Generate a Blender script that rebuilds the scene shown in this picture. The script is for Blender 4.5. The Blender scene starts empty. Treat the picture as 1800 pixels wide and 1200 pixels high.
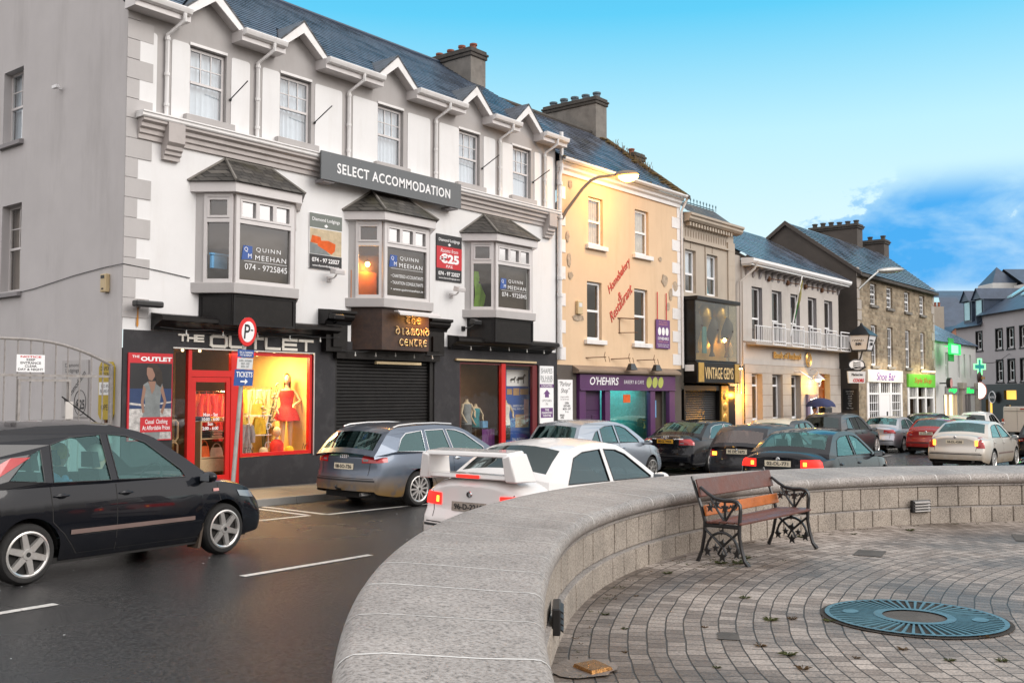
import bpy,bmesh,math,random
from mathutils import Vector,Matrix
from mathutils.bvhtree import BVHTree
from mathutils.geometry import tessellate_polygon
random.seed(7)
R=math.radians
S=bpy.context.scene
COL=S.collection
# -------------- camera
cam=bpy.data.cameras.new('Camera')
cam.lens=35.0;cam.sensor_width=36.0;cam.clip_end=5000;cam.clip_start=0.05
camo=bpy.data.objects.new('Camera',cam);COL.objects.link(camo)
YAW=R(38.66);PITCH=math.atan(92/1750)
camo.location=(0,0,2.0)
camo.rotation_euler=(math.pi/2+PITCH,0,YAW-math.pi/2)
S.camera=camo
S.render.resolution_x=1024;S.render.resolution_y=682
S.render.engine='CYCLES'
S.cycles.use_denoising=True
S.cycles.max_bounces=7;S.cycles.transparent_max_bounces=16
S.cycles.sample_clamp_indirect=4.0;S.cycles.caustics_reflective=False;S.cycles.caustics_refractive=False
# -------------- sky, sun, exposure
SUN_EL=R(32);SUN_AZ=Vector((0.30,-0.80,0))
W=bpy.data.worlds.new('World');S.world=W;W.use_nodes=True
nt=W.node_tree;nt.nodes.clear();N=nt.nodes.new;LK=nt.links.new
out=N('ShaderNodeOutputWorld');bg=N('ShaderNodeBackground');bg.inputs['Strength'].default_value=0.13
sky=N('ShaderNodeTexSky');sky.sky_type='NISHITA';sky.sun_disc=False
sky.sun_elevation=SUN_EL;sky.sun_rotation=math.atan2(SUN_AZ.x,SUN_AZ.y);sky.air_density=1.2;sky.ozone_density=1.5
tc=N('ShaderNodeTexCoord');sep=N('ShaderNodeSeparateXYZ');LK(tc.outputs['Generated'],sep.inputs[0])
def ramp(stops,interp='LINEAR'):
 r=N('ShaderNodeValToRGB');r.color_ramp.interpolation=interp
 e=r.color_ramp.elements
 while len(e)<len(stops):e.new(0.5)
 for el,(p,c) in zip(e,stops):el.position=p;el.color=tuple(c)+((1,) if len(c)==3 else())
 return r
grad=ramp([(0.0,(.82,.93,.96)),(.13,(.74,.91,.95)),(.25,(.50,.84,.94)),(.36,(.10,.60,.90)),(.44,(.06,.46,.80)),(.58,(.42,.56,.66)),(.75,(.66,.66,.66)),(1,(.70,.68,.66))])
LK(sep.outputs['Z'],grad.inputs[0])
dotn=N('ShaderNodeVectorMath');dotn.operation='DOT_PRODUCT';LK(tc.outputs['Generated'],dotn.inputs[0]);dotn.inputs[1].default_value=Vector((math.cos(YAW-R(6)),math.sin(YAW-R(6)),.15)).normalized()
gl=ramp([(0.0,(1,1,1)),(.42,(1,1,1)),(.74,(0,0,0))],'EASE');LK(dotn.outputs['Value'],gl.inputs[0])
over=ramp([(0.0,(.30,.26,.24)),(.10,(.42,.37,.34)),(.15,(1.75,1.62,1.56)),(.32,(1.62,1.54,1.50)),(.6,(1.40,1.36,1.36)),(1,(1.22,1.2,1.2))]);LK(sep.outputs['Z'],over.inputs[0])
mixg=N('ShaderNodeMix');mixg.data_type='RGBA';LK(gl.outputs[0],mixg.inputs[0]);LK(grad.outputs[0],mixg.inputs[6]);LK(over.outputs[0],mixg.inputs[7])
mp=N('ShaderNodeMapping');LK(tc.outputs['Generated'],mp.inputs[0]);mp.inputs['Scale'].default_value=(4.5,4.5,9.5);mp.inputs['Rotation'].default_value=(R(14),R(-8),0)
cn=N('ShaderNodeTexNoise');cn.inputs['Scale'].default_value=2.3;cn.inputs['Detail'].default_value=11;cn.inputs['Roughness'].default_value=.58;cn.inputs['Distortion'].default_value=.25;LK(mp.outputs[0],cn.inputs['Vector'])
flat=N('ShaderNodeVectorMath');flat.operation='MULTIPLY';flat.inputs[1].default_value=(1,1,2.2);LK(tc.outputs['Generated'],flat.inputs[0])
fn_=N('ShaderNodeVectorMath');fn_.operation='NORMALIZE';LK(flat.outputs[0],fn_.inputs[0])
dg=N('ShaderNodeVectorMath');dg.operation='DOT_PRODUCT';LK(fn_.outputs[0],dg.inputs[0])
gd=Vector((math.cos(YAW-R(27.0)),math.sin(YAW-R(27.0)),.145*2.2)).normalized();dg.inputs[1].default_value=gd
gapm=ramp([(0.955,(0,0,0)),(.978,(.62,.62,.62)),(.992,(1,1,1))]);LK(dg.outputs['Value'],gapm.inputs[0])
addn=N('ShaderNodeMath');addn.operation='MULTIPLY_ADD';LK(cn.outputs['Fac'],addn.inputs[0]);addn.inputs[1].default_value=-1.5;LK(gapm.outputs[0],addn.inputs[2])
gapf=ramp([(.0,(0,0,0)),(.05,(.55,.55,.55)),(.22,(.8,.8,.8)),(.4,(1,1,1))]);LK(addn.outputs[0],gapf.inputs[0])
mixc=N('ShaderNodeMix');mixc.data_type='RGBA';band=ramp([(.082,(0,0,0)),(.108,(1,1,1)),(.172,(1,1,1)),(.215,(0,0,0))],'EASE');LK(sep.outputs['Z'],band.inputs[0])
gb=N('ShaderNodeMath');gb.operation='MULTIPLY';LK(gapf.outputs[0],gb.inputs[0]);LK(band.outputs[0],gb.inputs[1]);LK(gb.outputs[0],mixc.inputs[0]);LK(mixg.outputs[2],mixc.inputs[6]);mixc.inputs[7].default_value=(.02,.36,.84,1)
scl=N('ShaderNodeMix');scl.data_type='RGBA';scl.blend_type='MULTIPLY';scl.inputs[0].default_value=1;LK(mixc.outputs[2],scl.inputs[6]);scl.inputs[7].default_value=(5.8,5.8,5.8,1)
mixs=N('ShaderNodeMix');mixs.data_type='RGBA';mixs.inputs[0].default_value=.90;LK(sky.outputs[0],mixs.inputs[6]);LK(scl.outputs[2],mixs.inputs[7])
LK(mixs.outputs[2],bg.inputs['Color']);LK(bg.outputs[0],out.inputs[0])
sun=bpy.data.lights.new('Sun','SUN');sun.energy=1.2;sun.angle=R(35);sun.color=(1,.95,.90)
suno=bpy.data.objects.new('Sun',sun);COL.objects.link(suno)
sd=SUN_AZ.normalized()*math.cos(SUN_EL)+Vector((0,0,math.sin(SUN_EL)))
suno.rotation_euler=sd.to_track_quat('Z','Y').to_euler();suno.location=sd*80
S.view_settings.view_transform='Standard';S.view_settings.look='None'
S.view_settings.exposure=0.55;S.view_settings.gamma=1
# -------------- materials
MATS={}
def newmat(name):
 m=bpy.data.materials.new(name);m.use_nodes=True
 MATS[name]=m
 return m,m.node_tree,m.node_tree.nodes['Principled BSDF']
def mat(name,col,rough=.6,metal=0.0,var=.10,vs=2.5,bump=0.0,bs=30,coat=0.0,spec=.5,dirt=0.0,dirtcol=(.10,.085,.06),rvar=0.0,streak=False):
 m,t,b=newmat(name);n=t.nodes.new;l=t.links.new
 c=n('ShaderNodeTexCoord')
 nz=n('ShaderNodeTexNoise');nz.inputs['Scale'].default_value=vs;nz.inputs['Detail'].default_value=6;nz.inputs['Roughness'].default_value=.65
 l(c.outputs['Object'],nz.inputs['Vector'])
 rp=n('ShaderNodeValToRGB');e=rp.color_ramp.elements
 e[0].position=.3;e[1].position=.72
 e[0].color=tuple(x*(1-var) for x in col)+(1,);e[1].color=tuple(min(1,x*(1+var)) for x in col)+(1,)
 l(nz.outputs['Fac'],rp.inputs[0]);colout=rp.outputs[0]
 if dirt>0:
  mp=n('ShaderNodeMapping');mp.inputs['Scale'].default_value=(1,1,.18) if streak else(1,1,1);l(c.outputs['Object'],mp.inputs[0])
  d=n('ShaderNodeTexNoise');d.inputs['Scale'].default_value=vs*1.7;d.inputs['Detail'].default_value=8;d.inputs['Roughness'].default_value=.7;l(mp.outputs[0],d.inputs['Vector'])
  dr=n('ShaderNodeValToRGB');dr.color_ramp.elements[0].position=.50;dr.color_ramp.elements[1].position=.78
  dr.color_ramp.elements[1].color=(dirt,dirt,dirt,1);dr.color_ramp.elements[0].color=(0,0,0,1);l(d.outputs['Fac'],dr.inputs[0])
  mx=n('ShaderNodeMix');mx.data_type='RGBA';l(dr.outputs[0],mx.inputs[0]);l(colout,mx.inputs[6]);mx.inputs[7].default_value=dirtcol+(1,);colout=mx.outputs[2]
 l(colout,b.inputs['Base Color'])
 b.inputs['Roughness'].default_value=rough;b.inputs['Metallic'].default_value=metal
 b.inputs['Specular IOR Level'].default_value=spec;b.inputs['Coat Weight'].default_value=coat;b.inputs['Coat Roughness'].default_value=.04
 if rvar>0:
  rr=n('ShaderNodeMapRange');rr.inputs[3].default_value=max(.02,rough-rvar);rr.inputs[4].default_value=min(1,rough+rvar);rr.inputs[1].default_value=.35;rr.inputs[2].default_value=.65
  l(nz.outputs['Fac'],rr.inputs[0]);l(rr.outputs[0],b.inputs['Roughness'])
 if bump>0:
  bz=n('ShaderNodeTexNoise');bz.inputs['Scale'].default_value=bs;bz.inputs['Detail'].default_value=5;l(c.outputs['Object'],bz.inputs['Vector'])
  bp=n('ShaderNodeBump');bp.inputs['Strength'].default_value=bump;bp.inputs['Distance'].default_value=.02;l(bz.outputs['Fac'],bp.inputs['Height']);l(bp.outputs[0],b.inputs['Normal'])
 return m
def emis(name,col,st):
 m,t,b=newmat(name)
 b.inputs['Base Color'].default_value=tuple(x*.5 for x in col)+(1,);b.inputs['Emission Color'].default_value=tuple(col)+(1,);b.inputs['Emission Strength'].default_value=st
 return m
def glass(name,tint,refl=.12,rough=.015,rcol=(1,1,1)):
 m=bpy.data.materials.new(name);m.use_nodes=True;MATS[name]=m
 t=m.node_tree;t.nodes.clear();n=t.nodes.new;l=t.links.new
 o=n('ShaderNodeOutputMaterial');mx=n('ShaderNodeMixShader');tr=n('ShaderNodeBsdfTransparent');g=n('ShaderNodeBsdfGlossy')
 tr.inputs[0].default_value=tuple(tint)+(1,);g.inputs['Roughness'].default_value=rough;g.inputs[0].default_value=tuple(rcol)+(1,)
 lw=n('ShaderNodeLayerWeight');lw.inputs[0].default_value=.5
 pw=n('ShaderNodeMath');pw.operation='POWER';pw.inputs[1].default_value=4;l(lw.outputs['Facing'],pw.inputs[0])
 ad=n('ShaderNodeMath');ad.operation='MULTIPLY_ADD';ad.use_clamp=True;ad.inputs[1].default_value=.85;ad.inputs[2].default_value=refl+.035;l(pw.outputs[0],ad.inputs[0])
 c=n('ShaderNodeTexCoord');nz=n('ShaderNodeTexNoise');nz.inputs['Scale'].default_value=1.6;l(c.outputs['Object'],nz.inputs['Vector'])
 bp=n('ShaderNodeBump');bp.inputs['Strength'].default_value=.06;bp.inputs['Distance'].default_value=.05;l(nz.outputs['Fac'],bp.inputs['Height']);l(bp.outputs[0],g.inputs['Normal'])
 l(ad.outputs[0],mx.inputs[0]);l(tr.outputs[0],mx.inputs[1]);l(g.outputs[0],mx.inputs[2]);l(mx.outputs[0],o.inputs[0])
 return m
def bricks(name,c1,c2,mortar,w,h,ms,rough,bump,axis='xz',rvar=0,zscale=1.0,offset=.5,mossy=0.0,spec=.5,wob=0):
 """courses of slates / stones; axis picks which object axes run along and up the surface"""
 m,t,b=newmat(name);n=t.nodes.new;l=t.links.new
 c=n('ShaderNodeTexCoord');s=n('ShaderNodeSeparateXYZ');l(c.outputs['Object'],s.inputs[0])
 cb=n('ShaderNodeCombineXYZ');l(s.outputs[{'x':0,'y':1,'z':2}[axis[0]]],cb.inputs[0])
 ml=n('ShaderNodeMath');ml.operation='MULTIPLY';ml.inputs[1].default_value=zscale;l(s.outputs[{'x':0,'y':1,'z':2}[axis[1]]],ml.inputs[0]);l(ml.outputs[0],cb.inputs[1])
 br=n('ShaderNodeTexBrick');br.inputs['Scale'].default_value=1;br.inputs['Brick Width'].default_value=w;br.inputs['Row Height'].default_value=h
 br.inputs['Mortar Size'].default_value=ms;br.inputs['Mortar Smooth'].default_value=.2;br.offset=offset;br.inputs['Bias'].default_value=0
 br.inputs['Color1'].default_value=tuple(c1)+(1,);br.inputs['Color2'].default_value=tuple(c2)+(1,);br.inputs['Mortar'].default_value=tuple(mortar)+(1,)
 if wob:
  wz=n('ShaderNodeTexNoise');wz.inputs['Scale'].default_value=2.6;l(c.outputs['Object'],wz.inputs['Vector'])
  wm=n('ShaderNodeVectorMath');wm.operation='MULTIPLY_ADD';l(wz.outputs['Color'],wm.inputs[0]);wm.inputs[1].default_value=(wob*2,wob*2,0);l(cb.outputs[0],wm.inputs[2]);l(wm.outputs[0],br.inputs['Vector'])
 else:l(cb.outputs[0],br.inputs['Vector'])
 nz=n('ShaderNodeTexNoise');nz.inputs['Scale'].default_value=1.3;nz.inputs['Detail'].default_value=7;l(c.outputs['Object'],nz.inputs['Vector'])
 mx=n('ShaderNodeMix');mx.data_type='RGBA';mx.blend_type='MULTIPLY';mx.inputs[0].default_value=.8
 rp=n('ShaderNodeValToRGB');rp.color_ramp.elements[0].color=(.55,.55,.55,1);rp.color_ramp.elements[1].color=(1.35,1.35,1.35,1);rp.color_ramp.elements[0].position=.3;rp.color_ramp.elements[1].position=.7
 l(nz.outputs['Fac'],rp.inputs[0]);l(br.outputs['Color'],mx.inputs[6]);l(rp.outputs[0],mx.inputs[7]);co=mx.outputs[2]
 if mossy:
  z2=n('ShaderNodeTexNoise');z2.inputs['Scale'].default_value=.9;z2.inputs['Detail'].default_value=9;l(c.outputs['Object'],z2.inputs['Vector'])
  r2=n('ShaderNodeValToRGB');r2.color_ramp.elements[0].position=.56;r2.color_ramp.elements[1].position=.70;r2.color_ramp.elements[1].color=(mossy,)*3+(1,);l(z2.outputs['Fac'],r2.inputs[0])
  m2=n('ShaderNodeMix');m2.data_type='RGBA';l(r2.outputs[0],m2.inputs[0]);l(co,m2.inputs[6]);m2.inputs[7].default_value=(.05,.045,.02,1);co=m2.outputs[2]
 l(co,b.inputs['Base Color']);b.inputs['Roughness'].default_value=rough;b.inputs['Specular IOR Level'].default_value=spec
 if rvar:
  rr=n('ShaderNodeMapRange');rr.inputs[1].default_value=.3;rr.inputs[2].default_value=.7;rr.inputs[3].default_value=max(.03,rough-rvar);rr.inputs[4].default_value=rough+rvar;l(nz.outputs['Fac'],rr.inputs[0]);l(rr.outputs[0],b.inputs['Roughness'])
 bp=n('ShaderNodeBump');bp.inputs['Strength'].default_value=bump;bp.inputs['Distance'].default_value=.02
 iv=n('ShaderNodeMath');iv.operation='SUBTRACT';iv.inputs[0].default_value=1;l(br.outputs['Fac'],iv.inputs[1])
 f2=n('ShaderNodeTexNoise');f2.inputs['Scale'].default_value=14;f2.inputs['Detail'].default_value=6;l(c.outputs['Object'],f2.inputs['Vector'])
 a2=n('ShaderNodeMath');a2.operation='MULTIPLY_ADD';l(f2.outputs['Fac'],a2.inputs[0]);a2.inputs[1].default_value=.5;l(iv.outputs[0],a2.inputs[2])
 if axis[1]=='y':
  md=n('ShaderNodeMath');md.operation='FRACT';dv=n('ShaderNodeMath');dv.operation='DIVIDE';dv.inputs[1].default_value=h;l(ml.outputs[0],dv.inputs[0]);l(dv.outputs[0],md.inputs[0])
  a3=n('ShaderNodeMath');a3.operation='MULTIPLY_ADD';l(md.outputs[0],a3.inputs[0]);a3.inputs[1].default_value=-1.0;l(a2.outputs[0],a3.inputs[2]);l(a3.outputs[0],bp.inputs['Height'])
 else:l(a2.outputs[0],bp.inputs['Height'])
 l(bp.outputs[0],b.inputs['Normal'])
 return m
# -------------- mesh building
OFF={}
def gz(x,y=0):
 return-0.012*(max(-20,min(90,x))-6)
class MB:
 def __init__(s):s.v=[];s.f=[];s.mi=[];s.m=0
 def add(s,vs,fs,m=None):
  o=len(s.v);s.v+=[tuple(p) for p in vs]
  for f in fs:s.f.append(tuple(i+o for i in f));s.mi.append(s.m if m is None else m)
  return s
 def box(s,x0,x1,y0,y1,z0,z1,m=None):
  vs=[(x,y,z) for z in(z0,z1) for y in(y0,y1) for x in(x0,x1)]
  return s.add(vs,[(0,2,3,1),(4,5,7,6),(0,1,5,4),(2,6,7,3),(0,4,6,2),(1,3,7,5)],m)
 def hexa(s,b,t,m=None):
  n=len(b)
  return s.add(list(b)+list(t),[tuple(range(n-1,-1,-1)),tuple(range(n,2*n))]+[(i,(i+1)%n,n+(i+1)%n,n+i) for i in range(n)],m)
 def prism(s,poly,ax,a0,a1,m=None):
  def P(p,a):return{'x':(a,p[0],p[1]),'y':(p[0],a,p[1]),'z':(p[0],p[1],a)}[ax]
  return s.hexa([P(p,a0) for p in poly],[P(p,a1) for p in poly],m)
 def quad(s,a,b,c,d,m=None):return s.add([a,b,c,d],[(0,1,2,3)],m)
 def poly(s,pts,m=None):return s.add(pts,[tuple(range(len(pts)))],m)
 def grid(s,rows,m=None,closed=False):
  nr,nc=len(rows),len(rows[0]);fs=[]
  for i in range(nr-1):
   for j in range(nc if closed else nc-1):
    k=(j+1)%nc;fs.append((i*nc+j,i*nc+k,(i+1)*nc+k,(i+1)*nc+j))
  return s.add([p for r in rows for p in r],fs,m)
 def tube(s,path,r,n=8,m=None,caps=True,closed=False):
  P=[Vector(p) for p in path];k=len(P);rows=[]
  up0=None
  for i,p in enumerate(P):
   if closed:t=P[(i+1)%k]-P[i-1]
   else:t=P[min(i+1,k-1)]-P[max(i-1,0)]
   t.normalize()
   if up0 is None:
    a=Vector((0,0,1)) if abs(t.z)<.9 else Vector((1,0,0));u=t.cross(a).normalized()
   else:
    u=(up0-t*up0.dot(t));u=u.normalized() if u.length>1e-6 else t.orthogonal().normalized()
   up0=u;w=t.cross(u);rr=r[i] if isinstance(r,(list,tuple)) else r
   rows.append([p+(u*math.cos(2*math.pi*j/n)+w*math.sin(2*math.pi*j/n))*rr for j in range(n)])
  if closed:rows.append(rows[0])
  o=len(s.v);s.grid(rows,m,True)
  if caps and not closed:
   s.f.append(tuple(o+j for j in range(n-1,-1,-1)));s.mi.append(s.m if m is None else m)
   s.f.append(tuple(o+(k-1)*n+j for j in range(n)));s.mi.append(s.m if m is None else m)
  return s
 def lathe(s,prof,c=(0,0,0),n=16,ax='z',m=None,a0=0.0,a1=2*math.pi):
  full=abs(a1-a0-2*math.pi)<1e-6;k=n if full else n+1
  rows=[]
  for r,h in prof:
   row=[]
   for j in range(k):
    a=a0+(a1-a0)*j/n;x,y=r*math.cos(a),r*math.sin(a)
    p={'z':(x,y,h),'y':(x,h,-y),'x':(h,x,y)}[ax]
    row.append((c[0]+p[0],c[1]+p[1],c[2]+p[2]))
   rows.append(row)
  return s.grid(rows,m,full)
 def ell(s,c,rx,ry,rz,n=12,k=8,m=None):
  rows=[]
  for i in range(k+1):
   a=math.pi*i/k-math.pi/2
   rows.append([(c[0]+rx*math.cos(a)*math.cos(2*math.pi*j/n),c[1]+ry*math.cos(a)*math.sin(2*math.pi*j/n),c[2]+rz*math.sin(a)) for j in range(n)])
  return s.grid(rows,m,True)
 def holes(s,outer,hs,fn,m=None):
  polys=[[Vector((p[0],p[1],0)) for p in pl] for pl in[outer]+list(hs)]
  tris=tessellate_polygon(polys);pts=[p for pl in[outer]+list(hs) for p in pl]
  return s.add([fn(p[0],p[1]) for p in pts],[tuple(t) for t in tris],m)
 def wall(s,u0,u1,z0,z1,ops,depth,fn,m=None,mr=None):
  """wall with rectangular openings and their reveals; fn(u, d, z) -> point, d inward"""
  us=sorted({u0,u1}|{a for o in ops for a in o[:2] if u0<a<u1});zs=sorted({z0,z1}|{a for o in ops for a in o[2:4] if z0<a<z1})
  for i in range(len(us)-1):
   for j in range(len(zs)-1):
    cu,cz=(us[i]+us[i+1])/2,(zs[j]+zs[j+1])/2
    if any(o[0]<cu<o[1] and o[2]<cz<o[3] for o in ops):continue
    s.quad(fn(us[i],0,zs[j]),fn(us[i+1],0,zs[j]),fn(us[i+1],0,zs[j+1]),fn(us[i],0,zs[j+1]),m)
  for o in ops:
   a,b,c,d=o[:4];D=o[4] if len(o)>4 else depth;r=mr if mr is not None else m
   s.quad(fn(a,0,c),fn(a,0,d),fn(a,D,d),fn(a,D,c),r);s.quad(fn(b,0,d),fn(b,0,c),fn(b,D,c),fn(b,D,d),r)
   s.quad(fn(a,0,d),fn(b,0,d),fn(b,D,d),fn(a,D,d),r);s.quad(fn(b,0,c),fn(a,0,c),fn(a,D,c),fn(b,D,c),r)
  return s
 def build(s,name,mats,parent=None,smooth=None,bevel=0,label=None,cat=None,group=None,kind=None,recalc=False,weld=False):
  mats=mats if isinstance(mats,(list,tuple)) else[mats]
  me=bpy.data.meshes.new(name)
  if parent is not None:off=OFF.get(parent,Vector((0,0,0)))
  else:
   if kind:off=Vector((0,0,0))
   else:
    xs=[p[0] for p in s.v];ys=[p[1] for p in s.v];zz=[p[2] for p in s.v]
    off=Vector(((min(xs)+max(xs))/2,(min(ys)+max(ys))/2,min(zz)))
  me.from_pydata([(p[0]-off.x,p[1]-off.y,p[2]-off.z) for p in s.v],[],s.f)
  for m in mats:me.materials.append(MATS[m] if isinstance(m,str) else m)
  me.polygons.foreach_set('material_index',s.mi)
  if recalc or weld:
   bm=bmesh.new();bm.from_mesh(me)
   if weld:bmesh.ops.remove_doubles(bm,verts=bm.verts,dist=1e-4)
   bmesh.ops.recalc_face_normals(bm,faces=bm.faces);bm.to_mesh(me);bm.free()
  me.update()
  if smooth is not None:
   me.shade_smooth();me.set_sharp_from_angle(angle=R(smooth))
  o=bpy.data.objects.new(name,me);COL.objects.link(o)
  if parent is not None:o.parent=parent;OFF[o]=off
  else:o.location=off;OFF[o]=off
  if bevel:
   b=o.modifiers.new('Bevel','BEVEL');b.width=bevel;b.segments=2;b.limit_method='ANGLE';b.angle_limit=R(40)
  tag(o,label,cat,group,kind)
  return o
def tag(o,label=None,cat=None,group=None,kind=None):
 if label:o['label']=label
 if cat:o['category']=cat
 if group:o['group']=group
 if kind:o['kind']=kind
 return o
def thing(name,label,cat,loc=(0,0,0),rot=0,group=None,local=False):
 o=bpy.data.objects.new(name,None);COL.objects.link(o);o.empty_display_size=.2
 o.location=loc;o.rotation_euler=(0,0,rot)
 OFF[o]=Vector((0,0,0)) if local else Vector(loc)
 return tag(o,label,cat,group)
def slates(name,mats,parent,x0,x1,ya,za,yb,zb,n,notch=(),x1b=None,step=.016):
 """pitched roof plane laid in overlapping courses; notch = (centre, half width, y0, y1) where a gable roof cuts in"""
 mb=MB();x1b=x1 if x1b is None else x1b
 for k in range(n):
  t0,t1=k/n,(k+1)/n;y0,y1=lerp(ya,yb,t0),lerp(ya,yb,t1);z0,z1=lerp(za,zb,t0),lerp(za,zb,t1)
  def iv(y,t):
   e=[x0]
   for(c,hw,q0,q1) in notch:w=hw*max(0,min(1,1-(y-q0)/(q1-q0)));e+=[c-w,c+w]
   return e+[lerp(x1,x1b,t)]
  A,B=iv(y0,t0),iv(y1,t1)
  for i in range(0,len(A),2):
   mb.quad((A[i],y0,z0+step),(A[i+1],y0,z0+step),(B[i+1],y1,z1+.003),(B[i],y1,z1+.003),0)
   mb.quad((A[i],y0,z0-.002),(A[i+1],y0,z0-.002),(A[i+1],y0,z0+step),(A[i],y0,z0+step),1)
 return mb.build(name,mats,parent)
def textmb(s,w=None,h=None,bold=0.0,shear=0.0,space=1.0,depth=.01,res=3,align='C',spacing_line=1.0):
 """lettering as a flat mesh, centred on 0,0 in its own plane, fitted into w x h"""
 cu=bpy.data.curves.new('lettering','FONT');cu.body=s;cu.size=1;cu.offset=bold;cu.shear=shear;cu.space_character=space;cu.resolution_u=res
 cu.extrude=0;cu.align_x={'C':'CENTER','L':'LEFT'}[align];cu.space_line=spacing_line
 o=bpy.data.objects.new('lettering',cu);me=bpy.data.meshes.new_from_object(o)
 vs=[v.co.copy() for v in me.vertices];fs=[tuple(p.vertices) for p in me.polygons]
 bpy.data.objects.remove(o);bpy.data.curves.remove(cu);bpy.data.meshes.remove(me)
 x0=min(v.x for v in vs);x1=max(v.x for v in vs);y0=min(v.y for v in vs);y1=max(v.y for v in vs)
 sx=w/(x1-x0) if w else None;sy=h/(y1-y0) if h else None
 sx=sx or sy;sy=sy or sx
 return[((v.x-(x0+x1)/2)*sx,(v.y-(y0+y1)/2)*sy) for v in vs],fs
def put_text(mb,s,fn,w=None,h=None,depth=.012,m=None,**k):
 """fn(a, b, d): a along, b up, d outwards"""
 vs,fs=textmb(s,w,h,**k)
 mb.add([fn(a,b,depth) for a,b in vs],fs,m)
 if depth>.004:
  cnt={}
  for f in fs:
   for i in range(len(f)):
    e=(f[i],f[(i+1)%len(f)]);cnt[e]=cnt.get(e,0)+1
  o=len(mb.v)
  mb.v+=[tuple(fn(a,b,depth)) for a,b in vs]+[tuple(fn(a,b,0)) for a,b in vs];nn=len(vs)
  for(i,j) in cnt:
   if(j,i) not in cnt:mb.f.append((o+j,o+i,o+nn+i,o+nn+j));mb.mi.append(mb.m if m is None else m)
def face_fn(x,y,z):
 return lambda a,b,d:(x+a,y-d,z+b)
def lerp(a,b,t):return a+(b-a)*t
def interp(pts,x):
 n=len(pts)
 if x<=pts[0][0]:return pts[0][1]
 if x>=pts[-1][0]:return pts[-1][1]
 for i in range(n-1):
  if pts[i][0]<=x<=pts[i+1][0]:break
 def slope(k):
  if k==0:return(pts[1][1]-pts[0][1])/(pts[1][0]-pts[0][0])
  if k==n-1:return(pts[-1][1]-pts[-2][1])/(pts[-1][0]-pts[-2][0])
  a=(pts[k][1]-pts[k-1][1])/(pts[k][0]-pts[k-1][0]);b=(pts[k+1][1]-pts[k][1])/(pts[k+1][0]-pts[k][0])
  return 0 if a*b<=0 else 2*a*b/(a+b)
 h=pts[i+1][0]-pts[i][0];t=(x-pts[i][0])/h;m0=slope(i)*h;m1=slope(i+1)*h
 return(2*t**3-3*t**2+1)*pts[i][1]+(t**3-2*t**2+t)*m0+(-2*t**3+3*t**2)*pts[i+1][1]+(t**3-t**2)*m1
# -------------- palette
def wet_asphalt():
 m,t,b=newmat('asphalt');n=t.nodes.new;l=t.links.new
 c=n('ShaderNodeTexCoord')
 f=n('ShaderNodeTexNoise');f.inputs['Scale'].default_value=34;f.inputs['Detail'].default_value=5;f.inputs['Roughness'].default_value=.85;l(c.outputs['Object'],f.inputs['Vector'])
 g=n('ShaderNodeTexNoise');g.inputs['Scale'].default_value=.35;g.inputs['Detail'].default_value=6;l(c.outputs['Object'],g.inputs['Vector'])
 r=n('ShaderNodeValToRGB');e=r.color_ramp.elements;e[0].position=.38;e[0].color=(.004,.004,.005,1);e[1].position=.70;e[1].color=(.085,.082,.08,1);l(f.outputs['Fac'],r.inputs[0])
 l(r.outputs[0],b.inputs['Base Color'])
 rr=n('ShaderNodeMapRange');rr.inputs[1].default_value=.35;rr.inputs[2].default_value=.65;rr.inputs[3].default_value=.17;rr.inputs[4].default_value=.30;l(g.outputs['Fac'],rr.inputs[0]);l(rr.outputs[0],b.inputs['Roughness'])
 bp=n('ShaderNodeBump');bp.inputs['Strength'].default_value=.8;bp.inputs['Distance'].default_value=.016;l(f.outputs['Fac'],bp.inputs['Height']);l(bp.outputs[0],b.inputs['Normal'])
 b.inputs['Specular IOR Level'].default_value=.42
wet_asphalt()
def granite(name,base,dark,light,rough=.55,scale=1.0,stain=.25):
 m,t,b=newmat(name);n=t.nodes.new;l=t.links.new
 c=n('ShaderNodeTexCoord')
 f=n('ShaderNodeTexNoise');f.inputs['Scale'].default_value=70*scale;f.inputs['Detail'].default_value=3;f.inputs['Roughness'].default_value=.7;l(c.outputs['Object'],f.inputs['Vector'])
 r=n('ShaderNodeValToRGB');e=r.color_ramp.elements;e[0].position=.34;e[0].color=tuple(dark)+(1,);e[1].position=.66;e[1].color=tuple(light)+(1,)
 k=e.new(.47);k.color=tuple(base)+(1,);l(f.outputs['Fac'],r.inputs[0])
 g=n('ShaderNodeTexNoise');g.inputs['Scale'].default_value=1.1;g.inputs['Detail'].default_value=7;g.inputs['Roughness'].default_value=.65;l(c.outputs['Object'],g.inputs['Vector'])
 r2=n('ShaderNodeValToRGB');r2.color_ramp.elements[0].position=.3;r2.color_ramp.elements[1].position=.7;r2.color_ramp.elements[0].color=(1-stain,)*3+(1,);r2.color_ramp.elements[1].color=(1.1,1.1,1.1,1);l(g.outputs['Fac'],r2.inputs[0])
 mx=n('ShaderNodeMix');mx.data_type='RGBA';mx.blend_type='MULTIPLY';mx.inputs[0].default_value=1;l(r.outputs[0],mx.inputs[6]);l(r2.outputs[0],mx.inputs[7]);l(mx.outputs[2],b.inputs['Base Color'])
 b.inputs['Roughness'].default_value=rough
 bp=n('ShaderNodeBump');bp.inputs['Strength'].default_value=.35;bp.inputs['Distance'].default_value=.006;l(f.outputs['Fac'],bp.inputs['Height']);l(bp.outputs[0],b.inputs['Normal'])
granite('granite',(.305,.272,.246),(.14,.13,.12),(.42,.39,.365),.6,.8,.36)
granite('granite_block',(.35,.30,.25),(.15,.125,.10),(.50,.44,.37),.75,1.0,.4)
PC=Vector((9.555,-2.9,0))
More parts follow.
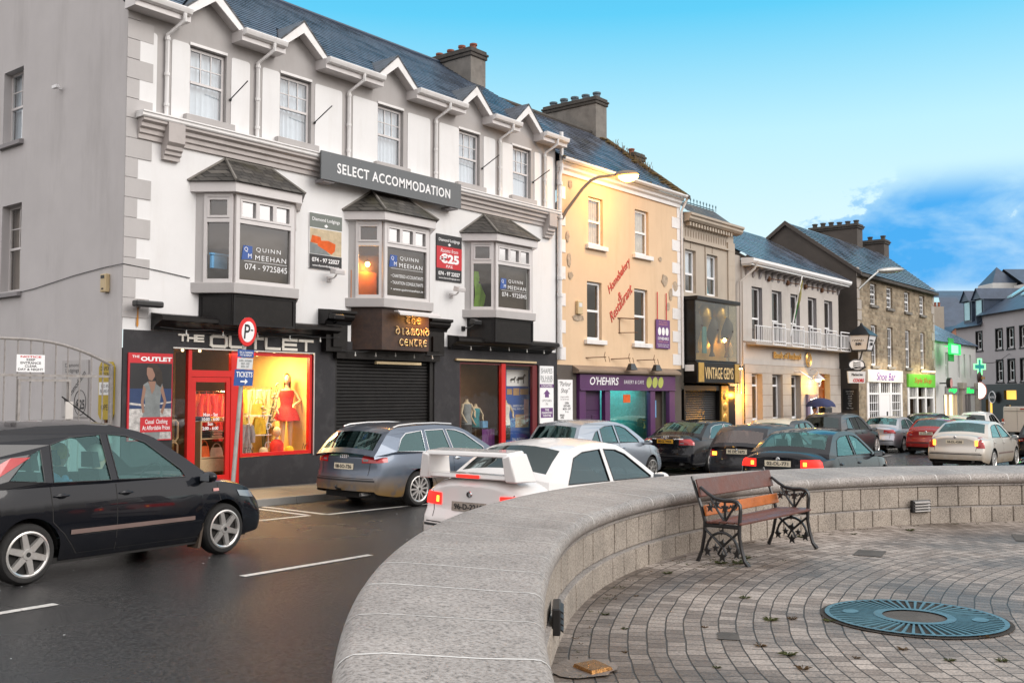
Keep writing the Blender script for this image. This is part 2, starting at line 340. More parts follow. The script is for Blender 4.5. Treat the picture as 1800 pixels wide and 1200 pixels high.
def pavers():
 m,t,b=newmat('pavers');n=t.nodes.new;l=t.links.new
 def math_(op,a,bb=None):
  q=n('ShaderNodeMath');q.operation=op
  for i,x in enumerate((a,bb)):
   if x is None:continue
   if isinstance(x,(int,float)):q.inputs[i].default_value=x
   else:l(x,q.inputs[i])
  return q.outputs[0]
 c=n('ShaderNodeTexCoord');s=n('ShaderNodeSeparateXYZ');l(c.outputs['Object'],s.inputs[0])
 wn=n('ShaderNodeTexNoise');wn.inputs['Scale'].default_value=1.6;l(c.outputs['Object'],wn.inputs['Vector'])
 x=math_('SUBTRACT',s.outputs[0],PC.x);y=math_('SUBTRACT',s.outputs[1],PC.y)
 r=math_('SQRT',math_('ADD',math_('MULTIPLY',x,x),math_('MULTIPLY',y,y)));th=math_('ARCTAN2',y,x)
 r=math_('ADD',r,math_('MULTIPLY',wn.outputs['Fac'],.05))
 band=math_('ADD',math_('FLOOR',math_('DIVIDE',r,1.2)),.7)
 u=math_('MULTIPLY',th,math_('MULTIPLY',band,1.2))
 cb=n('ShaderNodeCombineXYZ');l(u,cb.inputs[0]);l(r,cb.inputs[1])
 br=n('ShaderNodeTexBrick');br.inputs['Scale'].default_value=1;br.inputs['Brick Width'].default_value=.128;br.inputs['Row Height'].default_value=.12;br.inputs['Mortar Size'].default_value=.006;br.inputs['Mortar Smooth'].default_value=.5
 br.inputs['Color1'].default_value=(.20,.165,.14,1);br.inputs['Color2'].default_value=(.40,.35,.31,1);br.inputs['Mortar'].default_value=(.045,.037,.028,1)
 l(cb.outputs[0],br.inputs['Vector'])
 f=n('ShaderNodeTexNoise');f.inputs['Scale'].default_value=60;f.inputs['Detail'].default_value=4;l(c.outputs['Object'],f.inputs['Vector'])
 rf=n('ShaderNodeValToRGB');rf.color_ramp.elements[0].position=.3;rf.color_ramp.elements[1].position=.7;rf.color_ramp.elements[0].color=(.6,.6,.6,1);rf.color_ramp.elements[1].color=(1.3,1.3,1.3,1);l(f.outputs['Fac'],rf.inputs[0])
 m1=n('ShaderNodeMix');m1.data_type='RGBA';m1.blend_type='MULTIPLY';m1.inputs[0].default_value=1;l(br.outputs['Color'],m1.inputs[6]);l(rf.outputs[0],m1.inputs[7])
 g=n('ShaderNodeTexNoise');g.inputs['Scale'].default_value=.55;g.inputs['Detail'].default_value=8;g.inputs['Roughness'].default_value=.6;l(c.outputs['Object'],g.inputs['Vector'])
 rg=n('ShaderNodeValToRGB');rg.color_ramp.elements[0].position=.36;rg.color_ramp.elements[1].position=.62;rg.color_ramp.elements[0].color=(.42,.38,.35,1);rg.color_ramp.elements[1].color=(1.12,1.1,1.08,1);l(g.outputs['Fac'],rg.inputs[0])
 m2=n('ShaderNodeMix');m2.data_type='RGBA';m2.blend_type='MULTIPLY';m2.inputs[0].default_value=1;l(m1.outputs[2],m2.inputs[6]);l(rg.outputs[0],m2.inputs[7]);l(m2.outputs[2],b.inputs['Base Color'])
 rr=n('ShaderNodeMapRange');rr.inputs[1].default_value=.35;rr.inputs[2].default_value=.65;rr.inputs[3].default_value=.42;rr.inputs[4].default_value=.75;l(g.outputs['Fac'],rr.inputs[0]);l(rr.outputs[0],b.inputs['Roughness'])
 iv=math_('SUBTRACT',1,br.outputs['Fac']);hh=math_('ADD',iv,math_('MULTIPLY',f.outputs['Fac'],.35))
 bp=n('ShaderNodeBump');bp.inputs['Strength'].default_value=.9;bp.inputs['Distance'].default_value=.012;l(hh,bp.inputs['Height']);l(bp.outputs[0],b.inputs['Normal'])
pavers()
mat('concrete_flag',(.20,.185,.165),.45,var=.18,vs=1.2,bump=.3,bs=40,dirt=.5,dirtcol=(.09,.08,.065),rvar=.15)
mat('kerb_stone',(.24,.23,.21),.5,var=.15,bump=.25,bs=40,dirt=.4)
mat('road_paint',(.62,.60,.56),.5,var=.12,vs=14,bump=.3,bs=60,dirt=.95,dirtcol=(.06,.058,.055))
mat('mortar_line',(.62,.60,.57),.8,var=.15,vs=9,dirt=.8,dirtcol=(.2,.19,.18))
mat('mortar_dark',(.045,.035,.028),.9,var=.3,vs=6)
mat('render_grey',(.53,.505,.50),.75,var=.06,vs=.8,bump=.12,bs=60,dirt=.4,dirtcol=(.27,.25,.24),streak=True)
mat('quoin_grey',(.46,.44,.43),.7,var=.04,vs=2,bump=.1,bs=60,dirt=.2,dirtcol=(.3,.28,.26),streak=True)
mat('upper_grey',(.42,.40,.39),.7,var=.05,vs=1.5,bump=.12,bs=60,dirt=.4,dirtcol=(.3,.27,.25),streak=True)
mat('white_paint',(.76,.755,.75),.6,var=.03,vs=1.2,bump=.10,bs=70,dirt=.34,dirtcol=(.55,.52,.48),streak=True)
mat('trim_white',(.78,.765,.755),.35,var=.04,vs=3,dirt=.35,dirtcol=(.42,.38,.34))
mat('pvc',(.64,.61,.60),.3,var=.03,vs=3,dirt=.25,dirtcol=(.45,.40,.36))
mat('cornice_grey',(.46,.42,.40),.6,var=.08,vs=2,dirt=.3,dirtcol=(.25,.22,.2))
mat('shop_slate',(.034,.033,.036),.55,spec=.22,var=.10,vs=1.2,bump=.15,bs=60,dirt=.35,dirtcol=(.12,.115,.115))
mat('black_gloss',(.009,.008,.008),.28,spec=.3,var=.3,vs=4,dirt=.3,dirtcol=(.04,.035,.03))
mat('black_matt',(.012,.011,.011),.55,spec=.25,var=.3,vs=4)
mat('shutter_metal',(.018,.017,.017),.42,metal=.35,var=.2,vs=3,dirt=.4,dirtcol=(.06,.055,.05))
mat('red_paint',(.62,.015,.012),.35,var=.06)
mat('maroon_paint',(.14,.012,.015),.35,var=.1)
mat('purple_paint',(.085,.022,.10),.4,var=.12,vs=2,dirt=.3,dirtcol=(.05,.02,.05))
mat('purple_dark',(.05,.012,.06),.45,var=.12)
mat('sign_grey',(.115,.125,.132),.5,var=.03,dirt=.12,dirtcol=(.15,.15,.15))
mat('sign_white',(.86,.86,.86),.5,var=.02)
mat('sign_black',(.02,.02,.022),.45,var=.1)
mat('sign_red',(.56,.02,.03),.45,var=.05)
mat('sign_blue',(.03,.09,.32),.4,var=.06)
mat('sign_olive',(.16,.18,.16),.5,var=.05)
mat('deep_navy',(.025,.05,.13),.4,var=.2,vs=3)
mat('sign_brown',(.035,.016,.010),.5,var=.45,vs=5,dirt=.5,dirtcol=(.10,.045,.015))
mat('gold_pale',(.80,.58,.28),.35,metal=.2,var=.1)
mat('sign_cream',(.78,.74,.66),.4,var=.04)
mat('purple_sign',(.14,.05,.19),.5,var=.05)
mat('picture_sand',(.50,.48,.46),.7,var=.5,vs=16)
mat('rust_stain',(.55,.24,.04),.8,var=.2)
mat('sign_red_bright',(.72,.02,.02),.4,var=.04)
mat('sign_pale',(.66,.67,.67),.5,var=.04)
mat('pane_glass_solid',(.55,.55,.52),.1,var=.05)
mat('oval_green',(.42,.46,.10),.45,var=.12,vs=9)
mat('script_red',(.50,.05,.03),.5,var=.15)
mat('gold_lit',(.85,.50,.14),.28,metal=.7,var=.12,vs=6)
mat('purple_grey',(.16,.14,.24),.4,var=.1)
mat('violet',(.16,.04,.36),.5,var=.1)
mat('lit_sign_white',(.86,.82,.74),.5,var=.02)
mat('green_fascia',(.16,.58,.05),.5,var=.08)
mat('sky_glass',(.35,.60,.66),.12,var=.1)
mat('plaque_worn',(.20,.15,.14),.6,var=.2,vs=9)
mat('pavers_plain',(.16,.14,.12),.6,var=.3,vs=6,bump=.5)
mat('cement_bed',(.17,.14,.12),.35,var=.3,vs=5,bump=.4)
mat('wet_brass',(.36,.17,.05),.16,metal=.7,var=.5,vs=30,bump=.8,bs=50)
mat('bin_green',(.05,.12,.05),.45,var=.2)
mat('bin_green_pale',(.20,.26,.18),.5,var=.2)
mat('plate_dark',(.30,.26,.22),.5,var=.4,vs=20)
mat('gold',(.62,.38,.10),.3,metal=.6,var=.15,vs=6)
mat('yellow_sign',(.50,.36,.03),.5,var=.12,dirt=.3)
mat('ochre_wall',(.70,.51,.33),.75,var=.05,vs=1.0,bump=.15,bs=40,dirt=.42,dirtcol=(.52,.36,.20),streak=True)
mat('peeling',(.42,.33,.24),.85,var=.35,vs=9,bump=.5,bs=30)
mat('beige_render',(.45,.385,.31),.7,var=.06,vs=1.5,bump=.15,bs=40,dirt=.35,dirtcol=(.28,.23,.18),streak=True)
mat('beige_dark',(.22,.165,.12),.7,var=.1)
mat('bank_stone',(.50,.46,.42),.7,var=.06,vs=1.3,bump=.15,bs=40,dirt=.4,dirtcol=(.30,.265,.23),streak=True)
mat('bank_base',(.42,.375,.33),.65,var=.08,vs=1.6,bump=.15,bs=40,dirt=.4,dirtcol=(.24,.20,.17))
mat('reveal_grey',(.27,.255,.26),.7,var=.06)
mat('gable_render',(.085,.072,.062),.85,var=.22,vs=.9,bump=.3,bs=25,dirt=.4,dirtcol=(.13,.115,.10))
mat('chimney_render',(.20,.185,.165),.85,var=.22,vs=2.0,bump=.4,bs=25,dirt=.6,dirtcol=(.06,.055,.05))
mat('chimney_dark',(.07,.063,.055),.9,var=.3,vs=3,bump=.4,bs=25)
mat('clay_pot',(.26,.09,.055),.8,var=.2,vs=6)
mat('blue_pot',(.10,.14,.17),.7,var=.2,vs=6)
mat('moss',(.10,.065,.018),.95,var=.5,vs=8,bump=.8,bs=20)
bricks('slate',(.050,.078,.125),(.085,.125,.185),(.004,.005,.008),.30,.22,.012,.28,.6,'xy',rvar=.12,zscale=1.22,mossy=.0)
bricks('slate_old',(.060,.074,.105),(.12,.140,.19),(.010,.010,.012),.30,.24,.012,.26,.6,'xy',rvar=.15,zscale=1.25,mossy=.85)
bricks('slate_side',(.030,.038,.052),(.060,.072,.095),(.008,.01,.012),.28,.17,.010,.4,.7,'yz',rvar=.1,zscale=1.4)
bricks('slate_lead',(.045,.042,.038),(.115,.105,.092),(.012,.011,.010),.26,.16,.012,.5,.8,'xz',rvar=.1,zscale=1.6,mossy=.6)
bricks('rubble',(.20,.15,.095),(.40,.32,.22),(.31,.255,.18),.36,.21,.03,.85,.9,'xz',offset=.37,wob=.16)
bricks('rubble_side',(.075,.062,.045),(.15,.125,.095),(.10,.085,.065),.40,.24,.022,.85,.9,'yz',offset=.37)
mat('slate_edge',(.006,.007,.010),.8,spec=.1,var=.3)
mat('slate_far',(.05,.072,.11),.38,var=.25,vs=1.5,bump=.4,bs=9)
mat('hotel_grey',(.40,.37,.375),.75,var=.05,vs=.7,dirt=.2,dirtcol=(.3,.27,.27))
mat('far_white',(.62,.62,.60),.7,var=.05,vs=.7,dirt=.25,dirtcol=(.45,.43,.41),streak=True)
mat('salmon',(.62,.30,.2),.75,var=.08)
mat('rust',(.12,.05,.02),.85,var=.3,vs=8)
mat('galv',(.42,.42,.40),.45,metal=.6,var=.18,vs=5,dirt=.3,dirtcol=(.2,.16,.12))
mat('gate_metal',(.30,.28,.265),.5,var=.25,vs=9,dirt=.5,dirtcol=(.22,.15,.10))
mat('chrome',(.75,.75,.76),.12,metal=1,var=.03)
mat('alu',(.68,.66,.64),.32,metal=.85,var=.08,vs=5)
mat('iron_black',(.010,.010,.011),.35,var=.3,vs=6,coat=.2)
mat('rubber',(.016,.015,.014),.8,var=.3,vs=8,bump=.3,bs=40)
mat('plastic_black',(.02,.02,.021),.5,var=.15)
mat('wood_red',(.115,.040,.028),.42,var=.28,vs=6,bump=.2,bs=20,dirt=.4,dirtcol=(.18,.12,.10),rvar=.15)
mat('wood_orange',(.42,.115,.018),.42,var=.25,vs=6,bump=.2,bs=20,rvar=.15)
mat('wood_door',(.28,.085,.025),.4,var=.25,vs=5)
mat('pale_wood',(.58,.45,.26),.5,var=.1)
mat('shop_wall',(.72,.52,.22),.8,var=.1)
mat('interior_dark',(.05,.035,.025),.8,var=.4,vs=2)
mat('interior_brown',(.16,.095,.05),.8,var=.25,vs=2)
mat('net_curtain',(.90,.91,.92),.9,var=.05,vs=4)
mat('blind',(.085,.058,.040),.7,var=.2,vs=2)
mat('brown_glow_panel',(.52,.17,.03),.6,var=.15)
mat('teal_iron',(.085,.175,.21),.38,metal=.3,var=.25,vs=7,dirt=.7,dirtcol=(.03,.04,.045))
mat('earth',(.03,.024,.018),.9,var=.4,vs=9,bump=.5)
mat('weed',(.075,.085,.025),.8,var=.5,vs=9)
mat('weed_dead',(.11,.065,.025),.85,var=.4,vs=9)
mat('skin',(.58,.36,.27),.55,var=.06)
mat('skin_dark',(.30,.17,.12),.55,var=.06)
mat('skin_lit',(.75,.50,.30),.5,var=.04)
mat('hair_blond',(.62,.40,.10),.6,var=.25,vs=12)
mat('hair_dark',(.035,.025,.018),.5,var=.3,vs=12)
mat('hair_grey',(.34,.31,.28),.6,var=.25,vs=12)
for nm,c in dict(cloth_red=(.62,.03,.025),cloth_orange=(.70,.12,.02),cloth_yellow=(.72,.46,.03),cloth_olive=(.26,.24,.08),cloth_white=(.72,.68,.60),cloth_cream=(.55,.45,.30),cloth_black=(.02,.018,.018),cloth_navy=(.025,.035,.10),cloth_blue=(.16,.38,.62),cloth_tan=(.42,.26,.13),cloth_pink=(.60,.30,.28),cloth_purple=(.16,.05,.20),cloth_grey=(.28,.27,.27),cloth_green=(.03,.33,.08),cloth_lime=(.30,.55,.05),cloth_teal=(.05,.30,.34),dress_grey=(.22,.24,.24),cloth_maroon=(.25,.02,.03)).items():
 mat(nm,c,.85,var=.22,vs=7,bump=.25,bs=14)
glass('pane_sky',(.80,.86,.90),.16)
glass('pane_dark',(.50,.46,.42),.10)
glass('pane_bay',(.72,.74,.72),.07)
glass('pane_mirror',(.55,.60,.60),.52,.03)
glass('pane_mirror_soft',(.72,.72,.62),.14)
glass('pane_shop',(.94,.94,.92),.02)
glass('pane_teal',(.40,.80,.72),.10,.015,(.7,1,.95))
glass('car_glass',(.22,.45,.45),.09,.02,(.65,1,1))
glass('car_glass_dark',(.06,.09,.10),.05,.02,(.85,1,1))
glass('car_glass_clear',(.62,.90,.87),.06,.02,(.62,1,.97))
glass('car_glass_misted',(.35,.30,.29),.12,.25,(.9,.78,.74))
emis('lamp_sodium',(1,.50,.08),18)
emis('lamp_warm',(1,.70,.30),22)
emis('tail_lit',(1,.02,.012),1.3)
emis('tail_hot',(1,.30,.025),4.5)
emis('sign_green_lit',(.03,.9,.15),.9)
emis('sign_green_hot',(.25,1,.35),1.3)
emis('lit_cream',(1,.74,.36),3.0)
emis('lit_yellow',(1,.56,.10),1.0)
emis('lit_white',(1,.93,.80),3.0)
emis('screen_pale',(.55,.75,.9),1.0)
emis('lit_teal',(.02,.25,.25),.6)
# -------------- ground, road, pavement
mb=MB()
xs=[-60,-25]+list(range(-20,91,5))+[140,400,1500]
ys=[-900,-200,-60,-25,-10,0,5,10,15.3,40,200,900]
mb.grid([[(x,y,gz(x)) for x in xs] for y in ys])
mb.build('road','asphalt',kind='structure')
mb=MB();KY=15.15
px=[-20+2*i for i in range(48)]
mb.grid([[(x,y,gz(x)+h) for x in px] for y,h in((KY+.16,.125),(17.32,.14))])
mb.build('pavement','concrete_flag',kind='structure')
mb=MB()
for i in range(60):
 a=-20+i*.92*1.6;b=a+.92*1.6-.012
 za,zb=gz(a),gz(b);j=random.uniform(-.004,.004)
 mb.hexa([(a,KY+j,za-.05),(b,KY+j,zb-.05),(b,KY+.16,zb-.05),(a,KY+.16,za-.05)],[(a,KY+.015+j,za+.13),(b,KY+.015+j,zb+.13),(b,KY+.16,zb+.13),(a,KY+.16,za+.13)])
mb.build('kerb','kerb_stone',kind='structure',bevel=.012)
def stripe(mb,a,b,w,e=.005):
 a=Vector(a);b=Vector(b);d=(b-a).normalized();p=Vector((-d.y,d.x))*w/2
 n=max(1,int((b-a).length/2))
 for k in range(n):
  s0=a+(b-a)*k/n;s1=a+(b-a)*(k+1)/n
  mb.quad(*[(q.x,q.y,gz(q.x)+e) for q in(s0-p,s1-p,s1+p,s0+p)])
mb=MB()
for k in range(-2,5):
 x0=2.75+4.06*k;y0=9.32+.02*k-max(0,0-k)*.1
 if k>1:continue
 stripe(mb,(x0,y0-.08),(x0+2.0,y0),.11)
mb.build('lane_markings','road_paint',kind='structure')
mb=MB()
stripe(mb,(11.45,13.22),(40,12.92),.10)
stripe(mb,(11.50,15.05),(11.45,13.27),.10)
stripe(mb,(11.22,15.05),(11.16,13.40),.10)
stripe(mb,(4.0,13.5),(11.16,13.32),.10)
mb.build('parking_bay_lines','road_paint',kind='structure')
# -------------- round plaza
PZ=.40
def pz(x):return PZ+gz(x)
def pol(r,a,z):
 if r>7.9:r+=(.40 if r<8.4 else.20)*(max(0,a-R(119))/R(24))**2
 return(PC.x+r*math.cos(a),PC.y+r*math.sin(a),z+gz(PC.x+r*math.cos(a)))
mb=MB()
n=96
rows=[]
for r in(.02,2,4,6,8.05):rows.append([pol(r,2*math.pi*j/n,PZ) for j in range(n)])
mb.grid(rows,None,True)
mb.build('plaza_paving','pavers',kind='structure')
A0,A1=R(-35),R(178)
def arcs(a0,a1,step):k=max(2,int((a1-a0)/step));return[a0+(a1-a0)*i/k for i in range(k+1)]
wallr=thing('plaza_wall','low curved granite wall with broad coping enclosing the paved plaza','wall',tuple(pol(8.5,R(95),0)))
mb=MB()
prof=[(8.04,PZ-.05),(8.04,.84),(8.78,.88),(8.78,-.4)]
mb.grid([[pol(r,a,z) for r,z in prof] for a in arcs(A0,A1,R(1.5))])
mb.poly([pol(r,A1,z) for r,z in prof]);mb.build('wall_core','mortar_dark',wallr)
mb=MB()
for(z0,z1,r0,off) in((PZ-.04,PZ+.20,7.965,0),(PZ+.216,PZ+.475,8.0,.5)):
 st=R(2.36);k0=int(A0/st)
 for k in range(k0,int(A1/st)):
  a=(k+off)*st;b=a+st-R(.10);j=random.uniform(-.004,.004)
  pin=[a,(a+b)/2,b]
  mb.hexa([pol(r0+j,t,z0) for t in pin]+[pol(r0+.06,t,z0) for t in pin[::-1]],[pol(r0+j,t,z1) for t in pin]+[pol(r0+.06,t,z1) for t in pin[::-1]])
mb.build('face_blocks','granite_block',wallr,recalc=True,bevel=.010)
mb=MB()
mb.grid([[pol(r,a,z) for r,z in((7.968,PZ+.198),(7.968,PZ+.206),(8.02,PZ+.214))] for a in arcs(A0,A1,R(1.5))])
mb.grid([[pol(r,a,z) for r,z in((7.99,PZ+.478),(7.985,PZ+.498),(8.02,PZ+.505))] for a in arcs(A0,A1,R(1.5))])
mb.build('bed_joint','granite',wallr)
mb=MB()
cz=.90
cop=[(8.10,cz)]+[(8.02+.068*math.cos(R(270-t*20)),cz+.068+.068*math.sin(R(270-t*20))) for t in range(10)]
cop+=[(8.02,cz+.137),(8.2,cz+.150),(8.75,cz+.188)]
for t in range(1,7):
 a=R(95-t*17);cop.append((8.83+.09*math.cos(a),cz+.10+.09*math.sin(a)))
cop+=[(8.92,cz+.03),(8.88,cz-.02),(8.75,cz-.02)]
mb.grid([[pol(r,a,z) for r,z in cop] for a in arcs(A0,A1,R(.8))])
mb.poly([pol(r,A1,z) for r,z in cop]);
mb.build('coping','granite',wallr,smooth=50,recalc=True)
mb=MB()
top=[(r,z) for r,z in cop if z>cz+.05]
for k in range(int((A1-A0)/R(4.05))):
 a=A0+k*R(4.05)+R(random.uniform(-.15,.15));dw=.0075/8.4;w2=random.choice((.6,.85,1.0))
 e=.0016
 pts=[(r+(e if r>8.8 else(-e if r<8.0 else 0)),z+e) for r,z in top]
 mb.grid([[pol(r,a-dw*w2,z) for r,z in pts],[pol(r,a+dw*w2,z) for r,z in pts]])
mb.build('coping_joint','mortar_line',wallr)
mb=MB()
mb.grid([[pol(8.80,a,z) for z in(-.5,.885)] for a in arcs(A0,A1,R(1.5))])
mb.build('outer_face','granite_block',wallr)
# -------------- long white and grey building
YF=17.2
WFN=lambda u,d,z:(u,YF+d,z)
def window_sash(parent,x0,x1,z0,z1,y,fm='pvc',pane='pane_sky',mid=.5,bars=(0,0),t=.055,back='net_curtain',low_bars=(0,0),curtain=True,backcol=None,name='window',fn=None,dep=.05):
 """sash window: outer frame, meeting rail, glazing bars, pane and what hangs behind it. fn(u, d, z)"""
 fn=fn or(lambda u,d,z:(u,y+d,z))
 def bx(mb,a,b,c,d,e0,e1):
  P=[fn(u,dd,z) for z in(c,d) for dd in(e0,e1) for u in(a,b)]
  mb.add(P,[(0,2,3,1),(4,5,7,6),(0,1,5,4),(2,6,7,3),(0,4,6,2),(1,3,7,5)])
 mb=MB();zm=lerp(z0,z1,mid)
 bx(mb,x0,x0+t,z0,z1,0,dep);bx(mb,x1-t,x1,z0,z1,0,dep)
 bx(mb,x0+t,x1-t,z0,z0+t,0,dep);bx(mb,x0+t,x1-t,z1-t,z1,0,dep)
 if mid:bx(mb,x0+t,x1-t,zm-t*.45,zm+t*.45,-.012,dep)
 g=.011
 for(a,b,nb,q) in((zm if mid else z0+t,z1-t,bars,.012),(z0+t,zm,low_bars,.020)):
  if not mid and q==.020:continue
  for k in range(nb[0]):
   u=lerp(x0+t,x1-t,(k+1)/(nb[0]+1));bx(mb,u-g,u+g,a,b,q,q+.02)
  for k in range(nb[1]):
   z=lerp(a,b,(k+1)/(nb[1]+1));bx(mb,x0+t,x1-t,z-g,z+g,q+.003,q+.023)
 w=mb.build(name,fm,parent)
 mb=MB();d=dep*.6
 mb.quad(fn(x0+t*.8,d,z0+t*.8),fn(x1-t*.8,d,z0+t*.8),fn(x1-t*.8,d,z1-t*.8),fn(x0+t*.8,d,z1-t*.8))
 mb.build('pane',pane,w)
 if curtain:
  mb=MB();rows=[[],[]]
  k=28;gap=random.uniform(.40,.60)
  for i in range(k+1):
   q=i/k;u=lerp(x0,x1,q);dd=.13+.022*math.sin(q*40+x0)+.012*math.sin(q*93)
   rows[0].append(fn(u,dd,z0-.02));rows[1].append(fn(u,dd,z1+.02))
  mb.grid(rows);mb.build('curtain',back,w,smooth=60)
 mb=MB();mb.quad(fn(x0-.25,.5,z0-.25),fn(x1+.25,.5,z0-.25),fn(x1+.25,.5,z1+.25),fn(x0-.25,.5,z1+.25))
 for(a,b) in((x0-.25,x0-.25),(x1+.25,x1+.25)):
  mb.quad(fn(a,.06,z0-.25),fn(a,.5,z0-.25),fn(a,.5,z1+.25),fn(a,.06,z1+.25))
 mb.quad(fn(x0-.25,.06,z0-.25),fn(x1+.25,.06,z0-.25),fn(x1+.25,.5,z0-.25),fn(x0-.25,.5,z0-.25))
 mb.build('room',backcol or 'interior_dark',w)
 return w
mainb=thing('shop_building','long white and grey rendered building with five small gables and three oriel windows','building',(16.7,YF,0))
BX0,BX1=9.9,23.55
WC=[11.66,13.89,16.79,19.68,21.93];WH=.43
AX=[11.62,13.88,16.76,19.69,21.92]
GW=[(11.0,12.2),(13.31,14.43),(16.2,17.32),(19.15,20.22),(21.42,22.49)]
EZ=9.32
RY,RZ=21.3,12.52
ops_u=[(c-WH,c+WH,7.52,8.94) for c in WC]
mb=MB();mb.wall(BX0,BX1,7.2,EZ,ops_u,.16,WFN)
for(a,b),c in zip(GW,AX):
 mb.poly([(a-.3,YF,EZ),(b+.3,YF,EZ),(c,YF,10.0)])
mb.build('upper_wall','upper_grey',mainb)
mb=MB();mb.wall(BX0,BX1,3.2,7.2,[],.1,WFN);mb.build('lower_wall','white_paint',mainb)
mb=MB()
def panel(a,b,z0=7.42,z1=8.95,c=.06):
 P=[(a,z0),(b,z0),(b,z1-c)]+[(b-c+c*math.cos(R(t)),z1-c+c*math.sin(R(t))) for t in(30,60,90)]+[(a+c+c*math.cos(R(t)),z1-c+c*math.sin(R(t))) for t in(90,120,150)]+[(a,z1-c)]
 mb.prism([(x,z) for x,z in P],'y',YF-.014,YF+.01)
for a,b in((10.14,10.5),(10.82,11.22),(12.20,12.66),(12.98,13.44),(14.42,15.22),(15.55,16.34),(17.36,18.17),(18.50,19.26),(20.26,20.75),(21.05,21.52),(22.52,22.82),(23.12,23.44)):
 mb=MB();panel(a,b);mb.build('painted_panel','white_paint',mainb,recalc=True)
GX=BX0
GFN=lambda u,d,z:(GX+d,u,z)
mb=MB();gops=[(21.37,22.27,7.47,9.05),(21.30,22.20,4.2,6.08)]
mb.wall(YF,25.4,-1,EZ,gops,.22,GFN)
mb.poly([(GX,YF,EZ),(GX,25.4,EZ),(GX,RY,RZ-.12)])
mb.build('gable_wall','render_grey',mainb)
for i,(a,b,c,d) in enumerate(gops):
 window_sash(mainb,a,b,c,d,0,bars=(1,1),fn=lambda u,dd,z:(GX+.17+dd,u,z),pane='pane_sky' if i==0 else 'pane_dark',curtain=True)
 mb=MB();mb.hexa([(GX-.10,a-.08,c-.13),(GX-.10,b+.08,c-.13),(GX+.17,b+.08,c-.13),(GX+.17,a-.08,c-.13)][::-1],[(GX-.10,a-.08,c-.045),(GX-.10,b+.08,c-.045),(GX+.17,b+.08,c),(GX+.17,a-.08,c)][::-1]);mb.build('sill','reveal_grey',mainb,recalc=True)
mb=MB();z=3.42;k=0
while z<9.1:
 w=.24 if k%2 else.52
 if not(6.85<z+.2<7.42 and False):
  mb.box(BX0-.018,BX0+w,YF-.020,YF+.01,z+.006,z+.372);mb.box(BX0-.018,BX0+.001,YF+.011,YF+.012,z+.006,z+.372)
 z+=.378;k+=1
mb.build('quoin','quoin_grey',mainb,bevel=.008)
for i,c in enumerate(WC):
 window_sash(mainb,c-WH+.01,c+WH-.01,7.53,8.92,YF+.085,bars=(2,1),back='net_curtain')
 mb=MB();mb.box(c-WH-.14,c+WH+.14,YF-.13,YF+.09,7.39,7.515);mb.build('sill','upper_grey',mainb,bevel=.01)
 mb=MB();mb.box(c-WH-.01,c+WH+.01,YF-.02,YF+.02,8.945,9.0);mb.build('head_drip','trim_white',mainb)
mb=MB();prof=[(YF+.01,6.84),(YF-.05,6.84),(YF-.05,6.93),(YF-.09,6.95),(YF-.09,7.03),(YF-.15,7.06),(YF-.15,7.13),(YF-.22,7.17),(YF-.22,7.22),(YF+.01,7.22)]
mb.prism(prof,'x',BX0+.22,BX1-.1);mb.build('string_cornice','cornice_grey',mainb,recalc=True)
mb=MB();prof=[(YF+.01,7.225),(YF-.24,7.225),(YF-.26,7.25),(YF-.26,7.30),(YF-.285,7.31),(YF-.285,7.34),(YF+.01,7.36)]
mb.prism(prof,'x',BX0+.18,BX1-.06);mb.build('cornice_capping','trim_white',mainb,recalc=True)
for a in(10.63,22.92):
 mb=MB();P=[(YF+.01,6.52),(YF-.09,6.52),(YF-.09,6.60),(YF-.14,6.62),(YF-.14,6.68),(YF-.19,6.71),(YF-.19,6.78),(YF-.26,6.84),(YF-.26,7.215),(YF+.01,7.215)]
 mb.prism(P,'x',a,a+.36);mb.build('corbel','cornice_grey',mainb,recalc=True)
slope=(RZ-9.50)/(RY-16.85)
NT=[]
for(a,b),c in zip(GW,AX):NT.append((c,(b-a)/2+.16,16.95,16.80+(10.17-9.46)/slope+.05))
roof=slates('roof',['slate','slate_edge'],mainb,BX0-.06,BX1+.05,16.80,9.46,RY,RZ,24,NT)
mb=MB();mb.quad((BX1+.05,25.8,9.46),(BX0-.06,25.8,9.46),(BX0-.06,RY,RZ),(BX1+.05,RY,RZ));mb.build('rear_slope','slate',roof)
mb=MB();mb.tube([(BX0-.06,RY,RZ+.01),(BX1+.05,RY,RZ+.01)],.07,8);mb.build('ridge_tile','slate_far',roof)
mb=MB();mb.prism([(16.78,9.30),(16.78,9.47),(RY,RZ+.02),(RY,RZ-.18)],'x',BX0-.10,BX0-.055);mb.prism([(25.8,9.30),(25.8,9.47),(RY,RZ+.02),(RY,RZ-.18)],'x',BX0-.10,BX0-.055)
mb.build('verge_board','reveal_grey',mainb,recalc=True)
